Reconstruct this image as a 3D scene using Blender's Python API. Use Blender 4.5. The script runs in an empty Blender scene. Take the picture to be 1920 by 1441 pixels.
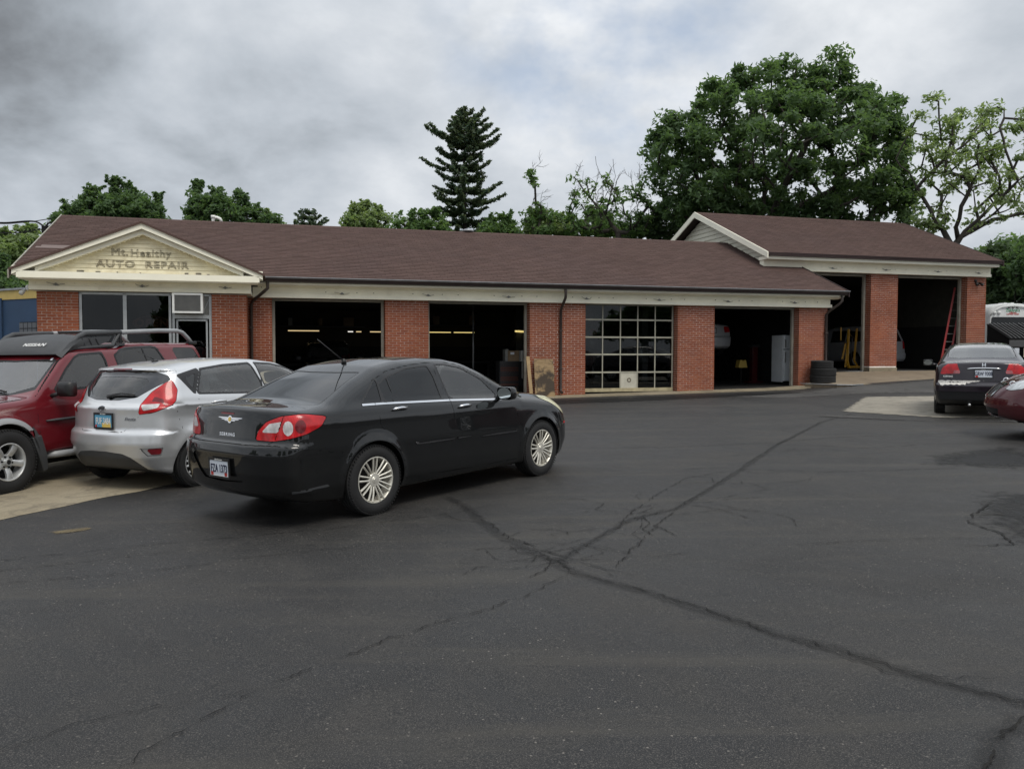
import bpy, bmesh, math, random
import numpy as np
from mathutils import Vector, Matrix, Euler
R = math.radians
rng = np.random.RandomState(7); random.seed(7)
S = bpy.context.scene
# ---------------------------------------------------------------- camera
cam = bpy.data.cameras.new('camera'); camera = bpy.data.objects.new('camera', cam); S.collection.objects.link(camera)
cam.sensor_width = 36; cam.lens = 1548 / 1920 * 36; cam.clip_end = 2000; cam.clip_start = .05
camera.matrix_world = Matrix.Translation((0, 0, 1.6)) @ Matrix.Rotation(R(90 - 2.4), 4, 'X') @ Matrix.Rotation(R(.1), 4, 'Z')
S.camera = camera
S.view_settings.view_transform = 'Standard'; S.view_settings.look = 'None'; S.view_settings.gamma = 1
S.view_settings.use_curve_mapping = False; S.view_settings.exposure = 0.0
S.cycles.max_bounces = 8; S.cycles.transparent_max_bounces = 24
# ---------------------------------------------------------------- sky: overcast, sun behind cloud, high and to the right
SUN_EL, SUN_AZ = 58, 35          # azimuth measured from the camera's left-behind
W = bpy.data.worlds.new('World'); S.world = W; W.use_nodes = True
nt = W.node_tree; nt.nodes.clear()
def N_(tree, t, **k):
    n = tree.nodes.new(t)
    for a, b in k.items(): setattr(n, a, b)
    return n
def LK(tree, a, b): tree.links.new(a, b)
wo = N_(nt, 'ShaderNodeOutputWorld'); wb = N_(nt, 'ShaderNodeBackground')
sky = N_(nt, 'ShaderNodeTexSky', sky_type='NISHITA', sun_disc=False, sun_elevation=R(SUN_EL), sun_rotation=R(200))
tc = N_(nt, 'ShaderNodeTexCoord'); sx = N_(nt, 'ShaderNodeSeparateXYZ'); LK(nt, tc.outputs['Generated'], sx.inputs[0])
def M(tree, op, a, b=None, clamp=False):
    n = N_(tree, 'ShaderNodeMath', operation=op, use_clamp=clamp)
    for i, v in enumerate((a, b)):
        if v is None: continue
        if isinstance(v, (int, float)): n.inputs[i].default_value = v
        else: LK(tree, v, n.inputs[i])
    return n.outputs[0]
zc = M(nt, 'ADD', M(nt, 'MAXIMUM', sx.outputs[2], 0.0), 0.50)
cx = N_(nt, 'ShaderNodeCombineXYZ'); LK(nt, M(nt, 'DIVIDE', sx.outputs[0], zc), cx.inputs[0]); LK(nt, M(nt, 'DIVIDE', sx.outputs[1], zc), cx.inputs[1])
def noise(tree, vec, scale, detail=5, rough=.55, dist=0.0, dims='3D'):
    n = N_(tree, 'ShaderNodeTexNoise', noise_dimensions=dims); n.inputs['Scale'].default_value = scale; n.inputs['Detail'].default_value = detail
    n.inputs['Roughness'].default_value = rough; n.inputs['Distortion'].default_value = dist
    if vec is not None: LK(tree, vec, n.inputs['Vector'])
    return n
def ramp(tree, fac, stops, interp='LINEAR'):
    n = N_(tree, 'ShaderNodeValToRGB'); n.color_ramp.interpolation = interp
    while len(n.color_ramp.elements) < len(stops): n.color_ramp.elements.new(.5)
    for e, (p, c) in zip(n.color_ramp.elements, stops):
        e.position = p; e.color = (c, c, c, 1) if isinstance(c, (int, float)) else (*c, 1)
    LK(tree, fac, n.inputs[0]); return n.outputs[0]
def mixc(tree, fac, a, b, mode='MIX'):
    n = N_(tree, 'ShaderNodeMix', data_type='RGBA', blend_type=mode)
    for i, v in ((0, fac), (6, a), (7, b)):
        if isinstance(v, (int, float)): n.inputs[i].default_value = v if i == 0 else (v, v, v, 1)
        elif isinstance(v, tuple): n.inputs[i].default_value = (*v, 1)
        else: LK(tree, v, n.inputs[i])
    return n.outputs[2]
n1 = noise(nt, cx.outputs[0], 1.25, 5, .5, .2); n2 = noise(nt, cx.outputs[0], 3.6, 6, .58, .15)
nsum = M(nt, 'ADD', M(nt, 'MULTIPLY', n1.outputs[0], .55), M(nt, 'MULTIPLY', n2.outputs[0], .45))
# a heavier bank of cloud to the upper left, thinner cloud to the right
def lobe(dx, dy, dz, p0, p1):
    d = Vector((dx, dy, dz)).normalized()
    vm = N_(nt, 'ShaderNodeVectorMath', operation='DOT_PRODUCT'); vm.inputs[1].default_value = d; LK(nt, tc.outputs['Generated'], vm.inputs[0])
    mr = N_(nt, 'ShaderNodeMapRange', interpolation_type='SMOOTHSTEP'); mr.inputs[1].default_value = p0; mr.inputs[2].default_value = p1
    LK(nt, vm.outputs['Value'], mr.inputs[0]); return mr.outputs[0]
bank = lobe(-.66, 1, .50, .974, .9995)
veil = lobe(.60, .95, .34, .86, .99)
low = lobe(-.35, 1, .16, .90, 1.0)
v = M(nt, 'SUBTRACT', nsum, M(nt, 'MULTIPLY', bank, .20)); v = M(nt, 'ADD', v, M(nt, 'MULTIPLY', veil, .05)); v = M(nt, 'SUBTRACT', v, M(nt, 'MULTIPLY', low, .035))
cl = ramp(nt, v, [(.14, (.10, .11, .125)), (.26, (.20, .215, .235)), (.36, (.40, .44, .485)), (.43, (.53, .575, .63)), (.50, (.65, .69, .74)), (.61, (.88, .905, .935))])
zen = N_(nt, 'ShaderNodeMapRange'); zen.inputs[1].default_value = .35; zen.inputs[2].default_value = 1; zen.inputs[3].default_value = 1.0; zen.inputs[4].default_value = 1.7
LK(nt, sx.outputs[2], zen.inputs[0])
cl = mixc(nt, 1.0, cl, zen.outputs[0], 'MULTIPLY')
# thin gaps where blue sky comes through
gap = ramp(nt, noise(nt, cx.outputs[0], 1.3, 4, .5).outputs[0], [(.60, 0.0), (.72, 1.0)])
skyc = mixc(nt, 1.0, sky.outputs[0], (.10, .10, .10), 'MULTIPLY')
thin = M(nt, 'MULTIPLY', lobe(.10, 1, .42, .975, .998), ramp(nt, noise(nt, cx.outputs[0], 4.0, 5, .6).outputs[0], [(.40, 0.), (.60, 1.)]))
skyc = mixc(nt, .5, skyc, (.50, .64, .86))
fin = mixc(nt, M(nt, 'ADD', M(nt, 'MULTIPLY', gap, .3), M(nt, 'MULTIPLY', thin, .6), True), cl, skyc)
LK(nt, fin, wb.inputs[0]); wb.inputs[1].default_value = 1.0
LK(nt, wb.outputs[0], wo.inputs[0])
sl = bpy.data.lights.new('sun', 'SUN'); sun = bpy.data.objects.new('sun', sl); S.collection.objects.link(sun)
sl.energy = 1.8; sl.angle = R(25); sl.color = (1, .94, .84)
sun.rotation_euler = Vector((.35, -.55, 1.0)).normalized().to_track_quat('Z', 'Y').to_euler()
# ---------------------------------------------------------------- materials
MATS = {}
def newmat(name):
    m = bpy.data.materials.new(name); m.use_nodes = True; t = m.node_tree
    b = t.nodes['Principled BSDF']; MATS[name] = m
    return m, t, b
def setp(b, **k):
    names = dict(col='Base Color', rough='Roughness', metal='Metallic', coat='Coat Weight', crough='Coat Roughness', spec='Specular IOR Level', trans='Transmission Weight', ior='IOR', alpha='Alpha', emis='Emission Strength', ecol='Emission Color', sub='Subsurface Weight')
    for a, v in k.items():
        i = b.inputs[names[a]]
        i.default_value = (*v, 1) if isinstance(v, tuple) else v
def simple(name, col, rough=.6, metal=0., bump=0., bscale=60., var=0., vscale=4., **k):
    m, t, b = newmat(name); setp(b, col=col, rough=rough, metal=metal, **k)
    tc = N_(t, 'ShaderNodeTexCoord')
    if var:
        n = noise(t, tc.outputs['Object'], vscale, 5, .6)
        c = mixc(t, ramp(t, n.outputs[0], [(.3, 0.), (.7, 1.)]), tuple(x * (1 - var) for x in col), tuple(min(1, x * (1 + var)) for x in col))
        LK(t, c, b.inputs['Base Color'])
    if bump:
        n = noise(t, tc.outputs['Object'], bscale, 4, .6)
        bp = N_(t, 'ShaderNodeBump'); bp.inputs['Strength'].default_value = bump; bp.inputs['Distance'].default_value = .01
        LK(t, n.outputs[0], bp.inputs['Height']); LK(t, bp.outputs[0], b.inputs['Normal'])
    return m
def attrvar(name, cols, rough=.8, dirt=None, bump=.3, bscale=80, mscale=1.5, mvar=.25, spec=.3, attr='rnd'):
    """colour picked per piece from attribute, with large soft variation"""
    m, t, b = newmat(name); setp(b, rough=rough, spec=spec)
    at = N_(t, 'ShaderNodeAttribute', attribute_name=attr)
    c = ramp(t, at.outputs['Fac'], [(i / max(1, len(cols) - 1), x) for i, x in enumerate(cols)])
    tc = N_(t, 'ShaderNodeNewGeometry')
    n = noise(t, tc.outputs['Position'], mscale, 5, .6)
    c = mixc(t, 1.0, c, ramp(t, n.outputs[0], [(.3, 1 - mvar), (.7, 1 + mvar * .6)]), 'MULTIPLY')
    if dirt:
        n3 = noise(t, tc.outputs['Position'], dirt[1], 6, .65, .3)
        c = mixc(t, ramp(t, n3.outputs[0], [(dirt[2], 0.), (dirt[3], dirt[4])]), c, dirt[0])
    LK(t, c, b.inputs['Base Color'])
    n2 = noise(t, tc.outputs['Position'], bscale, 3, .6)
    bp = N_(t, 'ShaderNodeBump'); bp.inputs['Strength'].default_value = bump; bp.inputs['Distance'].default_value = .005
    LK(t, n2.outputs[0], bp.inputs['Height']); LK(t, bp.outputs[0], b.inputs['Normal'])
    return m
def paint(name, col, metal=0., rough=.35, coat=1., crough=.015, spec=.3, dust=.15, dustc=(.16, .14, .12), flake=0.):
    m, t, b = newmat(name); setp(b, metal=metal, rough=rough, coat=coat, crough=crough, spec=spec)
    g = N_(t, 'ShaderNodeNewGeometry'); tc = N_(t, 'ShaderNodeTexCoord')
    n = noise(t, tc.outputs['Object'], 2.2, 6, .65, .2)
    so = N_(t, 'ShaderNodeSeparateXYZ'); LK(t, tc.outputs['Object'], so.inputs[0])
    lowz = N_(t, 'ShaderNodeMapRange'); lowz.inputs[1].default_value = .75; lowz.inputs[2].default_value = .2; LK(t, so.outputs[2], lowz.inputs[0])
    dm = M(t, 'MULTIPLY', ramp(t, n.outputs[0], [(.35, .25), (.7, 1.)]), M(t, 'ADD', M(t, 'MULTIPLY', lowz.outputs[0], .8), .2))
    dm = M(t, 'MULTIPLY', dm, dust, True)
    c = mixc(t, dm, col, dustc)
    c = mixc(t, g.outputs['Backfacing'], c, (.05, .05, .05))
    LK(t, c, b.inputs['Base Color'])
    LK(t, M(t, 'ADD', M(t, 'MULTIPLY', dm, .35), crough, True), b.inputs['Coat Roughness'])
    return m
def glassmat(name, tint, rough=.0, f=1.0, haze=0.):
    m, t, b = newmat(name); t.nodes.remove(b); o = t.nodes['Material Output']
    tr = N_(t, 'ShaderNodeBsdfTransparent'); tr.inputs[0].default_value = (*tint, 1)
    gl = N_(t, 'ShaderNodeBsdfGlossy'); gl.inputs['Roughness'].default_value = rough; gl.inputs[0].default_value = (1, 1, 1, 1)
    fr = N_(t, 'ShaderNodeFresnel'); fr.inputs[0].default_value = 1.52
    tc = N_(t, 'ShaderNodeTexCoord'); n = noise(t, tc.outputs['Object'], 3, 3, .5)
    bp = N_(t, 'ShaderNodeBump'); bp.inputs['Strength'].default_value = .012; bp.inputs['Distance'].default_value = .02
    LK(t, n.outputs[0], bp.inputs['Height']); LK(t, bp.outputs[0], gl.inputs['Normal'])
    mx = N_(t, 'ShaderNodeMixShader'); LK(t, M(t, 'MULTIPLY', fr.outputs[0], f, True), mx.inputs[0]); LK(t, tr.outputs[0], mx.inputs[1]); LK(t, gl.outputs[0], mx.inputs[2])
    if haze:      # a film of dust on the outside
        df = N_(t, 'ShaderNodeBsdfDiffuse'); df.inputs[0].default_value = (.6, .6, .58, 1); m2 = N_(t, 'ShaderNodeMixShader'); LK(t, M(t, 'MULTIPLY', n.outputs[0], haze * 2), m2.inputs[0]); LK(t, mx.outputs[0], m2.inputs[1]); LK(t, df.outputs[0], m2.inputs[2]); mx = m2
    LK(t, mx.outputs[0], o.inputs[0]); return m
def lens(name, col, rough=.08):
    m, t, b = newmat(name); setp(b, col=col, rough=.35, coat=.6, crough=rough, spec=.3)
    tc = N_(t, 'ShaderNodeTexCoord'); w = N_(t, 'ShaderNodeTexWave'); w.inputs['Scale'].default_value = 22; w.inputs['Distortion'].default_value = .4
    LK(t, tc.outputs['Object'], w.inputs['Vector'])
    n = noise(t, tc.outputs['Object'], 9, 3, .6)
    c = mixc(t, ramp(t, n.outputs[0], [(.35, 0.), (.65, 1.)]), tuple(x * .65 for x in col), tuple(min(1, x * 1.2) for x in col))
    c = mixc(t, M(t, 'MULTIPLY', w.outputs[0], .25), c, tuple(x * .5 for x in col))
    LK(t, c, b.inputs['Base Color']); return m
MK = {}
paint('paint_black', (.003, .0035, .004), rough=.5, dust=.06, dustc=(.09, .085, .075), crough=.008, spec=.12)
paint('paint_silver', (.64, .65, .66), metal=.62, rough=.33, dust=.12, coat=.8)
paint('paint_maroon', (.135, .006, .012), metal=.1, rough=.35, dust=.10, dustc=(.16, .10, .08), crough=.06)
paint('paint_plum', (.013, .008, .014), metal=.2, rough=.3, dust=.1, dustc=(.10, .09, .09))
paint('paint_cherry', (.07, .004, .009), metal=.25, rough=.3, dust=.1)
paint('paint_garage_silver', (.62, .64, .67), metal=.3, rough=.35, dust=.1)
paint('paint_dark', (.008, .010, .012), rough=.4, dust=.3)
glassmat('glass_tinted', (.04, .045, .05), f=1.15); glassmat('glass_clear', (.80, .85, .84), f=1.9, haze=.05); glassmat('glass_smoke', (.40, .44, .45), f=1.6, haze=.02)
glassmat('glass_privacy', (.06, .06, .065), f=1.3); glassmat('glass_building', (.30, .33, .33), f=.75)
lens('lens_red', (.50, .008, .012)); lens('lens_white', (.62, .60, .60)); lens('lens_darkred', (.16, .006, .012)); lens('lens_amber', (.6, .16, .03))
lens('lens_clear', (.55, .58, .60), .04)
simple('rubber', (.011, .011, .0115), .8, bump=.5, bscale=70, var=.3)
simple('black_plastic', (.012, .012, .013), .45, bump=.1, bscale=200)
simple('grey_plastic', (.045, .047, .05), .55, bump=.15, bscale=200, var=.15)
simple('silver_plastic', (.28, .29, .30), .4, var=.1)
simple('gap_black', (.002, .002, .002), .9)
simple('chrome', (.75, .76, .78), .09, 1.0)
simple('alloy', (.66, .635, .56), .36, .55, var=.18, vscale=12)
simple('alloy_grey', (.56, .57, .57), .36, .6, var=.15, vscale=10)
simple('seat_cloth', (.085, .085, .085), .9, bump=.2)
simple('white_paint', (.72, .72, .70), .45, var=.05)
simple('plate_white', (.62, .66, .72), .4, var=.06, vscale=20)
simple('plate_blue', (.10, .33, .50), .4)
simple('plate_yellow', (.70, .50, .12), .5)
simple('plate_ink', (.01, .015, .05), .5)
simple('red_print', (.45, .03, .02), .5)
simple('mirror_glass', (.8, .85, .82), .02, 1.0)
# ---------------------------------------------------------------- geometry helpers
class G:
    """collects faces; build() links ONE mesh object"""
    def __init__(s): s.v = []; s.f = []; s.mi = []; s.r = []; s.n = 0
    def add(s, V, F, mi=0, r=None):
        V = np.asarray(V, float).reshape(-1, 3); s.v.append(V)
        for f in F: s.f.append([int(i) + s.n for i in f]); s.mi.append(mi); s.r.append(.5 if r is None else r)
        s.n += len(V)
    def box(s, x0, x1, y0, y1, z0, z1, mi=0, r=None, m=None):
        V = np.array([(x, y, z) for x in (x0, x1) for y in (y0, y1) for z in (z0, z1)], float)
        if m is not None: V = np.array([tuple(m @ Vector(v)) for v in V])
        s.add(V, [(0, 1, 3, 2), (4, 6, 7, 5), (0, 4, 5, 1), (2, 3, 7, 6), (0, 2, 6, 4), (1, 5, 7, 3)], mi, r)
    def cbox(s, c, d, mi=0, r=None, m=None):
        s.box(c[0] - d[0] / 2, c[0] + d[0] / 2, c[1] - d[1] / 2, c[1] + d[1] / 2, c[2] - d[2] / 2, c[2] + d[2] / 2, mi, r, m)
    def tube(s, pts, rad, n=8, mi=0, caps=True, r=None, flat=1.0):
        P = np.array(pts, float); m = len(P); rad = np.broadcast_to(np.array(rad, float), (m,))
        T = np.gradient(P, axis=0); T /= np.maximum(np.linalg.norm(T, axis=1, keepdims=True), 1e-9)
        up = np.array([0, 0, 1.]) if abs(T[0, 2]) < .9 else np.array([1., 0, 0])
        V = []; a = np.arange(n) * 2 * np.pi / n; U = np.cross(T[0], up); U /= np.linalg.norm(U)
        for i in range(m):
            U = U - T[i] * (U @ T[i]); U /= max(np.linalg.norm(U), 1e-9); B = np.cross(T[i], U)
            V.append(P[i] + rad[i] * (np.cos(a)[:, None] * U + np.sin(a)[:, None] * B * flat))
        V = np.concatenate(V); F = []
        for i in range(m - 1):
            for j in range(n):
                k = (j + 1) % n; F.append((i * n + j, i * n + k, (i + 1) * n + k, (i + 1) * n + j))
        if caps: F.append(tuple(range(n))[::-1]); F.append(tuple((m - 1) * n + j for j in range(n)))
        s.add(V, F, mi, r)
    def lathe(s, prof, n=32, axis='y', c=(0, 0, 0), mi=0, close=False, r=None):
        """prof: (radius, along-axis)"""
        a = np.arange(n) * 2 * np.pi / n; V = []
        for (q, h) in prof:
            X = q * np.cos(a); Z = q * np.sin(a); H_ = np.full(n, h)
            V.append({'y': np.stack([X, H_, Z], 1), 'z': np.stack([X, Z, H_], 1), 'x': np.stack([H_, X, Z], 1)}[axis])
        V = np.concatenate(V) + np.array(c); F = []; m = len(prof)
        for i in range(m if close else m - 1):
            i2 = (i + 1) % m
            for j in range(n):
                k = (j + 1) % n; F.append((i * n + j, i2 * n + j, i2 * n + k, i * n + k))
        s.add(V, F, mi, r)
    def disc(s, rad, h, n=24, axis='y', c=(0, 0, 0), mi=0):
        a = np.arange(n) * 2 * np.pi / n; X = rad * np.cos(a); Z = rad * np.sin(a); H_ = np.full(n, h)
        V = {'y': np.stack([X, H_, Z], 1), 'z': np.stack([X, Z, H_], 1), 'x': np.stack([H_, X, Z], 1)}[axis] + np.array(c)
        s.add(V, [tuple(range(n))], mi)
    def prism(s, poly, h0, h1, plane='xz', mi=0, r=None):
        """extrude polygon; plane xz -> along y, yz -> along x, xy -> along z"""
        n = len(poly)
        def put(p, h): return {'xz': (p[0], h, p[1]), 'yz': (h, p[0], p[1]), 'xy': (p[0], p[1], h)}[plane]
        V = [put(p, h0) for p in poly] + [put(p, h1) for p in poly]
        F = [tuple(range(n)), tuple(range(2 * n - 1, n - 1, -1))] + [(i, n + i, n + (i + 1) % n, (i + 1) % n) for i in range(n)]
        s.add(V, F, mi, r)
    def mesh(s, name, smooth=False):
        me = bpy.data.meshes.new(name); V = np.concatenate(s.v) if s.v else np.zeros((0, 3))
        me.from_pydata(V.tolist(), [], s.f)
        me.polygons.foreach_set('material_index', s.mi)
        if smooth: me.polygons.foreach_set('use_smooth', [True] * len(s.f))
        at = me.attributes.new('rnd', 'FLOAT', 'FACE'); at.data.foreach_set('value', s.r)
        me.update(); return me
    def build(s, name, mats, parent=None, smooth=False, recalc=True, autosmooth=None, **k):
        me = s.mesh(name, smooth)
        if recalc:
            bm = bmesh.new(); bm.from_mesh(me); bmesh.ops.recalc_face_normals(bm, faces=bm.faces[:]); bm.to_mesh(me); bm.free()
        if autosmooth: me.set_sharp_from_angle(angle=R(autosmooth))
        for m in (mats if isinstance(mats, (list, tuple)) else [mats]): me.materials.append(MATS[m] if isinstance(m, str) else m)
        return link(name, me, parent, **k)
def link(name, data, parent=None, loc=None, rot=None, **props):
    o = bpy.data.objects.new(name, data); S.collection.objects.link(o)
    if parent is not None: o.parent = parent
    if loc is not None: o.location = loc
    if rot is not None: o.rotation_euler = rot
    for k, v in props.items():
        if v is not None: o[k] = v
    return o
def thing(name, label, cat, loc=(0, 0, 0), rz=0, group=None):
    return link(name, None, None, loc, (0, 0, rz), label=label, category=cat, group=group)
def bevel(o, w=.01, seg=2, ang=35):
    m = o.modifiers.new('bevel', 'BEVEL'); m.width = w; m.segments = seg; m.limit_method = 'ANGLE'; m.angle_limit = R(ang)
    for p in o.data.polygons: p.use_smooth = True
    o.data.set_sharp_from_angle(angle=R(40))
    return o
def text_geo(txt, size=1.0, extrude=0.0, outline=0.0, xs=1.0, space=1.0, shear=0.0, bold=0.0):
    """verts, faces of text centred on its box; x right, y up, z towards the reader"""
    cu = bpy.data.curves.new('t', 'FONT'); cu.body = txt; cu.size = size; cu.extrude = extrude; cu.space_character = space; cu.shear = shear
    cu.align_x = 'CENTER'; cu.align_y = 'CENTER'; cu.resolution_u = 3; cu.offset = bold
    if outline: cu.fill_mode = 'NONE'; cu.bevel_depth = outline; cu.bevel_resolution = 0
    o = bpy.data.objects.new('t', cu); S.collection.objects.link(o)
    dg = bpy.context.evaluated_depsgraph_get(); me = o.evaluated_get(dg).to_mesh()
    V = np.empty(len(me.vertices) * 3); me.vertices.foreach_get('co', V); V = V.reshape(-1, 3).copy(); V[:, 0] *= xs
    F = [tuple(p.vertices) for p in me.polygons]
    o.evaluated_get(dg).to_mesh_clear(); bpy.data.objects.remove(o); bpy.data.curves.remove(cu)
    return V, F
def ground(x, y):
    """height of the lot: a gentle slope up towards the shop and to the right"""
    x = np.asarray(x, float); y = np.asarray(y, float)
    yy = np.minimum(y, 42.); xx = np.clip(x, -40, 40)
    s = lambda t: np.clip(t, 0, 1) ** 2 * (3 - 2 * np.clip(t, 0, 1))
    return .01 + .016 * xx + .0135 * (yy - 8) + .15 * s((x - 8.6) / 2.0) * s((y - 21.5) / 3.2) * s((34 - y) / 3)
# ---------------------------------------------------------------- vehicle bodies: one smooth hull, cut into panels
def tab(pts, sigma=0.03, step=0.005):
    p = np.array(pts, float)
    x = np.arange(p[0, 0], p[-1, 0] + step, step)
    y = np.interp(x, p[:, 0], p[:, 1])
    if sigma > 0:
        n = max(1, int(3 * sigma / step)); k = np.exp(-0.5 * (np.arange(-n, n + 1) * step / sigma) ** 2); k /= k.sum()
        yp = np.concatenate([y[0] - (y[1:n + 1][::-1] - y[0]), y, y[-1] - (y[-n - 1:-1][::-1] - y[-1])])
        y = np.convolve(yp, k, 'valid')
    s = np.gradient(y, step)
    return lambda q: np.interp(q, x, y), lambda q: np.interp(q, x, s)

def smax(a, b, k):
    h = np.maximum(k - np.abs(a - b), 0.0)
    return np.maximum(a, b) + h * h / (4 * k)

class Hull:
    def __init__(s, c):
        s.c = c
        s.top, s.dtop = tab(c['top'], c.get('top_s', 0.035))
        s.plan, _ = tab(c['plan'], 0.08)
        s.belt, _ = tab(c['belt'], 0.08)
        s.offs, s.doffs = tab(c['offs'], c.get('offs_s', 0.02))
        s.rear, s.drear = tab(c['rear'], c.get('rear_s', 0.025))
        s.front, s.dfront = tab(c['front'], 0.03)
        s.bot, _ = tab(c['bot'], 0.03)
        s.k, _ = tab(c['k'], 0.1)
    def __call__(s, P):
        c = s.c
        x, y, z = P[:, 0], P[:, 1], P[:, 2]; a = np.sqrt(y * y + 1e-6)
        an = a / c['hw']
        Ft = (z - s.top(x) + c['crown'] * an ** 2) / np.sqrt(1 + s.dtop(x) ** 2)
        if 'deck' in c:          # top surface falls away towards the corners at nose and tail
            Ft = Ft + c['deck'](x, an)
        q = z - s.belt(x)
        W = s.plan(x) - s.offs(q)
        for wx in c['wheels']:
            d = np.hypot(x - wx, z - c['wz']); r = c['arch']
            W = W + c['flare'] * np.exp(-(np.maximum(d - r, 0) / c.get('flare_w', .07)) ** 2) * (d > r * .5) * (z < s.belt(x) + .02)
        for (cx0, cx1, cz0, cz1, amp, wd) in c.get('crease', []):
            zl = cz0 + (cz1 - cz0) * (x - cx0) / (cx1 - cx0)
            m = np.clip((x - cx0) / .15, 0, 1) * np.clip((cx1 - x) / .15, 0, 1)
            W = W + amp * m * np.exp(-np.abs((z - zl) / wd) ** 1.5)
        Fs = (a - W) / np.sqrt(1 + s.doffs(q) ** 2)
        F = smax(Ft, Fs, s.k(x))
        Fr = (s.rear(z) + c['rcurve'] * an ** c.get('rpow', 3) - x) / np.sqrt(1 + s.drear(z) ** 2)
        F = smax(F, Fr, c['kr'])
        Ff = (x - s.front(z) + c['fcurve'] * an ** c.get('fpow', 3)) / np.sqrt(1 + s.dfront(z) ** 2)
        F = smax(F, Ff, c['kf'])
        return smax(F, s.bot(x) - z, 0.05)
    def grad(s, P, e=0.003):
        g = np.empty_like(P)
        for i in range(3):
            d = np.zeros(3); d[i] = e
            g[:, i] = s(P + d) - s(P - d)
        return g / np.maximum(np.linalg.norm(g, axis=1, keepdims=True), 1e-9)
    def project(s, P, n=3):
        for _ in range(n):
            f = s(P); G = s.grad(P)
            P = P - G * np.clip(f, -.03, .03)[:, None]
        return P

def surface_nets(F, lo, hi, h):
    ax = [np.arange(lo[i], hi[i] + h, h) for i in range(3)]
    nx, ny, nz = map(len, ax)
    X, Y, Z = np.meshgrid(*ax, indexing='ij')
    P = np.stack([X.ravel(), Y.ravel(), Z.ravel()], 1)
    v = np.empty(len(P))
    for i in range(0, len(P), 400000): v[i:i + 400000] = F(P[i:i + 400000])
    v = v.reshape(nx, ny, nz); ins = v < 0
    acc = np.zeros((nx - 1, ny - 1, nz - 1, 3)); cnt = np.zeros((nx - 1, ny - 1, nz - 1))
    quads = []
    for a in range(3):
        s0 = [slice(None)] * 3; s1 = [slice(None)] * 3; s0[a] = slice(0, -1); s1[a] = slice(1, None)
        A, B = v[tuple(s0)], v[tuple(s1)]; cr = (A < 0) != (B < 0)
        I = np.argwhere(cr); t = A[cr] / (A[cr] - B[cr])
        pt = np.stack([ax[d][I[:, d]] for d in range(3)], 1); pt[:, a] += t * h
        b, c = (a + 1) % 3, (a + 2) % 3
        cells = []
        for db, dc in ((0, 0), (1, 0), (1, 1), (0, 1)):
            J = I.copy(); J[:, b] -= db; J[:, c] -= dc
            ok = (J[:, b] >= 0) & (J[:, c] >= 0) & (J[:, b] < acc.shape[b]) & (J[:, c] < acc.shape[c])
            Jk = J[ok]
            np.add.at(acc, (Jk[:, 0], Jk[:, 1], Jk[:, 2]), pt[ok]); np.add.at(cnt, (Jk[:, 0], Jk[:, 1], Jk[:, 2]), 1)
            cells.append((J, ok))
        ok = cells[0][1] & cells[1][1] & cells[2][1] & cells[3][1]
        q = np.stack([np.ravel_multi_index(tuple(np.clip(J, 0, None).T[d] for d in range(3)), cnt.shape, mode='clip') for J, _ in cells], 1)[ok]
        fl = (A[cr] < 0)[ok]
        q = np.where(fl[:, None], q, q[:, ::-1]); quads.append(q)
    Q = np.concatenate(quads); used = np.unique(Q)
    mp = np.full(cnt.size, -1); mp[used] = np.arange(len(used))
    V = (acc.reshape(-1, 3)[used] / cnt.reshape(-1)[used][:, None])
    Q = mp[Q]
    return V, np.concatenate([Q[:, [0, 1, 2]], Q[:, [0, 2, 3]]])

def cut(V, T, L, f, mask):
    """split triangles (where mask) along f=0; returns V,T,L,inside"""
    ft = f[T]; neg = ft < 0; n = neg.sum(1)
    mix = mask & (n > 0) & (n < 3)
    keep = ~mix
    inside = mask & (n == 3)
    M = T[mix]; ng = neg[mix]; ml = L[mix]
    if len(M) == 0: return V, T, L, inside
    lone_neg = ng.sum(1) == 1
    lone = np.where(lone_neg, ng.argmax(1), (~ng).argmax(1))
    r = np.arange(len(M))
    a, b, c = M[r, lone], M[r, (lone + 1) % 3], M[r, (lone + 2) % 3]
    def mid(p, q):
        lo, hi = np.minimum(p, q), np.maximum(p, q)
        return lo.astype(np.int64) * (len(V) + 1) + hi
    kab, kac = mid(a, b), mid(a, c)
    uk, inv = np.unique(np.concatenate([kab, kac]), return_inverse=True)
    p, q = uk // (len(V) + 1), uk % (len(V) + 1)
    t = np.clip(f[p] / (f[p] - f[q]), .02, .98)[:, None]
    NV = V[p] * (1 - t) + V[q] * t
    ab, ac = inv[:len(M)] + len(V), inv[len(M):] + len(V)
    t1 = np.stack([a, ab, ac], 1); t2 = np.stack([ab, b, c], 1); t3 = np.stack([ab, c, ac], 1)
    T2 = np.concatenate([T[keep], t1, t2, t3]); L2 = np.concatenate([L[keep], ml, ml, ml])
    ins = np.concatenate([inside[keep], lone_neg, ~lone_neg, ~lone_neg])
    return np.concatenate([V, NV]), T2, L2, ins

def sd_poly(p, poly):
    """signed distance to closed polygon, negative inside"""
    poly = np.array(poly, float); d = np.full(len(p), 1e9); s = np.zeros(len(p), bool)
    for i in range(len(poly)):
        a, b = poly[i], poly[(i + 1) % len(poly)]; e = b - a; w = p - a
        t = np.clip((w @ e) / max(e @ e, 1e-12), 0, 1)
        d = np.minimum(d, np.hypot(*(w - t[:, None] * e).T))
        c1 = (a[1] <= p[:, 1]) != (b[1] <= p[:, 1])
        with np.errstate(divide='ignore', invalid='ignore'):
            xi = a[0] + (p[:, 1] - a[1]) * e[0] / (e[1] if e[1] != 0 else 1e-12)
        s ^= c1 & (p[:, 0] < xi)
    return np.where(s, -d, d)

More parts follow.
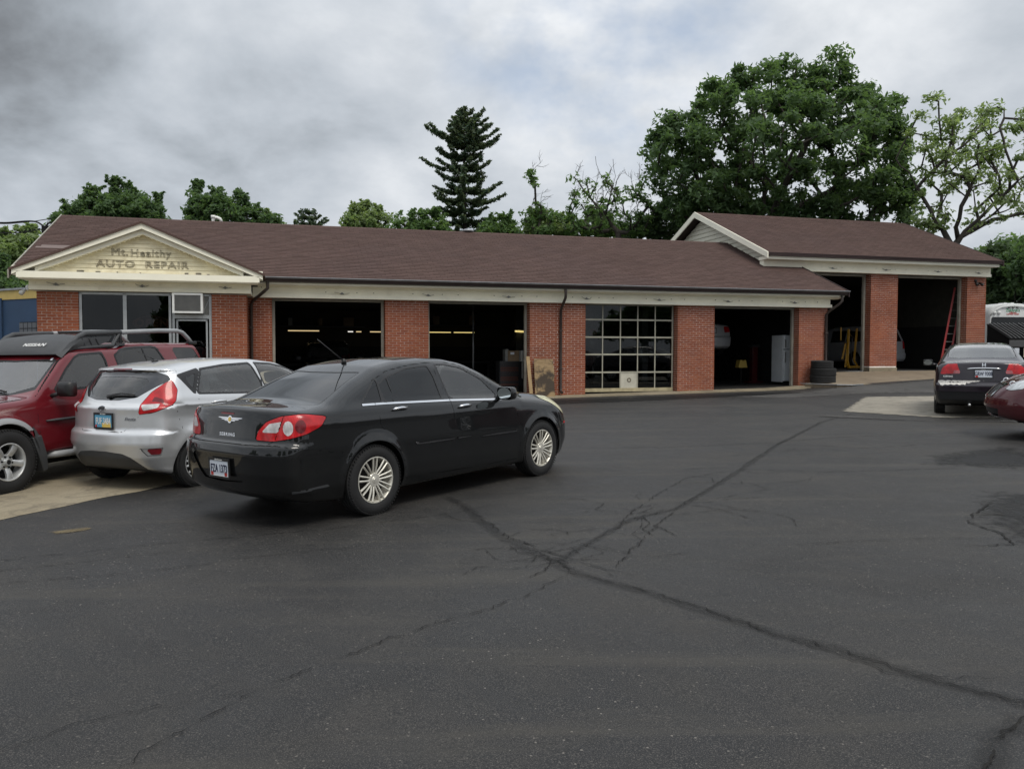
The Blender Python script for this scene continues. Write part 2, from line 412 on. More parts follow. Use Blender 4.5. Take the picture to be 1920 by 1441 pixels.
def sd_line(p, pts):
    pts = np.array(pts, float); d = np.full(len(p), 1e9)
    for a, b in zip(pts[:-1], pts[1:]):
        e = b - a; w = p - a; t = np.clip((w @ e) / max(e @ e, 1e-12), 0, 1)
        d = np.minimum(d, np.hypot(*(w - t[:, None] * e).T))
    return d

def smooth_poly(poly, n=4, r=.25):
    """corner cutting (Chaikin) with keep-most weights"""
    P = np.array(poly, float)
    for _ in range(n and 2):
        Q = np.roll(P, -1, 0); P = np.stack([P * (1 - r * .5) + Q * r * .5, P * r * .5 + Q * (1 - r * .5)], 1).reshape(-1, 2)
    return P

class Body:
    """hull mesh with labelled regions"""
    def __init__(s, spec, h):
        s.H = Hull(spec); s.spec = spec; x0, x1 = spec['x']; hw = spec['hw'] + .1
        V, T = surface_nets(s.H, (x0 - .08, -hw, spec.get('z0', .1)), (x1 + .08, hw, spec['z1']), h)
        s.V = s.H.project(V); s.T = T; s.L = np.zeros(len(T), int); s.names = ['body']
    def lab(s, n):
        if n not in s.names: s.names.append(n)
        return s.names.index(n)
    def coords(s, kind, V):
        x, y, z = V.T; a = np.abs(y); c = s.spec
        if kind in ('side', 'left', 'right'): return np.stack([x, z], 1)
        if kind in ('rear', 'front'): return np.stack([a, z], 1)
        if kind in ('rearY', 'frontY'): return np.stack([y, z], 1)
        if kind == 'top': return np.stack([x, a], 1)
        if kind in ('wrapr', 'wraprR', 'wraprL'): return np.stack([a + (x - c['x'][0]), z], 1)
        if kind in ('wrapf', 'wrapfL', 'wrapfR'): return np.stack([a + (c['x'][1] - x), z], 1)
    def region(s, name, kind, f, on=('body',), xr=(-9, 9), zr=(-9, 9), ymin=None, nrm=None, line=False, w=.004):
        C = s.V[s.T].mean(1)
        idx = [s.names.index(o) for o in on if o in s.names]
        m = np.isin(s.L, idx) & (C[:, 0] > xr[0]) & (C[:, 0] < xr[1]) & (C[:, 2] > zr[0]) & (C[:, 2] < zr[1])
        if kind in ('side', 'left', 'right'): m &= np.abs(C[:, 1]) > (ymin if ymin is not None else .4)
        if kind in ('left', 'wrapfL', 'wraprL'): m &= C[:, 1] > 0
        if kind in ('right', 'wraprR', 'wrapfR'): m &= C[:, 1] < 0
        if kind in ('rear', 'rearY'): m &= C[:, 0] < (s.spec['x'][0] + s.spec['x'][1]) / 2
        if kind in ('front', 'frontY'): m &= C[:, 0] > (s.spec['x'][0] + s.spec['x'][1]) / 2
        if nrm is not None:
            e1 = s.V[s.T[:, 1]] - s.V[s.T[:, 0]]; e2 = s.V[s.T[:, 2]] - s.V[s.T[:, 0]]
            n = np.cross(e1, e2); n /= np.maximum(np.linalg.norm(n, axis=1, keepdims=True), 1e-12)
            ax, lo, hi = nrm; m &= (n[:, ax] > lo) & (n[:, ax] < hi)
        vid = np.unique(s.T[m]); fv = np.ones(len(s.V))
        if len(vid) == 0: print('empty region', name); return
        p = s.coords(kind, s.V[vid])
        if callable(f): fv[vid] = f(p)
        elif line: fv[vid] = sd_line(p, f) - w
        else: fv[vid] = sd_poly(p, f) + w * 0
        s.V, s.T, s.L, ins = cut(s.V, s.T, s.L, fv, m)
        s.L[ins] = s.lab(name)
    def band(s, name, kind, poly, w, **k):
        s.region(name, kind, lambda p: np.abs(sd_poly(p, poly)) - w, **k)
    def extract(s, name):
        i = s.names.index(name); T = s.T[s.L == i]
        u, inv = np.unique(T, return_inverse=True)
        return s.V[u], inv.reshape(-1, 3)
# ---------------------------------------------------------------- vehicle hull tables (metres, x forward from the rear axle, z up)
SEDAN = dict(x=(-1.09, 3.78), hw=.905, z1=1.62, z0=.12, wheels=(0.04, 2.80), wz=.345, arch=.385, flare=.018, flare_w=.05, R=.345,
    top=[(-1.3, 1.05), (-1.02, 1.10), (-.85, 1.11), (-.62, 1.115), (-.42, 1.14), (.0, 1.325), (.35, 1.45), (.7, 1.50), (1.1, 1.512), (1.4, 1.50), (1.7, 1.445), (1.95, 1.345), (2.3, 1.16), (2.52, 1.065), (2.8, 1.045), (3.15, 1.00), (3.45, .93), (3.7, .80), (3.9, .62)],
    plan=[(-1.3, .80), (-.9, .865), (-.4, .895), (.3, .90), (2.0, .90), (2.9, .895), (3.3, .875), (3.9, .80)],
    belt=[(-1.3, 1.06), (-.6, 1.07), (0, 1.06), (1.0, 1.03), (2.0, .99), (2.6, .97), (3.2, .90), (3.9, .72)],
    offs=[(-1.0, .12), (-.82, .07), (-.72, .03), (-.60, .015), (-.35, .0), (-.12, .012), (-.03, .035), (.02, .075), (.06, .105), (.50, .33), (.7, .42)],
    rear=[(0, -.80), (.24, -.92), (.34, -1.04), (.50, -1.08), (.68, -1.09), (.765, -1.075), (.79, -1.02), (.95, -1.00), (1.04, -.985), (1.085, -1.01), (1.4, -.9)],
    rear_s=.012, front=[(0, 3.5), (.2, 3.65), (.4, 3.78), (.62, 3.78), (.8, 3.70), (1.1, 3.4)],
    bot=[(-1.3, .30), (-.6, .22), (-.4, .20), (3.1, .20), (3.9, .22)], k=[(-1.3, .05), (-.6, .07), (0, .12), (1.5, .12), (2.3, .09), (2.6, .12), (3.9, .16)],
    crown=.055, rcurve=.22, rpow=3.2, kr=.10, fcurve=.42, fpow=2.6, kf=.16, crease=[(-.9, 2.4, .95, .90, .008, .03)])
HATCH = dict(x=(-.74, 3.25), hw=.86, z1=1.6, z0=.12, wheels=(0, 2.49), wz=.30, arch=.345, flare=.03, flare_w=.09, R=.305,
    top=[(-.9, 1.30), (-.5, 1.39), (-.25, 1.445), (.2, 1.495), (.8, 1.515), (1.2, 1.505), (1.6, 1.455), (2.0, 1.29), (2.35, 1.09), (2.6, 1.0), (2.9, .92), (3.15, .80), (3.4, .6)],
    plan=[(-.9, .80), (-.4, .84), (.2, .855), (2.2, .855), (2.8, .84), (3.4, .76)],
    belt=[(-.9, 1.12), (-.2, 1.11), (.5, 1.07), (1.2, 1.02), (2.0, .97), (2.6, .92), (3.4, .78)],
    offs=[(-1.0, .10), (-.80, .05), (-.62, .01), (-.42, .0), (-.25, .02), (-.12, .012), (-.03, .022), (.02, .05), (.06, .07), (.42, .22), (.6, .32)],
    rear=[(0, -.55), (.28, -.62), (.40, -.70), (.56, -.735), (.68, -.72), (.72, -.665), (.90, -.66), (.98, -.665), (1.02, -.60), (1.20, -.49), (1.36, -.37), (1.39, -.43), (1.44, -.44), (1.6, -.3)],
    rear_s=.012, front=[(0, 2.9), (.2, 3.1), (.4, 3.24), (.6, 3.24), (.8, 3.14), (1.0, 2.8)],
    bot=[(-.9, .30), (-.5, .26), (-.3, .19), (2.8, .19), (3.4, .22)], k=[(-.9, .08), (0, .13), (1.5, .12), (2.3, .09), (3.4, .16)],
    crown=.06, rcurve=.26, rpow=2.6, kr=.13, fcurve=.45, fpow=2.4, kf=.16, crease=[(-.3, 2.6, 1.0, .84, .012, .03)])
SUV_ = dict(x=(-1.22, 3.50), hw=.87, z1=1.85, z0=.2, wheels=(0, 2.65), wz=.38, arch=.44, flare=.045, flare_w=.06, R=.38,
    top=[(-1.2, 1.70), (-.9, 1.735), (0, 1.745), (.45, 1.745), (.62, 1.69), (1.2, 1.685), (1.5, 1.655), (1.62, 1.60), (1.95, 1.32), (2.2, 1.12), (2.35, 1.10), (2.8, 1.08), (3.2, 1.03), (3.45, .93), (3.6, .8)],
    top_s=.03, plan=[(-1.2, .80), (-.6, .815), (2.4, .82), (3.1, .81), (3.6, .76)],
    belt=[(-1.2, 1.12), (3.0, 1.05), (3.6, .9)],
    offs=[(-.9, .06), (-.7, .03), (-.55, .005), (-.3, .0), (-.1, .005), (0, .02), (.04, .03), (.55, .155), (.8, .24)],
    rear=[(0, -1.05), (.4, -1.12), (.5, -1.2), (.65, -1.2), (.7, -1.15), (1.1, -1.15), (1.3, -1.13), (1.55, -1.08), (1.7, -1.0), (1.9, -.9)],
    front=[(0, 3.3), (.35, 3.42), (.5, 3.5), (.7, 3.5), (.95, 3.42), (1.2, 3.2)],
    bot=[(-1.2, .46), (-.5, .40), (3.0, .40), (3.6, .42)], k=[(-1.2, .08), (1.5, .08), (2.2, .07), (3.6, .12)],
    crown=.035, rcurve=.06, rpow=4, kr=.06, fcurve=.22, fpow=2.6, kf=.12)
CIVIC_ = dict(x=(-.99, 3.40), hw=.857, z1=1.6, z0=.1, wheels=(0, 2.62), wz=.30, arch=.345, flare=.012, flare_w=.05, R=.305,
    top=[(-1.3, 1.06), (-.95, 1.085), (-.6, 1.09), (-.38, 1.11), (-.1, 1.22), (.25, 1.36), (.5, 1.42), (.9, 1.45), (1.4, 1.44), (1.65, 1.38), (2.0, 1.2), (2.3, 1.04), (2.6, .97), (3.0, .88), (3.3, .76), (3.6, .6)],
    plan=[(-1.3, .78), (-.8, .83), (0, .855), (2.2, .855), (2.9, .84), (3.6, .76)],
    belt=[(-1.3, 1.02), (-.5, 1.03), (.5, .98), (2.0, .92), (2.6, .88), (3.6, .68)],
    offs=[(-1.0, .10), (-.78, .05), (-.65, .015), (-.4, .0), (-.15, .012), (-.04, .03), (.02, .06), (.06, .085), (.48, .30), (.6, .36)],
    rear=[(0, -.75), (.24, -.84), (.32, -.96), (.5, -.985), (.64, -.985), (.67, -.94), (.9, -.91), (1.02, -.89), (1.08, -.91), (1.3, -.85)],
    rear_s=.012, front=[(0, 3.1), (.2, 3.3), (.4, 3.4), (.6, 3.38), (.8, 3.3), (1.0, 3.0)],
    bot=[(-1.3, .28), (-.5, .22), (-.4, .19), (2.8, .19), (3.6, .2)], k=[(-1.3, .07), (-.5, .09), (0, .14), (1.5, .14), (2.3, .09), (3.6, .15)],
    crown=.05, rcurve=.20, rpow=3.0, kr=.09, fcurve=.4, fpow=2.5, kf=.15)
ALTIMA_ = dict(x=(-1.05, 3.70), hw=.895, z1=1.6, z0=.12, wheels=(0, 2.80), wz=.325, arch=.37, flare=.03, flare_w=.09, R=.325,
    top=[(-1.3, 1.05), (-.95, 1.10), (-.5, 1.12), (.1, 1.32), (.5, 1.44), (1.0, 1.475), (1.5, 1.45), (1.8, 1.36), (2.2, 1.17), (2.45, 1.07), (2.8, 1.03), (3.1, .985), (3.35, .91), (3.55, .79), (3.8, .6)],
    top_s=.05, plan=[(-1.3, .80), (-.7, .86), (0, .89), (2.4, .89), (3.1, .87), (3.8, .80)],
    belt=[(-1.3, 1.04), (0, 1.02), (2.0, .97), (2.6, .96), (3.2, .88), (3.8, .68)],
    offs=[(-1.0, .12), (-.8, .06), (-.68, .02), (-.4, .0), (-.15, .01), (-.04, .03), (.02, .07), (.06, .10), (.48, .31), (.6, .36)],
    rear=[(0, -.8), (.3, -1.0), (.6, -1.05), (.8, -1.0), (1.1, -.98), (1.4, -.9)],
    front=[(0, 3.35), (.22, 3.5), (.35, 3.66), (.5, 3.7), (.62, 3.68), (.8, 3.6), (1.0, 3.35)],
    bot=[(-1.3, .28), (-.5, .2), (2.9, .2), (3.2, .27), (3.8, .30)], k=[(-1.3, .07), (0, .14), (1.5, .14), (2.3, .09), (2.6, .10), (3.8, .12)],
    crown=.05, rcurve=.22, kr=.1, fcurve=.50, fpow=2.4, kf=.16)
# ---------------------------------------------------------------- vehicles
def ground_matrix(x, y, yaw, dz=0.):
    gx, gy = .016, .0135; n = Vector((-gx, -gy, 1)).normalized()
    fx = Vector((math.cos(yaw), math.sin(yaw), gx * math.cos(yaw) + gy * math.sin(yaw))).normalized(); fy = n.cross(fx)
    m = Matrix((fx, fy, n)).transposed().to_4x4(); m.translation = Vector((x, y, float(.01 + .016 * x + .0135 * (y - 8)) + dz)); return m

def emit(B, lab, name, mat, parent, off=0., split=False, **k):
    """region -> object(s); split left/right"""
    if lab not in B.names: return []
    V, T = B.extract(lab)
    if len(T) == 0: return []
    N = -B.H.grad(V) * -1
    V = V + N * off; out = []
    sides = [None]
    c = V[T].mean(1)[:, 1]
    if split: sides = [c > 0, c <= 0]
    for m in sides:
        TT = T if m is None else T[m]
        if len(TT) == 0: continue
        u, inv = np.unique(TT, return_inverse=True); inv = inv.reshape(-1, 3)
        me = bpy.data.meshes.new(name); me.from_pydata(V[u].tolist(), [], inv.tolist())
        me.polygons.foreach_set('use_smooth', [True] * len(inv)); me.update()
        me.normals_split_custom_set_from_vertices(N[u].tolist())
        me.materials.append(MATS[mat]); out.append(link(name, me, parent, **k))
    return out

def drape(B, kind, p, side=-1, off=0.003):
    """put 2-D points on the hull. rear/front: (y,z); left/right: (x,z); top: (x,y)"""
    p = np.asarray(p, float).reshape(-1, 2); x0, x1 = B.spec['x']; n = len(p)
    if kind == 'rear': A = np.stack([np.full(n, x0 - .2), p[:, 0], p[:, 1]], 1); D = np.array([1., 0, 0])
    elif kind == 'front': A = np.stack([np.full(n, x1 + .2), p[:, 0], p[:, 1]], 1); D = np.array([-1., 0, 0])
    elif kind == 'top': A = np.stack([p[:, 0], p[:, 1], np.full(n, 2.4)], 1); D = np.array([0, 0, -1.])
    else: s = 1 if kind == 'left' else -1; A = np.stack([p[:, 0], np.full(n, 1.3 * s), p[:, 1]], 1); D = np.array([0, -s, 0.])
    t = np.zeros(n); hit = np.zeros(n, bool)
    for _ in range(150):
        f = B.H(A + D * t[:, None]); hit |= f < .0005; t = t + np.where(hit, 0, np.clip(f * .8, .0008, .2))
    P = A + D * t[:, None]; return P + B.H.grad(P) * off

def decal(B, kind, V, F, c, mat, name, parent, flip=1, off=.003, rot=0., **k):
    """text / flat shape (x right, y up as the reader sees it, z thickness) laid on the hull"""
    V = V.copy(); cr, sr = math.cos(rot), math.sin(rot); V[:, :2] = V[:, :2] @ np.array([[cr, sr], [-sr, cr]])
    sx = {'rear': -1, 'front': 1, 'left': -1, 'right': 1}[kind]
    p = np.stack([c[0] + V[:, 0] * sx, c[1] + V[:, 1]], 1)
    P = drape(B, kind, p, off=0.); Nn = B.H.grad(P); P = P + Nn * (V[:, 2:3] - V[:, 2].min() + off)
    g = G(); g.add(P, F); return g.build(name, mat, parent, **k)

def plate(B, kind, c, parent, base, txt, ink='plate_ink', header=None, frame='black_plastic', w=.305, h=.152, extras=(), zrot=0., tilt=0.):
    P = drape(B, kind, [c], off=.0)[0]; N = B.H.grad(P[None])[0]; N[2] *= .5; N /= np.linalg.norm(N)
    up = np.array([0, 0, 1.]) - N * N[2]; up /= np.linalg.norm(up); rt = np.cross(up, N)
    m = Matrix(((rt[0], up[0], N[0], 0), (rt[1], up[1], N[1], 0), (rt[2], up[2], N[2], 0), (0, 0, 0, 1))); m.translation = Vector(P + N * .012)
    pl = G(); pl.cbox((0, 0, 0), (w, h, .004)); o = pl.build('license_plate', base, parent); o.matrix_local = m
    fr = G(); t = .012
    for (x0, x1, y0, y1) in ((-w / 2 - t, w / 2 + t, h / 2 - .004, h / 2 + t * 1.6), (-w / 2 - t, w / 2 + t, -h / 2 - t * 1.3, -h / 2 + .004), (-w / 2 - t, -w / 2 + .004, -h / 2, h / 2), (w / 2 - .004, w / 2 + t, -h / 2, h / 2)):
        fr.box(x0, x1, y0, y1, -.008, .006)
    fr.build('plate_frame', frame, o)
    V, F = text_geo(txt, .105, .001, xs=.62, bold=.0015); V[:, 2] += .0045; V[:, 1] -= .004; g = G(); g.add(V, F); g.build('plate_number', ink, o)
    if header:
        V, F = text_geo(header, .024, .0005, xs=.9); V[:, 2] += .0065; V[:, 1] += h / 2 + .006; g = G(); g.add(V, F); g.build('frame_lettering', 'white_paint', o)
    for (x0, x1, y0, y1, mt) in extras:
        g = G(); g.box(x0, x1, y0, y1, .002, .0035); g.build('plate_sticker', mt, o)
    return o

def wheel_meshes(kind, Rt, wd, rr):
    """tyre + rim meshes, axis y, outer face +y"""
    g = G(); h = wd / 2
    prof = [(rr - .01, -h * .75), (rr + .005, -h * .92), (rr + (Rt - rr) * .45, -h * 1.06), (Rt - .035, -h * .98), (Rt - .012, -h * .86)]
    for i in range(4):
        a = -h * .80 + i * h * .42
        prof += [(Rt, a), (Rt, a + h * .30), (Rt - .009, a + h * .31), (Rt - .009, a + h * .40)]
    prof = prof[:-2] + [(Rt - .012, h * .86), (Rt - .035, h * .98), (rr + (Rt - rr) * .45, h * 1.06), (rr + .012, h * .98), (rr + .005, h * .92), (rr - .01, h * .75)]
    g.lathe(prof, 56, mi=0)
    for k in range(64):      # shoulder tread blocks
        a = k * 2 * math.pi / 64
        for sg in (-1, 1):
            m = Matrix.Rotation(-a, 4, 'Y') @ Matrix.Translation((Rt - .012, sg * h * .86, 0))
            g.cbox((0, 0, 0), (.022, .03, .018) if kind == 'five' else (.008, .035, .012), 0, m=m)
    ty = g.mesh('tyre', True); ty.set_sharp_from_angle(angle=R(40)); ty.materials.append(MATS['rubber'])
    g = G()
    g.lathe([(rr + .004, h * .93), (rr + .006, h * .99), (rr - .004, h * 1.0), (rr - .012, h * .90), (rr - .02, h * .5), (rr - .022, -h * .6)], 48, mi=0)   # lip and barrel
    g.lathe([(rr - .025, h * .05), (.05, h * .10), (.0, h * .10)], 32, mi=1)                                                                 # dark brake area
    if kind == 'pairs':
        for k in range(9):
            for d in (-.12, .12):
                a = k * 2 * math.pi / 9 + math.pi / 2 + d; b = k * 2 * math.pi / 9 + math.pi / 2 + d * 1.9
                p0 = np.array([.065 * math.cos(b), h * .72, .065 * math.sin(b)]); p1 = np.array([(rr - .008) * math.cos(a), h * .93, (rr - .008) * math.sin(a)])
                pm = (p0 + p1) / 2 + np.array([0, .006, 0]); g.tube([p0, pm, p1], [.0105, .0105, .0115], 6)
        g.lathe([(.0, h * .86), (.030, h * .86), (.034, h * .82), (.062, h * .82), (.072, h * .74), (.074, h * .5)], 28)
        g.lathe([(.0, h * .90), (.016, h * .895), (.020, h * .86)], 16)
    elif kind == 'five':
        for k in range(5):
            a = k * 2 * math.pi / 5 + math.pi / 2 + .15; ca, sa = math.cos(a), math.sin(a)
            w0, w1 = .033, .042
            for (q0, q1, ww0, ww1, d0, d1) in ((.06, rr - .006, w0, w1, h * .62, h * .90),):
                V = []
                for q, ww, dd in ((q0, ww0, d0), ((q0 + q1) / 2, (ww0 + ww1) / 2 - .002, (d0 + d1) / 2 + .012), (q1, ww1, d1)):
                    for sgn, dep in ((-1, dd - .035), (-1, dd - .008), (-.7, dd), (.7, dd), (1, dd - .008), (1, dd - .035)):
                        V.append((q * ca - sgn * ww * sa, dep, q * sa + sgn * ww * ca))
                F = [(i * 6 + j, i * 6 + j + 1, (i + 1) * 6 + j + 1, (i + 1) * 6 + j) for i in range(2) for j in range(5)]
                g.add(V, F)
        g.lathe([(.0, h * .9), (.036, h * .9), (.040, h * .8), (.044, h * .66), (.085, h * .62), (.092, h * .5)], 28)
        g.lathe([(.0, h * .915), (.024, h * .915), (.028, h * .9)], 20, mi=1)
        for k in range(6):
            a = k * math.pi / 3; g.lathe([(0, h * .78), (.010, h * .77), (.012, h * .55)], 8, c=(.066 * math.cos(a), 0, .066 * math.sin(a)), mi=1)
    else:
        for k in range(8):
            a0 = k * 2 * math.pi / 8
            for d in (-.17, .17):
                p0 = np.array([.05 * math.cos(a0), h * .8, .05 * math.sin(a0)]); p1 = np.array([(rr - .01) * math.cos(a0 + d), h * .93, (rr - .01) * math.sin(a0 + d)])
                g.tube([p0, (p0 + p1) / 2 + np.array([0, .008, 0]), p1], [.016, .014, .012], 6)
        g.lathe([(.0, h * .95), (.03, h * .94), (.055, h * .86), (.06, h * .6)], 24)
    rm = g.mesh('rim', True); rm.set_sharp_from_angle(angle=R(35))
    for mm in (('alloy' if kind == 'pairs' else 'alloy_grey'), 'gap_black'): rm.materials.append(MATS[mm])
    bm = bmesh.new(); bm.from_mesh(rm); bmesh.ops.recalc_face_normals(bm, faces=bm.faces[:]); bm.to_mesh(rm); bm.free()
    return ty, rm
WHEELS = {}
def add_wheels(root, spec, kind, wd, rr, track):
    key = (kind, spec['R'], wd, rr)
    if key not in WHEELS: WHEELS[key] = wheel_meshes(kind, spec['R'], wd, rr)
    ty, rm = WHEELS[key]
    for wx in spec['wheels']:
        for sg in (1, -1):
            w = link('wheel', None, root, (wx, sg * track, spec['wz'] if spec['wz'] < spec['R'] else spec['R']), (0, random.random() * 2 if sg > 0 else 0, 0 if sg > 0 else math.pi))
            link('tyre', ty, w); link('rim', rm, w)

def liners(root, spec, W0=.78):
    g = G(); r = spec['arch']; n = 20
    for wx in spec['wheels']:
        for sg in (1, -1):
            a = np.linspace(-.35, math.pi + .35, n)
            V = []; zb = spec['wz']
            for q in (W0 + .06, .30):
                V += [(wx + r * 1.005 * math.cos(t), sg * q, zb + r * 1.005 * math.sin(t)) for t in a]
            F = [(i, i + 1, n + i + 1, n + i) for i in range(n - 1)] + [tuple(n + i for i in range(n))]
            g.add(V, F)
    g.box(spec['x'][0] + .35, spec['x'][1] - .45, -.60, .60, .24, .34); 
    g.box(spec['wheels'][0] - .05, spec['wheels'][0] + .05, -.72, .72, spec['wz'] - .06, spec['wz'] + .04)
    g.build('underbody', 'gap_black', root)

def arches(B, spec):
    for wx in spec['wheels']:
        B.region('arch', 'side', lambda p, wx=wx: np.hypot(p[:, 0] - wx, p[:, 1] - spec['wz']) - spec['arch'], xr=(wx - .7, wx + .7), ymin=.45, zr=(0, spec['wz'] + spec['arch'] + .2))

def seat(root, x, y, z=.32, mat='seat_cloth', h=.62):
    g = G()
    g.cbox((x + .05, y, z + .10), (.50, .48, .18)); m = Matrix.Translation((x - .2, y, z + .15)) @ Matrix.Rotation(R(-14), 4, 'Y')
    g.cbox((0, 0, h / 2), (.13, .46, h), m=m); g.cbox((-.01, 0, h + .14), (.10, .26, .19), m=m)
    for d in (-.06, .06): g.tube([tuple(m @ Vector((0, d, h))), tuple(m @ Vector((0, d, h + .06)))], .008, 6)
    o = g.build('seat', mat, root); bevel(o, .045, 3); return o
def bench(root, x, z=.34, w=1.2, h=.58, mat='seat_cloth'):
    g = G(); g.cbox((x + .05, 0, z + .10), (.5, w, .18)); m = Matrix.Translation((x - .22, 0, z + .12)) @ Matrix.Rotation(R(-16), 4, 'Y')
    g.cbox((0, 0, h / 2), (.12, w, h), m=m)
    for y in (-.36, .36): g.cbox((0, y, h + .09), (.09, .25, .15), m=m)
    o = g.build('rear_seat', mat, root); bevel(o, .04, 3); return o
def dash(root, x, z, w=.68, wheel_y=.37):
    g = G(); g.cbox((x, 0, z - .12), (.35, w * 2, .26)); o = g.build('dashboard', 'black_plastic', root); bevel(o, .06, 3)
    g = G(); a = np.linspace(0, 2 * math.pi, 25); c = Vector((x - .30, wheel_y, z - .02)); m = Matrix.Translation(c) @ Matrix.Rotation(R(-25), 4, 'Y')
    g.tube([tuple(m @ Vector((0, .185 * math.cos(t), .185 * math.sin(t)))) for t in a], .014, 8, caps=False)
    g.tube([tuple(m @ Vector((0, -.18, 0))), tuple(m @ Vector((0, .18, 0)))], .02, 6)
    g.build('steering_wheel', 'black_plastic', root, smooth=True)
def pillars_in(root, B): pass

def handle(root, B, x, z, side, mat, L=.17, rot=0., parent=None):
    s = 1 if side == 'left' else -1
    P = drape(B, side, [(x - L / 2, z), (x - L / 2 + .02, z + .003), (x, z + .005), (x + L / 2 - .02, z + .003), (x + L / 2, z)], off=0.)
    Nn = B.H.grad(P); P = P + Nn * np.array([.002, .024, .032, .024, .002])[:, None]
    g = G(); g.tube(P, [.012, .019, .020, .019, .012], 8, flat=.8); return g.build('handle', mat, parent or root, smooth=True)
def mirror(root, c, side, mat, size=(.10, .20, .14), glass=True, arm=None):
    s = 1 if side == 'left' else -1
    g = G(); V = []; n = 14
    for fx, sc in ((-.5, .93), (-.40, 1.0), (.1, .97), (.36, .80), (.5, .45)):
        for k in range(n):
            a = 2 * math.pi * k / n; cy = abs(math.cos(a)) ** .38 * math.copysign(1, math.cos(a)); cz = abs(math.sin(a)) ** .38 * math.copysign(1, math.sin(a))
            V.append((c[0] + fx * size[0], c[1] + cy * sc * size[1] / 2, c[2] + cz * sc * size[2] / 2))
    F = [(i * n + j, i * n + (j + 1) % n, (i + 1) * n + (j + 1) % n, (i + 1) * n + j) for i in range(4) for j in range(n)]
    F.append(tuple(4 * n + j for j in range(n))); g.add(V, F)
    g.tube([(c[0], c[1] - s * size[1] * .3, c[2] - size[2] * .25), (c[0] + .04, c[1] - s * (size[1] * .5 + .09), c[2] - size[2] * .45)], .028, 6)
    o = g.build('side_mirror', mat, root, smooth=True)
    V = [(c[0] - .49 * size[0], c[1] + math.cos(2 * math.pi * k / n) * .45 * size[1], c[2] + math.sin(2 * math.pi * k / n) * .44 * size[2]) for k in range(n)]
    g = G(); g.add(V, [tuple(range(n))]); g.build('mirror_glass', 'mirror_glass', o)
    return o
def rod(root, name, pts, rad, mat, n=6, **k):
    g = G(); g.tube(pts, rad, n); return g.build(name, mat, root, smooth=True, **k)

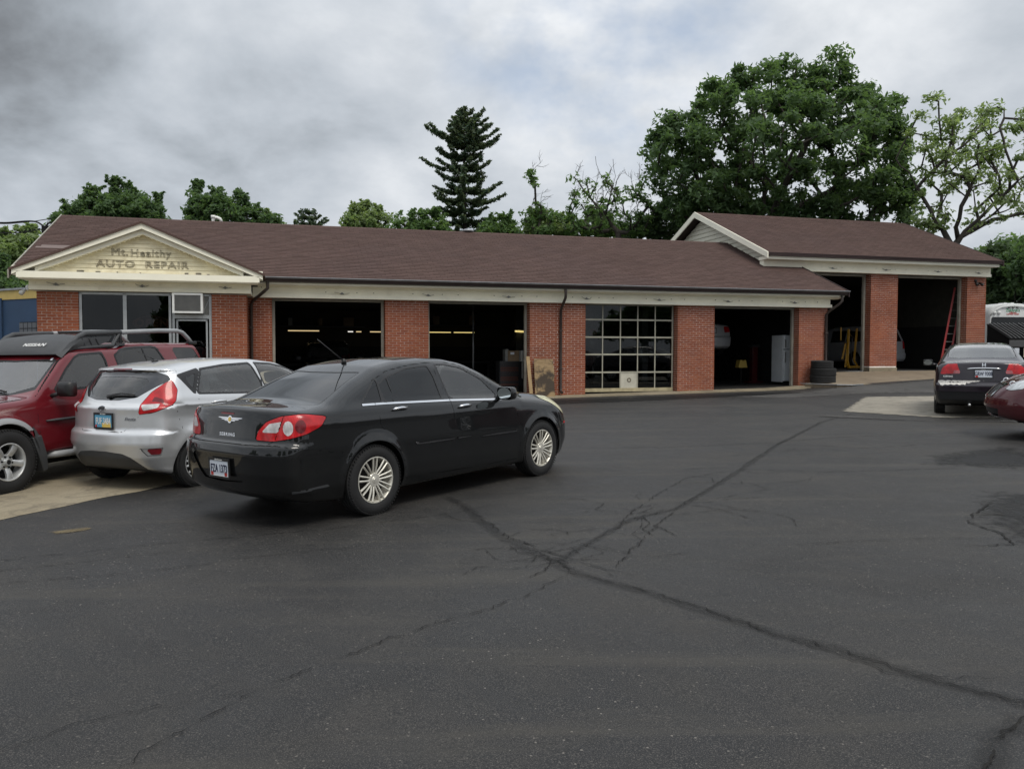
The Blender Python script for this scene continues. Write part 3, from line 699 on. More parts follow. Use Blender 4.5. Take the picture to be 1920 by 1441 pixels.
def black_sedan():
    sp = SEDAN; B = Body(sp, .024)
    root = thing('parked_car', 'black four-door sedan with dark tinted windows, parked nearest the camera', 'car')
    root.matrix_world = ground_matrix(-2.045, 8.512, .91)
    arches(B, sp)
    rw = [(.25, 1.25), (.385, 1.315), (.72, 1.395), (1.055, 1.415), (1.085, 1.30), (1.085, 1.06), (.28, 1.085)]
    fw = [(1.20, 1.42), (1.36, 1.415), (1.58, 1.375), (1.86, 1.235), (2.02, 1.06), (1.98, 1.015), (1.22, 1.055)]
    qw = [(-.04, 1.095), (.245, 1.315), (.215, 1.088)]
    B.region('rglass', 'top', [(-.63, -.1), (-.60, .35), (-.47, .655), (.20, .50), (.15, .2), (.14, -.1)], zr=(1.05, 1.6), nrm=(2, .3, 1.1))
    B.region('wglass', 'top', [(1.80, -.1), (1.72, .50), (2.33, .68), (2.50, .4), (2.55, -.1)], zr=(1.0, 1.6), nrm=(2, .3, 1.1))
    B.region('qwin', 'side', smooth_poly(qw, r=.12)); B.region('rwin', 'side', smooth_poly(rw, r=.15)); B.region('fwin', 'side', smooth_poly(fw, r=.15))
    B.region('divider', 'side', [(.405, 1.36), (.385, 1.07)], on=('rwin',), line=True, w=.010)
    B.region('wtrim', 'side', lambda p: np.minimum(np.minimum(sd_poly(p, fw), sd_poly(p, rw)), sd_poly(p, qw)) - .016, xr=(-.2, 2.1), zr=(1.0, 1.45))
    B.region('gtrim', 'top', lambda p: sd_poly(p, [(-.63, -.1), (-.60, .35), (-.47, .655), (.20, .50), (.15, .2), (.14, -.1)]) - .012, zr=(1.05, 1.6), nrm=(2, .2, 1.1))
    B.region('chrome', 'side', [(-.06, 1.078), (.25, 1.073), (1.2, 1.040), (1.98, 1.0), (2.08, .992)], on=('body', 'wtrim', 'rwin', 'fwin', 'qwin'), line=True, w=.0095, zr=(.95, 1.1))
    # tail lamps
    lp = smooth_poly([(.54, .815), (.58, .90), (.69, .98), (.88, 1.03), (1.15, 1.048), (1.43, 1.012), (1.37, .93), (1.2, .87), (1.0, .835), (.78, .81)], r=.2)
    B.region('lamp', 'wrapr', lp, zr=(.75, 1.1), xr=(-1.2, -.3))
    B.region('lampw', 'wrapr', [(.62, .885), (.73, .965), (.90, .985), (.845, .885)], on=('lamp',), xr=(-1.2, -.3))
    B.region('lampw', 'wrapr', lambda p: np.hypot(p[:, 0] - .975, (p[:, 1] - .925)) - .065, on=('lamp',), xr=(-1.2, -.3))
    B.region('lampd', 'wrapr', lambda p: np.hypot((p[:, 0] - 1.13) * .9, (p[:, 1] - .94)) - .06, on=('lamp',), xr=(-1.2, -.3))
    B.region('gap', 'wrapr', [(.935, 1.06), (.77, .76)], on=('lamp', 'lampw'), line=True, w=.006, xr=(-1.2, -.3))
    B.region('gap', 'wrapr', lambda p: sd_poly(p, lp) - .007, zr=(.75, 1.1), xr=(-1.2, -.3))
    B.region('stop', 'rear', lambda p: np.maximum(np.abs(p[:, 0]) - .11, np.abs(p[:, 1] - 1.035) - .012), zr=(1.0, 1.07))
    trunk = smooth_poly([(-.1, .77), (.5, .77), (.62, .79), (.70, .90), (.77, 1.06), (.80, 1.2), (-.1, 1.2)], r=.1)
    gapd = lambda p: np.abs(sd_poly(p, trunk)) - .0045
    B.region('gap', 'rear', gapd, zr=(.7, 1.065), xr=(-1.2, -.9))
    B.region('trunk', 'rear', trunk, zr=(.7, 1.068), xr=(-1.2, -.88))
    B.region('gap', 'top', lambda p: np.abs(sd_poly(p, [(-1.2, -.1), (-1.2, .76), (-.62, .74), (-.66, .5), (-.68, -.1)])) - .0045, zr=(1.06, 1.2), xr=(-1.1, -.5), nrm=(2, .6, 1.1))
    B.region('trunk', 'top', [(-1.2, -.1), (-1.2, .76), (-.62, .74), (-.66, .5), (-.68, -.1)], zr=(1.05, 1.2), xr=(-1.1, -.5), nrm=(2, -.2, 1.1))
    # bumper with a ledge line and the plate pocket
    bl = [(.0, .772), (.85, .772), (1.18, .735), (1.62, .66)]
    B.region('gap', 'wrapr', bl, line=True, w=.0045, xr=(-1.2, -.2), zr=(.6, .85))
    B.region('pocket', 'rear', lambda p: sd_poly(p, [(-.1, .665), (.44, .665), (.50, .645), (.30, .425), (-.1, .405)]), xr=(-1.2, -.9))
    B.region('reflect', 'wrapr', [(1.0, .36), (1.0, .335), (1.45, .36), (1.42, .385)], xr=(-1.2, -.3))
    B.region('bumper', 'wrapr', [(-.2, 0), (-.2, .772), (.85, .772), (1.18, .735), (1.62, .66), (1.60, 0)], xr=(-1.2, -.25))
    # doors
    rd = [(.20, 1.30), (.44, 1.385), (.8, 1.435), (1.135, 1.452), (1.15, 1.30), (1.195, 1.03), (1.20, .67), (1.205, .285), (.50, .285), (.42, .51), (.27, .74), (.12, .87), (.10, 1.05)]
    fd = [(1.135, 1.452), (1.35, 1.45), (1.55, 1.42), (1.87, 1.27), (2.13, 1.075), (2.26, .95), (2.39, .64), (2.36, .33), (2.3, .275), (1.205, .285), (1.20, .67), (1.195, 1.03), (1.15, 1.30)]
    allw = ('body', 'wtrim', 'chrome')
    B.region('gap', 'side', lambda p: np.minimum(np.abs(sd_poly(p, rd)), np.abs(sd_poly(p, fd))) - .0045, on=allw, xr=(.0, 2.5), zr=(.2, 1.5))
    B.region('rdoor', 'side', rd); B.region('fdoor', 'side', fd)
    for lx in ([(.60, .655), (.63, .64), (1.17, .63)], [(1.24, .632), (2.25, .605), (2.28, .612)]):
        B.region('gap2', 'side', lx, line=True, w=.010, on=('rdoor', 'fdoor'))
    # front
    B.region('headlamp', 'wrapf', smooth_poly([(.70, .70), (.80, .86), (1.10, .93), (1.55, .985), (1.72, .975), (1.5, .85), (1.30, .74), (1.0, .69)], r=.2), xr=(2.9, 4), zr=(.6, 1.05))
    B.region('marker', 'wrapf', [(1.12, .60), (1.12, .63), (1.32, .635), (1.32, .605)], xr=(3.0, 4))
    B.region('grille', 'front', [(-.1, .72), (.40, .74), (.32, .60), (-.1, .58)], xr=(3.4, 4))
    B.region('gap', 'wrapf', [(.0, .95), (.7, .95), (1.05, .95), (1.6, 1.03), (2.4, 1.06)], line=True, w=.004, xr=(2.5, 4), zr=(.9, 1.1))
    B.region('gap', 'wrapf', [(1.08, .67), (1.6, .58)], line=True, w=.004, xr=(3.0, 4), zr=(.4, .8))
    P = 'paint_black'
    emit(B, 'body', 'body', P, root); emit(B, 'gap', 'panel_gaps', 'gap_black', root, -.004, kind='stuff'); emit(B, 'bumper', 'rear_bumper', P, root)
    tk = emit(B, 'trunk', 'trunk_lid', P, root)[0]
    emit(B, 'rglass', 'rear_window', 'glass_tinted', root, -.003); emit(B, 'wglass', 'windshield', 'glass_clear', root, -.003)
    emit(B, 'wtrim', 'window_trim', 'black_plastic', root, .001, True); emit(B, 'gtrim', 'window_seal', 'black_plastic', root, .0); emit(B, 'divider', 'window_divider', 'black_plastic', root, .001, True)
    emit(B, 'chrome', 'belt_moulding', 'chrome', root, .005, True)
    lam = emit(B, 'lamp', 'tail_light', 'lens_red', root, .002, True)
    for a, o in zip(lam, emit(B, 'lampw', 'reverse_lens', 'lens_white', root, .003, True)): o.parent = a
    for a, o in zip(lam, emit(B, 'lampd', 'round_reflector', 'lens_darkred', root, .003, True)): o.parent = a
    emit(B, 'stop', 'brake_light', 'lens_darkred', root, .002); emit(B, 'pocket', 'plate_recess', P, root, -.014); emit(B, 'reflect', 'bumper_strip', 'grey_plastic', root, .002, True)
    emit(B, 'headlamp', 'headlight', 'lens_yellowed', root, .004, True); emit(B, 'marker', 'side_marker', 'lens_red', root, .003, True); emit(B, 'grille', 'grille', 'black_plastic', root, -.01)
    emit(B, 'gap2', 'door_moulding', 'moulding_grey', root, .010, True)
    fds = emit(B, 'fdoor', 'door', P, root, 0, True); rds = emit(B, 'rdoor', 'door', P, root, 0, True)
    for i, sd in enumerate(('left', 'right')):
        for w, par in ((B, None),): pass
        handle(root, B, .40, 1.005, sd, 'chrome', .20, parent=rds[i]); handle(root, B, 1.385, .962, sd, 'chrome', .20, parent=fds[i])
    emit(B, 'qwin', 'quarter_window', 'glass_tinted', root, -.003, True)
    for a, o in zip(rds, emit(B, 'rwin', 'window', 'glass_tinted', root, -.003, True)): o.parent = a
    for a, o in zip(fds, emit(B, 'fwin', 'window', 'glass_smoke', root, -.003, True)): o.parent = a
    mirror(root, (2.0, 1.00, 1.075), 'left', P, (.15, .22, .15)); mirror(root, (2.0, -1.00, 1.075), 'right', P, (.15, .22, .15))
    liners(root, sp); add_wheels(root, sp, 'pairs', .215, .222, .785)
    seat(root, .95, .38); seat(root, .95, -.38); bench(root, .15); dash(root, 2.0, 1.0)
    # roof antenna
    p = drape(B, 'top', [(.42, -.02)], off=0)[0]
    g = G(); g.lathe([(.0, .0), (.03, .0), (.022, .03), (.010, .05)], 10, 'z', tuple(p)); a = g.build('antenna', 'black_plastic', root, smooth=True)
    g = G(); g.tube([p + [0, 0, .03], p + [.05, .12, .10], p + [.10, .20, .17]], [.006, .004, .003], 5); rod(root, 'antenna_mast', [tuple(p + [-.01, 0, .03]), tuple(p + [-.33, .02, .26])], [.007, .004], 'black_plastic')
    # badge, lettering, plate
    g = []
    V, F = text_geo('SEBRING', .042, .001, xs=1.25, space=1.25, bold=.0008); decal(B, 'rear', V, F, (-.03, .845), 'chrome', 'model_lettering', tk, off=.002)
    b = G(); n = 20
    b.add([(0.034 * math.cos(a), .034 * math.sin(a) , 0) for a in np.linspace(0, 2 * math.pi, n, False)] + [(0.034 * math.cos(a), .034 * math.sin(a), .006) for a in np.linspace(0, 2 * math.pi, n, False)], [tuple(range(n, 2 * n))] + [(i, (i + 1) % n, n + (i + 1) % n, n + i) for i in range(n)])
    for s in (-1, 1):
        for j, (l, y, t) in enumerate(((.195, .012, .006), (.145, -.001, .0045), (.09, -.012, .004))):
            pts = [(s * .030, y - t), (s * l * .8, y - t * .6), (s * l, y + t * .5), (s * l * .9, y + t), (s * .030, y + t)]
            b.add([(x, yy, 0) for x, yy in pts] + [(x, yy, .004) for x, yy in pts], [tuple(range(5, 10))] + [(i, (i + 1) % 5, 5 + (i + 1) % 5, 5 + i) for i in range(5)])
    V = np.concatenate(b.v); decal(B, 'rear', V, b.f, (-.06, .985), 'chrome', 'winged_badge', tk, off=.003)
    V = np.array([(0.022 * math.cos(a), .022 * math.sin(a), .0) for a in np.linspace(0, 2 * math.pi, n, False)]); decal(B, 'rear', V, [tuple(range(n))], (-.06, .985), 'plate_yellow', 'badge_centre', tk, off=.012)
    plate(B, 'rear', (-.005, .535), root, 'plate_white', 'FZA 1373', header='Jake Sweeney', extras=((-.135, -.095, -.07, -.035, 'red_print'), (.085, .125, -.07, -.035, 'red_print'), (-.14, .14, -.074, -.066, 'white_paint')))
    return root
def silver_hatchback():
    sp = HATCH; B = Body(sp, .024)
    root = thing('parked_car', 'silver hatchback with tall red tail lights between the maroon SUV and black sedan', 'car')
    root.matrix_world = ground_matrix(-4.46, 10.185, 1.087, -.01)
    arches(B, sp)
    gl = smooth_poly([(-.1, 1.055), (.20, 1.055), (.44, 1.09), (.70, 1.275), (.64, 1.335), (.50, 1.385), (.25, 1.405), (-.1, 1.41)], r=.1)
    gi = smooth_poly([(-.1, 1.085), (.16, 1.085), (.34, 1.11), (.50, 1.25), (.45, 1.30), (.25, 1.32), (-.1, 1.325)], r=.2)
    B.region('glass', 'rear', gi, zr=(1.0, 1.42), xr=(-1, -.2)); B.region('frit', 'rear', gl, zr=(1.0, 1.405), xr=(-1, -.1), nrm=(0, -1.1, -.02))
    B.region('stop', 'rear', lambda p: np.maximum(np.abs(p[:, 0]) - .17, np.abs(p[:, 1] - 1.405) - .014), xr=(-1, -.2))
    lp = smooth_poly([(.70, .905), (.73, 1.01), (.90, 1.15), (1.18, 1.285), (1.22, 1.26), (1.285, 1.17), (1.27, 1.05), (1.21, 1.0), (.95, .93)], r=.15)
    B.region('lamp', 'wrapr', lp, xr=(-1, .2)); B.region('lampw', 'wrapr', smooth_poly([(.735, 1.01), (1.04, 1.02), (1.0, .975), (.78, .945)], r=.15), on=('lamp',), xr=(-1, .2))
    B.region('lampk', 'wrapr', lambda p: np.minimum(sd_poly(p, [(.95, 1.10), (1.08, 1.07), (1.10, 1.03), (.90, 1.045)]), sd_line(p, [(1.0, 1.06), (1.12, 1.0)]) - .008), on=('lamp',), xr=(-1, .2))
    B.region('gap', 'wrapr', lambda p: sd_poly(p, lp) - .007, xr=(-1, .2))
    hatchp = smooth_poly([(-.1, .70), (.34, .70), (.46, .76), (.62, .99), (.70, 1.15), (.78, 1.30), (.70, 1.42), (-.1, 1.6)], r=.1)
    B.region('gap', 'rear', lambda p: np.abs(sd_poly(p, hatchp)) - .004, xr=(-1, -.2), zr=(.6, 1.4))
    B.region('panelgap', 'rear', lambda p: np.minimum(np.abs(p[:, 1] - .915), np.abs(p[:, 1] - .997)) - .004, xr=(-1, -.3), zr=(.9, 1.01))
    B.region('hatch', 'rear', hatchp, xr=(-1, -.2), zr=(.6, 1.43), on=('body', 'panelgap'))
    B.region('gap', 'top', lambda p: np.abs(p[:, 0] + .02 + p[:, 1] * .18) - .004, xr=(-.5, .2), zr=(1.35, 1.6), nrm=(2, .4, 1.1))
    B.region('low', 'wrapr', smooth_poly([(-.3, .1), (-.3, .475), (.15, .475), (.42, .455), (.56, .41), (.80, .27), (.86, .1)], r=.1), xr=(-1, .0))
    B.region('reflect', 'wrapr', [(.80, .51), (1.06, .515), (1.02, .445), (.88, .445)], xr=(-1, .1)); B.region('refbez', 'wrapr', [(.70, .52), (1.07, .525), (1.03, .433), (.82, .43)], xr=(-1, .1))
    B.region('gap', 'wrapr', [(.46, .69), (.75, .80), (.98, .90), (1.02, .93)], line=True, w=.002, xr=(-1, .1))
    B.region('gap', 'wrapr', [(1.27, 1.0), (1.30, .86), (1.37, .68), (1.43, .60)], line=True, w=.004, xr=(-1, .2))
    qw = [(-.14, 1.325), (.15, 1.385), (-.0, 1.13)]; rw = [(.21, 1.385), (.6, 1.42), (1.04, 1.43), (1.12, 1.2), (1.12, 1.075), (.75, 1.085), (.06, 1.12)]
    fw = [(1.15, 1.43), (1.45, 1.41), (1.75, 1.34), (2.05, 1.16), (2.1, 1.05), (1.2, 1.07)]
    B.region('qwin', 'side', smooth_poly([(-.07, 1.30), (.11, 1.35), (.0, 1.17)], r=.15)); B.region('rwin', 'side', smooth_poly(rw, r=.12)); B.region('fwin', 'side', smooth_poly(fw, r=.12))
    B.region('wtrim', 'side', lambda p: np.minimum(np.minimum(sd_poly(p, fw), sd_poly(p, rw)), sd_poly(p, qw)) - .022, xr=(-.3, 2.2), zr=(1.0, 1.5))
    B.region('wtrim', 'side', [(-.2, 1.31), (.2, 1.41), (1.1, 1.45), (1.2, 1.05), (-.0, 1.09)], xr=(-.3, 1.3), zr=(1.0, 1.5), on=('body',)) if 0 else None
    B.region('wglass', 'top', [(1.52, -.1), (1.45, .50), (2.22, .68), (2.42, .4), (2.48, -.1)], zr=(.95, 1.6), nrm=(2, .3, 1.1))
    rd = [(.18, 1.42), (.6, 1.455), (1.07, 1.465), (1.16, 1.2), (1.16, .3), (.48, .3), (.40, .62), (.22, .84), (.06, .97), (.0, 1.12)]
    fd = [(1.07, 1.465), (1.45, 1.45), (1.8, 1.36), (2.12, 1.14), (2.16, .9), (2.12, .3), (1.16, .3), (1.16, 1.2)]
    B.region('gap', 'side', lambda p: np.minimum(np.abs(sd_poly(p, rd)), np.abs(sd_poly(p, fd))) - .004, xr=(-.1, 2.3), zr=(.2, 1.09))
    B.region('rdoor', 'side', rd, zr=(.2, 1.5)); B.region('fdoor', 'side', fd, zr=(.2, 1.5))
    B.region('headlamp', 'wrapf', smooth_poly([(.7, .66), (.9, .82), (1.4, .95), (1.5, .92), (1.2, .72)], r=.2), xr=(2.4, 4)); B.region('grille', 'front', [(-.1, .55), (.4, .52), (.3, .32), (-.1, .3)], xr=(2.8, 4))
    P = 'paint_silver'
    emit(B, 'body', 'body', P, root); emit(B, 'gap', 'panel_gaps', 'gap_black', root, -.004, kind='stuff')
    h = emit(B, 'hatch', 'tailgate', P, root)[0]; emit(B, 'panelgap', 'panel_gap', 'gap_black', h, -.003)
    emit(B, 'glass', 'rear_window', 'glass_smoke', root, -.003); emit(B, 'frit', 'window_surround', 'black_gloss', root); emit(B, 'stop', 'brake_light', 'lens_darkred', root, .001)
    lam = emit(B, 'lamp', 'tail_light', 'lens_red', root, .004, True)
    for a, o in zip(lam, emit(B, 'lampw', 'reverse_lens', 'lens_white', root, .005, True)): o.parent = a
    for a, o in zip(lam, emit(B, 'lampk', 'lamp_reflection', 'lens_darkred', root, .005, True)): o.parent = a
    emit(B, 'low', 'bumper_valance', 'grey_plastic', root, .002); emit(B, 'reflect', 'bumper_reflector', 'lens_darkred', root, -.006, True); emit(B, 'refbez', 'reflector_recess', P, root, -.012, True)
    emit(B, 'wtrim', 'window_trim', 'black_plastic', root, .001, True); emit(B, 'wglass', 'windshield', 'glass_clear', root, -.003)
    emit(B, 'headlamp', 'headlight', 'lens_clear', root, .002, True); emit(B, 'grille', 'grille', 'black_plastic', root, -.01)
    fds = emit(B, 'fdoor', 'door', P, root, 0, True); rds = emit(B, 'rdoor', 'door', P, root, 0, True)
    for i, sd in enumerate(('left', 'right')): handle(root, B, .32, .985, sd, P, .22, parent=rds[i]); handle(root, B, 1.30, .955, sd, P, .20, parent=fds[i])
    emit(B, 'qwin', 'quarter_window', 'glass_smoke', root, -.003, True)
    for a, o in zip(rds, emit(B, 'rwin', 'window', 'glass_clear', root, -.003, True)): o.parent = a
    for a, o in zip(fds, emit(B, 'fwin', 'window', 'glass_clear', root, -.003, True)): o.parent = a
    mirror(root, (1.95, .97, 1.05), 'left', P); mirror(root, (1.95, -.97, 1.05), 'right', P)
    liners(root, sp, .74); add_wheels(root, sp, 'cap', .19, .20, .745)
    seat(root, .85, .35); seat(root, .85, -.35); bench(root, .12, w=1.1, h=.50); dash(root, 1.85, .98, w=.6, wheel_y=.35)
    # recess for the plate, badge, lettering, wiper, aerial
    V, F = text_geo('Fiesta', .055, .0015, xs=1.1, shear=.3, bold=.001); decal(B, 'rear', V, F, (-.44, .85), 'chrome', 'model_lettering', h)
    a = np.linspace(0, 2 * math.pi, 24, False); V = np.concatenate([np.stack([.062 * np.cos(a), .028 * np.sin(a), a * 0], 1), np.stack([.062 * np.cos(a), .028 * np.sin(a), a * 0 + .006], 1)])
    F = [tuple(range(24, 48))] + [(i, (i + 1) % 24, 24 + (i + 1) % 24, 24 + i) for i in range(24)]; decal(B, 'rear', V, F, (-.02, .965), 'chrome', 'oval_badge', h)
    V2 = V.copy(); V2[:, :2] *= .86; decal(B, 'rear', V2, [F[0]], (-.02, .965), 'black_plastic', 'badge_centre', h, off=.0035)
    plate(B, 'rear', (-.05, .822), root, 'plate_blue', 'FUF 3484', ink='white_paint', header='McCluskey', extras=((-.02, .13, -.074, -.02, 'plate_yellow'), (-.14, -.11, -.074, -.045, 'red_print')))
    wp = drape(B, 'rear', [(-.02, 1.08), (-.08, 1.10), (-.30, 1.105), (-.40, 1.10)], off=.02); o = rod(root, 'rear_wiper', wp, [.022, .014, .009, .007], 'black_plastic'); 
    wp = drape(B, 'rear', [(-.0, 1.095), (-.22, 1.125), (-.42, 1.11)], off=.028); rod(root, 'wiper_blade', wp, .008, 'black_plastic')
    p = drape(B, 'top', [(.12, .02)], off=0)[0]; g = G(); g.lathe([(0, 0), (.045, 0), (.035, .018), (.012, .03)], 12, 'z', tuple(p)); g.build('antenna_base', 'black_plastic', root, smooth=True)
    rod(root, 'antenna_mast', [tuple(p + [0, 0, .02]), tuple(p + [-.22, .05, .14])], [.006, .003], 'black_plastic')
    return root

def maroon_suv(dark=False):
    sp = SUV_; B = Body(sp, .026)
    P = 'paint_dark' if dark else 'paint_maroon'
    root = thing('parked_suv', 'dark SUV facing out of the leftmost open service bay' if dark else 'maroon SUV with a roof rack and fairing, parked in front of the office', 'SUV')
    root.matrix_world = ground_matrix(-5.857, 12.266, 4.418, -.02)
    arches(B, sp)
    fw = [(1.85, 1.165), (1.62, 1.40), (1.44, 1.545), (1.35, 1.58), (.99, 1.595), (.95, 1.50), (.93, 1.19)]
    rw = [(.74, 1.56), (.62, 1.625), (.50, 1.65), (.0, 1.665), (-.08, 1.64), (-.22, 1.42), (-.26, 1.26), (-.1, 1.17), (.66, 1.17)]
    cw = [(-.40, 1.66), (-.90, 1.65), (-1.02, 1.45), (-1.04, 1.25), (-.60, 1.23)]
    B.region('fwin', 'side', smooth_poly(fw, r=.12)); B.region('rwin', 'side', smooth_poly(rw, r=.12)); B.region('cwin', 'side', smooth_poly(cw, r=.2))
    B.region('divider', 'side', [(.22, 1.7), (.10, 1.3), (.08, 1.1)], on=('rwin',), line=True, w=.012)
    B.region('wtrim', 'side', lambda p: np.minimum(sd_poly(p, fw), sd_poly(p, rw)) - .028, xr=(-.4, 2.0), zr=(1.1, 1.7))
    B.region('wglass', 'top', [(1.73, -.1), (1.69, .60), (2.06, .66), (2.17, .4), (2.20, -.1)], zr=(1.1, 1.7), nrm=(2, .2, 1.1), xr=(1.5, 2.4))
    B.region('wseal', 'top', [(1.71, -.1), (1.67, .63), (2.10, .71), (2.22, .4), (2.25, -.1)], zr=(1.1, 1.7), nrm=(2, .1, 1.1), xr=(1.5, 2.4))
    fd = [(2.16, 1.10), (1.68, 1.52), (1.50, 1.625), (.88, 1.645), (.86, .42), (2.10, .42), (2.17, .8)]
    rd = [(.88, 1.645), (.60, 1.69), (-.02, 1.705), (-.16, 1.62), (-.34, 1.25), (-.32, .95), (.1, .88), (.36, .70), (.48, .42), (.86, .42)]
    B.region('gap', 'side', lambda p: np.minimum(np.abs(sd_poly(p, fd)), np.abs(sd_poly(p, rd))) - .005, xr=(-.5, 2.3), zr=(.3, 1.7), nrm=None)
    B.region('gap', 'side', [(-.10, 1.72), (-.42, 1.25)], line=True, w=.004, xr=(-.6, 0), zr=(1.2, 1.7))
    B.region('fdoor', 'side', fd); B.region('rdoor', 'side', rd)
    B.region('gap', 'wrapf', [(0, 1.03), (.6, 1.03), (1.6, 1.06), (2.2, 1.09)], line=True, w=.004, xr=(2.3, 4), zr=(1.0, 1.12))
    B.region('cladding', 'side', lambda p: np.where((p[:, 0] < 2.28) | (p[:, 0] > 3.02), np.hypot(p[:, 0] - 2.65, p[:, 1] - .38) - .53, 1), xr=(2.0, 3.3), zr=(.2, .78))
    B.region('flarelip', 'side', lambda p: np.abs(np.hypot(p[:, 0] - 2.65, p[:, 1] - .38) - .47) - .03, xr=(2.0, 3.3), zr=(.7, 1.0))
    B.region('headlamp', 'wrapf', [(.70, .78), (.72, .98), (1.1, 1.0), (1.2, .95), (1.15, .80)], xr=(3.0, 4)); B.region('grille', 'front', [(-.1, .76), (.50, .76), (.52, .98), (-.1, .98)], xr=(3.2, 4))
    B.region('bumper', 'wrapf', [(0, .3), (0, .74), (1.25, .74), (1.25, .3)], xr=(3.0, 4)); B.region('tail', 'wrapr', [(.70, .95), (.70, 1.25), (.95, 1.25), (.98, .95)], xr=(-1.5, -.8)); B.region('rwindow', 'rear', [(-.1, 1.2), (.55, 1.2), (.5, 1.55), (-.1, 1.55)], xr=(-1.5, -.8))
    emit(B, 'body', 'body', P, root); emit(B, 'gap', 'panel_gaps', 'gap_black', root, -.004, kind='stuff'); emit(B, 'wtrim', 'window_trim', 'black_plastic', root, .002, True)
    emit(B, 'wglass', 'windshield', 'glass_clear', root, -.004); emit(B, 'wseal', 'windshield_seal', 'black_plastic', root)
    emit(B, 'cladding', 'wheel_cladding', 'grey_plastic', root, .012, True); emit(B, 'flarelip', 'arch_trim', 'silver_plastic', root, .012, True)
    emit(B, 'headlamp', 'headlight', 'lens_clear', root, .003, True); emit(B, 'grille', 'grille', 'black_plastic', root, -.01); emit(B, 'bumper', 'front_bumper', 'silver_plastic', root, .01)
    emit(B, 'tail', 'tail_light', 'lens_red', root, .003, True); emit(B, 'rwindow', 'rear_window', 'glass_privacy', root, -.004)
    fds = emit(B, 'fdoor', 'door', P, root, 0, True); rds = emit(B, 'rdoor', 'door', P, root, 0, True)
    for a, o in zip(fds, emit(B, 'fwin', 'window', 'glass_smoke', root, -.004, True)): o.parent = a
    for a, o in zip(rds, emit(B, 'rwin', 'window', 'glass_privacy', root, -.004, True)): o.parent = a
    emit(B, 'cwin', 'cargo_window', 'glass_privacy', root, -.004, True); emit(B, 'divider', 'window_divider', 'black_plastic', root, .0, True)
    liners(root, sp, .76); add_wheels(root, sp, 'five', .26, .215, .755)
    for sgn, sd in ((1, 'left'), (-1, 'right')): mirror(root, (1.90, sgn * .98, 1.18), sd, 'black_plastic', (.13, .24, .20))
    if not dark:
        for i, sd in enumerate(('left', 'right')):
            s = 1 if sd == 'left' else -1
            for (a, b, par) in ((2.06, .92, fds[i]), (.80, .50, rds[i])):
                P3 = drape(B, sd, [(a + (b - a) * t, .80) for t in np.linspace(0, 1, 9)], off=.004)
                g = G(); g.tube(P3, [.02] + [.040] * 7 + [.03], 8, flat=.4); g.build('side_moulding', 'grey_plastic', par, smooth=True)
            # round step tube
            g = G(); g.tube([(2.0, s * .70, .36), (1.9, s * .80, .37), (1.7, s * .84, .37), (.6, s * .84, .37), (.5, s * .80, .37), (.42, s * .70, .36)], .042, 12); g.build('side_step', 'silver_plastic', root, smooth=True)
            # mud guard
            g = G(); g.prism([(2.30, .62), (2.17, .64), (2.10, .40), (2.09, .22), (2.16, .19), (2.22, .40)], s * .66, s * .86); bevel(g.build('mud_guard', 'grey_plastic', root), .01)
            handle(root, B, 1.12, 1.04, sd, 'black_plastic', .18, parent=fds[i])
        # roof fairing: a wide plastic wedge over the windscreen header
        g = G(); secs = []
        for x, zt, zb, w in ((1.70, 1.640, 1.60, .66), (1.52, 1.785, 1.63, .655), (1.36, 1.845, 1.66, .64), (1.18, 1.865, 1.67, .62), (1.12, 1.855, 1.67, .61)):
            secs.append([(x + (0 if abs(y) < .5 else -.07 * (abs(y) - .5) / .12), y * w / .62, zt - .035 * (y / .62) ** 2 - (0.05 if abs(y) > .6 else 0)) for y in (-.62, -.6, -.5, -.25, 0, .25, .5, .6, .62)] + [(x, .60 * w / .62, zb), (x, -.60 * w / .62, zb)])
        V = [p for sct in secs for p in sct]; n = 11
        F = [(i * n + j, i * n + (j + 1) % n, (i + 1) * n + (j + 1) % n, (i + 1) * n + j) for i in range(4) for j in range(n)] + [tuple(range(n)), tuple(4 * n + j for j in range(n))]
        g.add(V, F); fa = g.build('roof_fairing', 'grey_plastic', root, smooth=True, autosmooth=40)
        V, F = text_geo('NISSAN', .075, .001, xs=1.25, space=1.15, shear=.15, bold=.002)
        c = Vector((1.595, -.02 + .22, 1.715)); m = Matrix.Translation(c) @ Matrix(((0, -.74, .67, 0), (1, 0, 0, 0), (0, .67, .74, 0), (0, 0, 0, 1))); V = np.array([tuple(m @ Vector((v[0], v[1], v[2] + .012))) for v in V])
        g = G(); g.add(V, F); g.build('fairing_lettering', 'white_paint', fa, recalc=False)
        # tubular rack
        for s in (1, -1):
            y = s * .60
            g = G(); g.tube([(1.52, y, 1.66), (1.30, y, 1.82), (1.18, y, 1.865), (.62, y, 1.885), (.52, y, 1.885)], [.026, .034, .037, .034, .030], 10); g.tube([(1.42, y, 1.67), (.70, y, 1.70), (.58, y, 1.86)], [.02, .03, .03], 8)
            g.prism([(1.46, 1.70), (1.22, 1.81), (.72, 1.83), (.78, 1.76), (1.0, 1.70)], y - .015, y + .015)
            for q in (1.22, 1.10, .98): g.tube([(q - .02, y + s * .018, 1.72), (q + .03, y + s * .022, 1.80)], .010, 6)
            g.box(.50, .66, y - .03, y + .03, 1.70, 1.735); g.build('rack_fairing_arm', 'grey_plastic', root, smooth=True, autosmooth=50)
            g = G(); g.tube([(.54, y, 1.885), (-.2, y, 1.91), (-.62, y, 1.91), (-.74, y, 1.885), (-.86, y, 1.80), (-.94, y, 1.73)], .032, 12)
            g.build('roof_rail', 'silver_plastic', root, smooth=True)
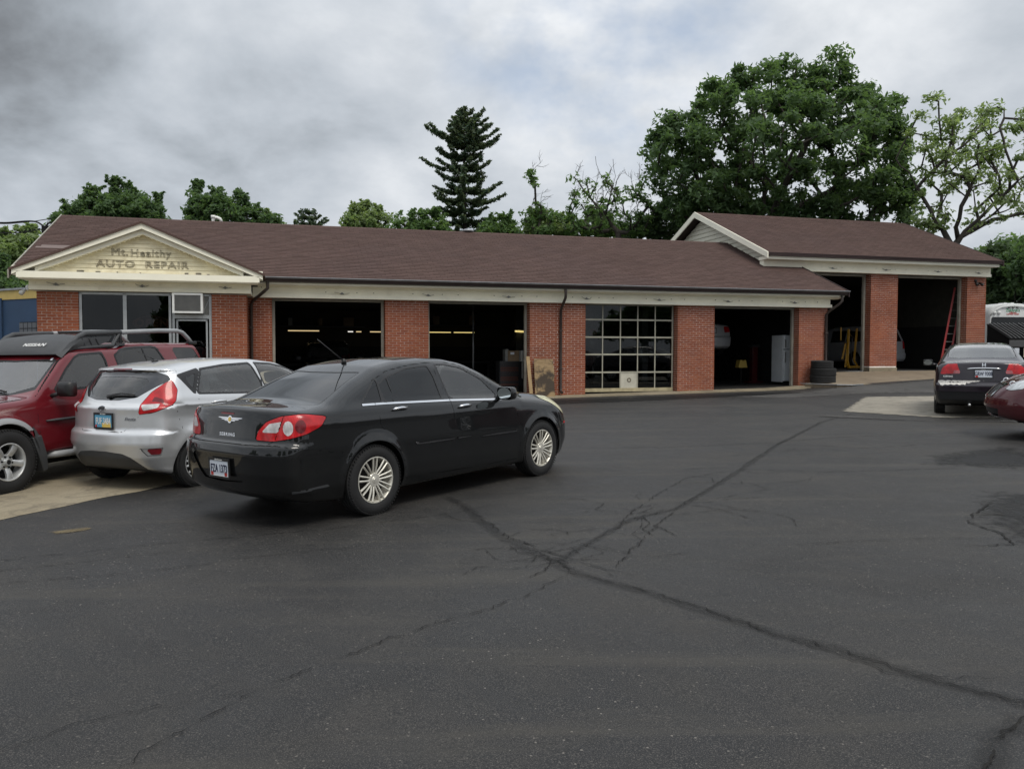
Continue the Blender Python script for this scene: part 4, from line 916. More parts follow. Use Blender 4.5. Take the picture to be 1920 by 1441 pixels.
            g = G(); g.box(-1.04, -.86, y - .035, y + .035, 1.70, 1.745); g.tube([(.55, y, 1.72), (.55, y, 1.88)], .024, 8); bevel(g.build('rail_foot', 'black_plastic', root), .01)
            g = G()
            for i in range(9): g.box(.35 - i * .1, .30 - i * .1, y - s * .03 - .01, y - s * .03 + .01, 1.885, 1.918)
            g.build('rail_grip', 'black_plastic', root)
        for x in (.45, -.1, -.62):
            g = G(); g.tube([(x, -.60, 1.90), (x, .60, 1.90)], .020, 8); g.build('cross_bar', 'black_plastic', root, smooth=True)
        seat(root, .95, .38, z=.55, h=.66); seat(root, .95, -.38, z=.55, h=.66); dash(root, 1.95, 1.16)
        wp = drape(B, 'top', [(2.17, .35), (2.13, .10), (2.08, -.1)], off=.02); rod(root, 'wiper', wp, [.014, .01, .008], 'black_plastic')
        wp = drape(B, 'top', [(2.15, -.25), (2.11, -.45), (2.08, -.6)], off=.02); rod(root, 'wiper', wp, [.014, .01, .008], 'black_plastic')
        wr = drape(B, 'top', [(1.69, .57), (1.655, .565), (1.655, .53), (1.69, .535)], off=.002); g = G(); g.add(wr, [(0, 1, 2, 3)]); g.build('inspection_sticker', 'plate_white', root)
    return root

def generic_sedan(sp, name, label, cat, P, rear_glass, lampp, lampw, plate_txt=None, glass='glass_smoke', group=None, trunk=None, h=.03, wheels=True):
    B = Body(sp, h); root = thing(name, label, cat, group=group)
    arches(B, sp)
    B.region('rglass', 'top', rear_glass, zr=(1.0, 1.6), nrm=(2, .15, 1.1), xr=(-.8, .9))
    B.region('gtrim', 'top', lambda p: sd_poly(p, rear_glass) - .012, zr=(1.0, 1.6), nrm=(2, .15, 1.1), xr=(-.8, .9))
    B.region('lamp', 'wrapr', lampp, xr=(-1.5, -.2))
    for q in lampw: B.region('lampw', 'wrapr', q, on=('lamp',), xr=(-1.5, -.2))
    return B, root

def plum_sedan():
    sp = CIVIC_
    rg = [(-.26, -.1), (-.26, .4), (-.18, .605), (.48, .545), (.50, .3), (.51, -.1)]
    lp = smooth_poly([(.94, .845), (.905, .97), (.80, 1.045), (.58, 1.055), (.47, .862)], r=.12)
    B, root = generic_sedan(sp, 'parked_car', 'dark plum sedan with a scraped white patch on its rear bumper, parked at the right', 'car', None, rg, lp, [[(.47, .86), (.49, .925), (.62, .925), (.63, .86)]], h=.026)
    root.matrix_world = ground_matrix(9.665, 17.002, 1.089, .02)
    B.region('gap', 'wrapr', [(.63, .86), (.70, 1.06)], line=True, w=.005, on=('lamp', 'lampw'), xr=(-1.5, -.2))
    rw = [(.30, 1.27), (.6, 1.36), (1.0, 1.38), (1.06, .99), (.22, 1.04)]; fw = [(1.13, 1.38), (1.4, 1.36), (1.8, 1.2), (2.08, .96), (1.14, .985)]
    B.region('rwin', 'side', rw); B.region('fwin', 'side', fw); B.region('wtrim', 'side', lambda p: np.minimum(sd_poly(p, fw), sd_poly(p, rw)) - .018, zr=(.9, 1.42))
    B.region('wglass', 'top', [(1.72, -.1), (1.66, .5), (2.2, .66), (2.3, .3), (2.32, -.1)], zr=(.95, 1.6), nrm=(2, .2, 1.1), xr=(1.4, 2.6))
    tr = smooth_poly([(-.1, .725), (.46, .725), (.50, .86), (.60, 1.3), (-.1, 1.3)], r=.08)
    B.region('gap', 'rear', lambda p: np.abs(sd_poly(p, tr)) - .005, xr=(-1.5, -.8), zr=(.68, 1.06)); B.region('trunk', 'rear', tr, xr=(-1.5, -.8), zr=(.68, 1.06))
    B.region('scrape', 'rearY', lambda p: sd_poly(p, [(.79, .725), (.62, .72), (.20, .735), (-.02, .755), (-.04, .735), (.12, .70), (.28, .672), (.30, .645), (.50, .642), (.66, .635), (.70, .60), (.75, .655)]) + .012 * np.sin(p[:, 0] * 60) * np.sin(p[:, 1] * 90), xr=(-1.5, -.6), zr=(.55, .78))
    B.region('scratch', 'rearY', lambda p: np.minimum(sd_poly(p, [(.62, .702), (.40, .70), (.36, .685), (.60, .68)]), sd_poly(p, [(.30, .66), (.10, .67), (.1, .655), (.3, .645)])) + .006 * np.sin(p[:, 0] * 130), on=('scrape', 'body'), xr=(-1.5, -.6), zr=(.55, .78))
    B.region('gap', 'wrapr', [(0, .715), (.9, .705), (1.4, .66)], line=True, w=.004, xr=(-1.5, -.2), zr=(.6, .8)); B.region('gap', 'wrapr', [(0, .515), (.75, .515)], line=True, w=.005, xr=(-1.5, -.2))
    B.region('valance', 'wrapr', [(-.1, .1), (-.1, .505), (1.3, .50), (1.3, .1)], xr=(-1.5, -.35), zr=(.1, .52))
    rd = [(.12, 1.08), (.3, 1.31), (.6, 1.40), (1.04, 1.42), (1.10, .9), (1.10, .3), (.45, .3), (.36, .6), (.1, .85)]; fd = [(1.04, 1.42), (1.45, 1.40), (1.85, 1.22), (2.18, .94), (2.2, .5), (2.15, .3), (1.10, .3), (1.10, .9)]
    B.region('gap', 'side', lambda p: np.minimum(np.abs(sd_poly(p, rd)), np.abs(sd_poly(p, fd))) - .004, zr=(.25, 1.45)); B.region('rdoor', 'side', rd); B.region('fdoor', 'side', fd)
    P = 'paint_plum'
    emit(B, 'body', 'body', P, root); emit(B, 'gap', 'panel_gaps', 'gap_black', root, -.004, kind='stuff'); tk = emit(B, 'trunk', 'trunk_lid', P, root)[0]
    emit(B, 'rglass', 'rear_window', 'glass_clear', root, -.003); emit(B, 'gtrim', 'window_seal', 'black_plastic', root); emit(B, 'wglass', 'windshield', 'glass_clear', root, -.003)
    lam = emit(B, 'lamp', 'tail_light', 'lens_red', root, .003, True)
    for a, o in zip(lam, emit(B, 'lampw', 'reverse_lens', 'lens_pink', root, .004, True)): o.parent = a
    emit(B, 'scrape', 'scraped_patch', 'scrape_white', root, .002); emit(B, 'scratch', 'scraped_dent', 'black_plastic', root, -.004); emit(B, 'valance', 'bumper_valance', 'black_plastic', root, -.012)
    fds = emit(B, 'fdoor', 'door', P, root, 0, True); rds = emit(B, 'rdoor', 'door', P, root, 0, True)
    for a, o in zip(rds, emit(B, 'rwin', 'window', 'glass_clear', root, -.003, True)): o.parent = a
    for a, o in zip(fds, emit(B, 'fwin', 'window', 'glass_clear', root, -.003, True)): o.parent = a
    emit(B, 'wtrim', 'window_trim', 'black_plastic', root, .001, True)
    liners(root, sp, .74); add_wheels(root, sp, 'cap', .195, .20, .745)
    seat(root, .85, .36); seat(root, .85, -.36); bench(root, .12, w=1.15, h=.46, mat='seat_beige'); dash(root, 1.95, .96, wheel_y=.36)
    mirror(root, (1.65, 1.0, 1.0), 'left', P, (.10, .20, .13)); mirror(root, (1.65, -1.0, 1.0), 'right', P, (.10, .20, .13))
    b = G(); b.box(-.30, .30, -.013, .013, 0, .018); V = b.v[0]; xs = np.linspace(-.29, .29, 12)
    P3 = drape(B, 'rear', [(x - .02, .965 - .012 * (x / .29) ** 2) for x in xs], off=.012); g = G(); g.tube(P3, [.006] + [.016] * 10 + [.006], 8); g.build('chrome_garnish', 'chrome', tk, smooth=True)
    V, F = text_geo('H', .085, .004, xs=1.15, bold=.0035); decal(B, 'rear', V, F, (-.02, 1.025), 'chrome', 'badge', tk)
    V, F = text_geo('CIVIC', .042, .002, xs=1.5, space=1.1, bold=.002); decal(B, 'rear', V, F, (.60, .80), 'white_paint', 'model_lettering', root)
    plate(B, 'rear', (-.015, .86), root, 'plate_white', 'GRW 9308', header='Superior', extras=((-.14, -.09, -.074, -.04, 'red_print'),))
    g = G(); g.tube([(-.70, .22, .27), (-.95, .22, .24)], .025, 8); g.build('exhaust_pipe', 'alloy_grey', root, smooth=True)
    g = G(); m = Matrix.Translation((-.35, .40, 1.13)); g.lathe([(0, .0), (.10, .0), (.09, .03), (0, .045)], 14, 'z', (-.18, .34, 1.10)); g.lathe([(0, .0), (.12, .0), (.10, .03), (0, .045)], 14, 'z', (-.18, -.36, 1.10)); g.build('shelf_speaker', 'white_paint', root, smooth=True)
    return root

def cherry_sedan():
    sp = ALTIMA_; B = Body(sp, .026)
    root = thing('parked_car', 'dark cherry red sedan whose nose alone enters the picture at the right edge', 'car')
    root.matrix_world = ground_matrix(11.12, 12.0, 2.68, .03)
    arches(B, sp)
    hl = smooth_poly([(.84, .765), (.90, .83), (1.02, .885), (1.28, .935), (1.60, .955), (1.62, .93), (1.45, .84), (1.25, .775), (1.0, .75)], r=.12)
    B.region('hl', 'wrapf', hl, xr=(2.6, 4)); B.region('amber', 'wrapf', [(1.22, .76), (1.56, .93), (1.64, .95), (1.62, .90), (1.45, .83), (1.30, .765)], on=('hl',), xr=(2.6, 4))
    B.region('gap', 'wrapf', lambda p: sd_poly(p, hl) - .007, xr=(2.6, 4))
    B.region('grille', 'front', [(-.1, .64), (.34, .66), (.40, .82), (-.1, .84)], xr=(3.3, 4)); B.region('grilleframe', 'front', [(-.1, .61), (.37, .63), (.45, .84), (-.1, .87)], xr=(3.3, 4))
    B.region('gap', 'wrapf', [(0, .875), (.45, .872), (.84, .885), (1.1, .93), (1.3, .965), (1.7, 1.0), (2.6, 1.05)], line=True, w=.005, xr=(2.3, 4), zr=(.85, 1.1))
    B.region('intake', 'front', [(-.1, .33), (.5, .33), (.56, .45), (-.1, .48)], xr=(3.3, 4)); B.region('gap', 'wrapf', [(1.3, .76), (1.42, .60)], line=True, w=.004, xr=(2.8, 4))
    B.region('wglass', 'top', [(1.80, -.1), (1.72, .52), (2.3, .69), (2.46, .3), (2.5, -.1)], zr=(1.0, 1.6), nrm=(2, .2, 1.1), xr=(1.4, 2.6))
    rw = [(.30, 1.28), (.6, 1.36), (1.1, 1.39), (1.16, 1.05), (.2, 1.08)]; fw = [(1.22, 1.39), (1.5, 1.36), (1.9, 1.2), (2.2, 1.01), (1.24, 1.03)]
    B.region('rwin', 'side', rw); B.region('fwin', 'side', fw); fd = [(1.19, 1.43), (1.6, 1.40), (2.0, 1.2), (2.3, 1.0), (2.3, .3), (1.2, .3)]; rd = [(.1, 1.1), (.5, 1.38), (1.19, 1.43), (1.2, .3), (.5, .3), (.3, .7)]
    B.region('gap', 'side', lambda p: np.minimum(np.abs(sd_poly(p, rd)), np.abs(sd_poly(p, fd))) - .004, zr=(.25, 1.45)); B.region('rdoor', 'side', rd); B.region('fdoor', 'side', fd)
    P = 'paint_cherry'
    emit(B, 'body', 'body', P, root); emit(B, 'gap', 'panel_gaps', 'gap_black', root, -.004, kind='stuff')
    hs = emit(B, 'hl', 'headlight', 'lens_clear', root, .003, True)
    for a, o in zip(hs, emit(B, 'amber', 'indicator', 'lens_amber', root, .004, True)): o.parent = a
    for s, a in ((1, hs[0]), (-1, hs[1])):
        P3 = drape(B, 'left' if s > 0 else 'right', [(3.33, .84)], off=.004)[0]; Nn = B.H.grad(P3[None])[0]
        g = G(); g.lathe([(.03, .0), (.045, .01), (.05, .0)], 16, 'y', tuple(P3)); g.build('lamp_ring', 'chrome', a, smooth=True)
    emit(B, 'grille', 'grille', 'black_plastic', root, -.02); emit(B, 'grilleframe', 'grille_frame', 'chrome', root, .012); emit(B, 'intake', 'air_intake', 'black_plastic', root, -.02); emit(B, 'wglass', 'windshield', 'glass_clear', root, -.003)
    fds = emit(B, 'fdoor', 'door', P, root, 0, True); rds = emit(B, 'rdoor', 'door', P, root, 0, True)
    for a, o in zip(rds, emit(B, 'rwin', 'window', 'glass_smoke', root, -.003, True)): o.parent = a
    for a, o in zip(fds, emit(B, 'fwin', 'window', 'glass_smoke', root, -.003, True)): o.parent = a
    liners(root, sp, .78); add_wheels(root, sp, 'cap', .215, .21, .775); mirror(root, (2.0, 1.0, 1.08), 'left', P); mirror(root, (2.0, -1.0, 1.08), 'right', P)
    seat(root, .95, .38); seat(root, .95, -.38); dash(root, 1.95, 1.0)
    return root
simple('seat_beige', (.20, .19, .17), .9); simple('black_gloss', (.006, .006, .008), .08, coat=1.); lens('lens_pink', (.45, .13, .14)); simple('scrape_white', (.62, .60, .56), .7, var=.35, vscale=30, bump=.6, bscale=40)

lens('lens_yellowed', (.62, .60, .42), .1); simple('moulding_grey', (.03, .03, .032), .25, coat=.6)
# ---------------------------------------------------------------- the lot
A_ = math.atan(.285); DU = np.array([math.cos(A_), math.sin(A_)]); DV = np.array([math.sin(A_), -math.cos(A_)])
def uv(u, v): p = np.array([0, 23.69]) + DU * u + DV * v; return float(p[0]), float(p[1])
def at(px, py, Y):
    """point at distance Y ahead of the lens seen at photo pixel px, py (level approximation of the calibrated lens)"""
    a = (px - 960) / 1548; b = -(py - 720.5) / 1548; c, s = math.cos(R(2.4)), math.sin(R(2.4))
    return a * Y / (c + b * s), Y, 1.6 + (b * c - s) * Y / (c + b * s)
def asphalt_mat():
    m, t, b = newmat('asphalt'); g = N_(t, 'ShaderNodeNewGeometry'); P = g.outputs['Position']
    big = noise(t, P, .22, 6, .6, .5); mid = noise(t, P, 1.1, 6, .62, .4); fine = noise(t, P, 55, 3, .7); grit = noise(t, P, 170, 2, .6)
    c = ramp(t, big.outputs[0], [(.35, (.0100, .0103, .0110)), (.5, (.0160, .0162, .0168)), (.65, (.0235, .0235, .0238))])
    c = mixc(t, ramp(t, mid.outputs[0], [(.45, 0.), (.66, .75)]), c, (.040, .037, .033))
    dark = noise(t, P, .55, 5, .6, 1.2); c = mixc(t, ramp(t, dark.outputs[0], [(.54, 0.), (.66, .8)]), c, (.009, .009, .0095))
    c = mixc(t, ramp(t, fine.outputs[0], [(.38, .75), (.58, 0.)]), c, (.010, .010, .010))
    c = mixc(t, ramp(t, grit.outputs[0], [(.53, 0.), (.64, .85)]), c, (.095, .087, .078))
    vo = N_(t, 'ShaderNodeTexVoronoi'); vo.inputs['Scale'].default_value = 38; LK(t, P, vo.inputs['Vector'])     # pale aggregate
    wn = N_(t, 'ShaderNodeTexWhiteNoise'); LK(t, vo.outputs['Position'], wn.inputs['Vector'])
    sp = M(t, 'MULTIPLY', M(t, 'LESS_THAN', vo.outputs['Distance'], .22), M(t, 'GREATER_THAN', wn.outputs[0], .92))
    worn = ramp(t, noise(t, P, .4, 4, .6).outputs[0], [(.40, .15), (.62, .9)])
    c = mixc(t, M(t, 'MULTIPLY', sp, worn), c, (.22, .20, .175))
    # dry dusty tracks stretched along the direction of travel
    mp = N_(t, 'ShaderNodeMapping'); mp.inputs['Rotation'].default_value = (0, 0, R(-38)); mp.inputs['Scale'].default_value = (.18, 1.6, 1); LK(t, P, mp.inputs['Vector'])
    tr = noise(t, mp.outputs[0], 1.3, 5, .6, .3); c = mixc(t, ramp(t, tr.outputs[0], [(.54, 0.), (.70, .42)]), c, (.060, .054, .044))
    LK(t, c, b.inputs['Base Color'])
    LK(t, ramp(t, mid.outputs[0], [(.3, .50), (.7, .72)]), b.inputs['Roughness']); setp(b, spec=.38)
    bp = N_(t, 'ShaderNodeBump'); bp.inputs['Strength'].default_value = .55; bp.inputs['Distance'].default_value = .006
    LK(t, M(t, 'ADD', fine.outputs[0], M(t, 'MULTIPLY', grit.outputs[0], .5)), bp.inputs['Height']); LK(t, bp.outputs[0], b.inputs['Normal'])
asphalt_mat()
def slab_mat(name, c0, c1, stain, sc=.9, rough=.85, soft=False):
    m, t, b = newmat(name); g = N_(t, 'ShaderNodeNewGeometry'); P = g.outputs['Position']; setp(b, rough=rough, spec=.3)
    c = ramp(t, noise(t, P, sc, 6, .62, .4).outputs[0], [(.3, c0), (.7, c1)])
    c = mixc(t, ramp(t, noise(t, P, sc * 2.3, 6, .7, .8).outputs[0], [(.50, 0.), (.70, .75)]), c, stain)
    c = mixc(t, ramp(t, noise(t, P, 60, 3, .7).outputs[0], [(.35, .4), (.6, 0.)]), c, tuple(x * .5 for x in c0))
    LK(t, c, b.inputs['Base Color']); bp = N_(t, 'ShaderNodeBump'); bp.inputs['Strength'].default_value = .4; bp.inputs['Distance'].default_value = .006
    LK(t, noise(t, P, 45, 4, .7).outputs[0], bp.inputs['Height']); LK(t, bp.outputs[0], b.inputs['Normal'])
    if soft:      # worn to nothing at the edges
        at_ = N_(t, 'ShaderNodeAttribute', attribute_name='soft'); n = noise(t, P, 7, 6, .7)
        a = M(t, 'ADD', at_.outputs['Fac'], M(t, 'MULTIPLY', M(t, 'SUBTRACT', n.outputs[0], .5), 1.6)); mr = N_(t, 'ShaderNodeMapRange'); mr.inputs[1].default_value = .25; mr.inputs[2].default_value = .75; mr.inputs[4].default_value = soft; LK(t, a, mr.inputs[0])
        LK(t, mr.outputs[0], b.inputs['Alpha'])
slab_mat('concrete', (.24, .20, .135), (.33, .285, .205), (.075, .065, .052))
slab_mat('concrete_pale', (.24, .22, .18), (.33, .30, .25), (.10, .09, .075), 1.2, .85, 1.0)
slab_mat('asphalt_old', (.065, .063, .060), (.105, .10, .095), (.04, .038, .036), .7, .85, .9)
slab_mat('asphalt_patch', (.009, .009, .009), (.015, .015, .015), (.007, .007, .007), 1.0, .6, .85)
slab_mat('crack_filler', (.008, .008, .008), (.013, .013, .013), (.006, .006, .006), 2.5, .6, .24)
slab_mat('crack_black', (.007, .007, .007), (.018, .016, .014), (.005, .005, .005), 4, .9)
slab_mat('crack_dust', (.035, .032, .026), (.055, .050, .040), (.02, .018, .015), 4, .9)
slab_mat('grass_ground', (.03, .05, .015), (.05, .075, .02), (.05, .045, .03), .6)

def terrain():
    xs = np.concatenate([[-600, -300, -150, -80, -40], np.arange(-24, 30.1, .5), [40, 60, 80, 150, 300, 600]])
    ys = np.concatenate([[-600, -200, -80, -30, -12, -6, -3], np.arange(-1, 42.1, .5), [50, 70, 100, 200, 600, 1200]])
    X, Y = np.meshgrid(xs, ys); Z = ground(X, Y); n = len(xs)
    V = np.stack([X.ravel(), Y.ravel(), Z.ravel()], 1)
    F = [(j * n + i, j * n + i + 1, (j + 1) * n + i + 1, (j + 1) * n + i) for j in range(len(ys) - 1) for i in range(n - 1)]
    g = G(); g.add(V, F); g.build('asphalt', 'asphalt', smooth=True, kind='structure')
slab_mat('sand', (.12, .095, .055), (.22, .175, .10), (.04, .035, .03), 6, .9, .8)
terrain()
def sheet(name, poly, dz, mat, jag=.04, step=.25, kind='structure', soft=.12, **k):
    poly = np.array(poly, float); lo, hi = poly.min(0) - .3, poly.max(0) + .3
    xs = np.arange(lo[0], hi[0], step); ys = np.arange(lo[1], hi[1], step); n = len(xs)
    X, Y = np.meshgrid(xs, ys); V = np.stack([X.ravel(), Y.ravel(), Y.ravel() * 0], 1)
    i, j = np.meshgrid(np.arange(n - 1), np.arange(len(ys) - 1)); a = (j * n + i).ravel()
    T = np.concatenate([np.stack([a, a + 1, a + n + 1], 1), np.stack([a, a + n + 1, a + n], 1)])
    f = sd_poly(V[:, :2], poly) + jag * (np.sin(V[:, 0] * 9.1 + V[:, 1] * 4) * .5 + np.sin(V[:, 0] * 23 - V[:, 1] * 17) * .5 + np.sin(V[:, 1] * 3.7) * .6)
    V, T, L, ins = cut(V, T, np.zeros(len(T), int), f, np.ones(len(T), bool)); T = T[ins]
    u, inv = np.unique(T, return_inverse=True); V = V[u]; V[:, 2] = ground(V[:, 0], V[:, 1]) + dz
    g = G(); g.add(V, inv.reshape(-1, 3)); o = g.build(name, mat, smooth=True, recalc=False, kind=kind, **k); a = o.data.attributes.new('soft', 'FLOAT', 'POINT'); a.data.foreach_set('value', np.clip(-sd_poly(V[:, :2], poly) / soft, 0, 1)); return o
# pale concrete where the SUV and hatchback stand
sheet('parking_slab', [(-5.35, 7.3), (-5.0, 8.03), (-4.12, 9.9), (-2.6, 13.2), (-.8, 16.4), (-2.5, 20.6), (-13.5, 17.2), (-18, 15), (-18, 4)], .004, 'concrete', .03)
sheet('old_asphalt', [(3.6, 21.9), (6.0, 22.6), (7.4, 21.9), (9.2, 22.6), (11.3, 22.4), (16, 21.5), (22, 22.5), (22, 30.5), (15.1, 28.6), (12.5, 26.4), (11, 25.2), (8.8, 24.9), (6.5, 23.7), (4.4, 22.9)], .004, 'asphalt_old', .12, soft=.6)
sheet('concrete_patch', [(7.15, 18.0), (9.4, 22.1), (11.3, 22.0), (15.2, 20.3), (14.2, 13.6), (9.8, 16.1), (8.45, 16.4)], .008, 'concrete_pale', .07)
sheet('asphalt_patch', [(-.2, 24.0), (1.2, 22.7), (4.6, 23.7), (8.2, 24.7), (8.9, 24.0), (7.0, 23.0), (3.4, 21.6), (-.5, 20.5)], .006, 'asphalt_patch', .15, soft=.5)
sheet('worn_edge', [(6.6, 17.6), (8.1, 16.0), (9.8, 15.75), (12, 14.6), (11.9, 14.1), (9.4, 15.2), (7.4, 15.9), (6.0, 17.0)], .012, 'asphalt_old', .22, .15, soft=.4)
sheet('broken_patch', [(3.85, 6.5), (3.9, 7.1), (4.2, 7.9), (4.9, 9.0), (6.2, 8.8), (5.6, 6.6), (4.5, 5.9)], .004, 'asphalt_patch', .22, .1, soft=.9)
sheet('worn_patch', [(5.7, 11.6), (5.0, 10.5), (6.2, 9.9), (7.5, 10.4), (7.6, 12.6)], .004, 'asphalt_patch', .25, .15, soft=.8)
sheet('sand_stain', [(-4.28, 7.45), (-3.98, 7.66), (-3.82, 7.62), (-3.85, 7.45), (-4.1, 7.30)], .005, 'sand', .05, .03, soft=.10)

def crack(pts, w, name='crack', mat='crack_black', dz=.005, jit=.03, seg=.035, soft=False):
    P = np.array(pts, float); d = np.r_[0, np.cumsum(np.hypot(*np.diff(P, axis=0).T))]; n = max(4, int(d[-1] / seg)); t = np.linspace(0, d[-1], n)
    Q = np.stack([np.interp(t, d, P[:, 0]), np.interp(t, d, P[:, 1])], 1)
    k1 = np.cumsum(rng.randn(n, 2), 0) * jit * .12; k1 -= np.linspace(0, 1, n)[:, None] * k1[-1]; Q = Q + k1 + rng.randn(n, 2) * jit * .22
    T = np.gradient(Q, axis=0); T /= np.maximum(np.hypot(*T.T)[:, None], 1e-6); Nn = np.stack([-T[:, 1], T[:, 0]], 1)
    ww = w * (.25 + rng.rand(n) * .9) * np.minimum(1, np.minimum(t, d[-1] - t) / (d[-1] * .12) + .15)
    if soft:
        V = np.concatenate([Q + Nn * w * q for q in (-1, -.45, 0, .45, 1)]); V = np.c_[V, ground(V[:, 0], V[:, 1]) + dz]
        return V, [(c * n + i, c * n + i + 1, c * n + n + i + 1, c * n + n + i) for c in range(4) for i in range(n - 1)], np.repeat([0, .6, 1, .6, 0], n) * np.tile(np.minimum(1, np.minimum(t, d[-1] - t) / .3), 5)
    gap = np.convolve(rng.rand(n) < .06, np.ones(3), 'same') > 0; ww = np.where(gap, .0008, ww)
    a, b = Q + Nn * ww[:, None] / 2, Q - Nn * ww[:, None] / 2
    V = np.concatenate([a, b]); V = np.c_[V, ground(V[:, 0], V[:, 1]) + dz]
    return V, [(i, i + 1, n + i + 1, n + i) for i in range(n - 1)]
def cracks():
    main1 = [(-.75, 9.0), (-.49, 8.36), (-.11, 7.07), (.20, 6.45), (.46, 5.9), (.95, 5.37), (1.47, 4.66), (1.81, 4.32), (2.06, 3.97), (2.33, 3.72), (3.2, 3.1)]
    main2 = [(.46, 5.9), (.37, 6.26), (1.1, 7.63), (1.63, 8.08), (2.9, 10.38), (4.15, 12.8), (5.96, 15.86), (7.3, 17.6)]
    main3 = [(2.40, 3.70), (2.25, 3.55), (2.0, 3.35), (1.82, 3.1), (1.6, 2.7), (1.4, 2.3)]
    for p, w in ((main1, .10), (main2, .07), (main3, .10)):
        V, F, sf = crack(p, w, jit=.004, seg=.12, soft=True); g = G(); g.add(V, F); o = g.build('crack_filler', 'crack_filler', recalc=False, kind='structure'); a = o.data.attributes.new('soft', 'FLOAT', 'POINT'); a.data.foreach_set('value', sf)
    g = G(); 
    for p, w in ((main1, .011), (main2, .009), (main3, .013), ([(.46, 5.9), (-.1, 5.1), (-.7, 4.55), (-1.2, 4.0), (-1.6, 3.2)], .009), ([(2.9, 10.38), (3.8, 10.1), (5.4, 10.3), (7.5, 10.6), (9, 10.4)], .013),
                 ([(.8, 12.7), (2.4, 12.6), (3.7, 12.9), (5.5, 13.6), (7.6, 13.9)], .012), ([(1.63, 8.08), (1.0, 6.6), (.75, 6.0)], .012), ([(2.9, 10.38), (2.1, 9.8), (1.5, 8.6), (.9, 7.2)], .010),
                 ([(-5.2, 6.4), (-4.0, 6.45), (-3.0, 6.9), (-1.6, 7.4), (-.3, 8.2)], .010), ([(-5.0, 5.9), (-3.8, 6.2), (-2.7, 6.7)], .008), ([(-5.5, 5.6), (-4.2, 5.75), (-3.0, 6.0), (-1.9, 6.5), (-1.2, 6.8)], .008),
                 ([(2.2, 6.6), (3.6, 6.75), (4.8, 6.5), (6.0, 6.6)], .008), ([(1.3, 5.0), (1.5, 4.6), (1.9, 4.1), (2.8, 3.9)], .007), ([(4.15, 12.8), (5.2, 12.2), (6.5, 12.6), (8.3, 12.4)], .012),
                 ([(3.6, 6.5), (4.0, 6.55), (4.15, 6.9), (4.05, 7.3), (4.35, 7.7), (4.8, 8.2)], .022), ([(4.15, 6.9), (4.45, 6.8), (4.6, 6.3)], .018), ([(4.35, 7.7), (4.8, 7.4), (5.2, 7.5)], .016), ([(4.05, 7.3), (4.5, 7.25), (4.8, 7.4)], .012), ([(3.8, 10.1), (3.5, 9.6), (2.7, 9.3)], .008), ([(-1.2, 4.0), (-1.9, 3.7), (-2.6, 3.0)], .006)):
        g.add(*crack(p, w, dz=.009, jit=.045))
    # alligator cracking along the long fissure
    base = np.array(main2)
    for i in range(44):
        k = rng.randint(0, 5); t = rng.rand(); p = base[k] * (1 - t) + base[k + 1] * t + rng.randn(2) * np.array([.28, .22]) * (1.1 if k < 4 else .6)
        a = rng.rand() * 6.28; pts = [p]
        for j in range(rng.randint(2, 5)): a += rng.randn() * .8; pts.append(pts[-1] + np.array([math.cos(a), math.sin(a)]) * (.12 + rng.rand() * .25))
        g.add(*crack(pts, (.006 + rng.rand() * .005), dz=.009, jit=.02, seg=.03))
    g.build('crack', 'crack_black', recalc=False, kind='structure')
    g = G()      # loose grit
    for i in range(260):
        x = rng.uniform(-5, 8); y = rng.uniform(2.2, 14); s = rng.uniform(.004, .013); m = Matrix.Translation((x, y, float(ground(x, y)) + s * .4)) @ Euler(rng.rand(3) * 6).to_matrix().to_4x4()
        g.cbox((0, 0, 0), (s * 1.4, s, s * .8), m=m)
    g.build('gravel', 'concrete_pale', kind='stuff')
cracks()
# ---------------------------------------------------------------- the brick repair shop
attrvar('brick', [(.25, .072, .034), (.27, .080, .037), (.29, .092, .043), (.26, .076, .036), (.28, .090, .045), (.23, .067, .033)], .85, dirt=((.30, .20, .15), 1.1, .60, .85, .35), bump=.4, bscale=90, mscale=.9, mvar=.18)
attrvar('mortar', [(.40, .27, .19)], .9, dirt=((.22, .14, .10), .6, .35, .7, .6), bump=.5)
attrvar('mortar_pale', [(.80, .67, .54)], .9, dirt=((.34, .22, .16), .8, .5, .75, .6), bump=.5)
attrvar('shingle', [(.088, .057, .050), (.096, .062, .054), (.092, .060, .052), (.102, .066, .058), (.085, .055, .048), (.098, .063, .056)], .95, dirt=((.07, .050, .050), .35, .5, .8, .4), bump=.6, bscale=140, mscale=.5, mvar=.07, spec=.15)
attrvar('cream_paint', [(.80, .73, .42)], .55, dirt=((.34, .30, .18), 1.6, .58, .82, .35), bump=.15, bscale=30, mvar=.10)
attrvar('siding_paint', [(.74, .68, .48), (.76, .70, .51), (.71, .65, .46)], .6, dirt=((.40, .33, .20), 2.4, .46, .72, .7), bump=.15, bscale=30, mvar=.08)
attrvar('gable_paint', [(.62, .60, .50), (.66, .64, .53)], .6, bump=.1, mvar=.05)
attrvar('rake_paint', [(.82, .76, .48)], .5, dirt=((.40, .38, .32), 1.3, .6, .85, .35), bump=.1, mvar=.06)
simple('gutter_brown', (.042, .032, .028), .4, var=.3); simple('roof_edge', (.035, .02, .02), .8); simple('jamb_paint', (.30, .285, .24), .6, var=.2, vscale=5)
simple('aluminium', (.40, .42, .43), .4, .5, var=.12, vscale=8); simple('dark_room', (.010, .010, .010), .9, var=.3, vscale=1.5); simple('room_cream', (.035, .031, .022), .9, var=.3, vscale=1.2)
simple('floor_dark', (.016, .015, .014), .7, var=.4, vscale=2); simple('steel_dark', (.03, .032, .035), .5, .3); simple('galvanised', (.30, .31, .32), .45, .6, var=.2)
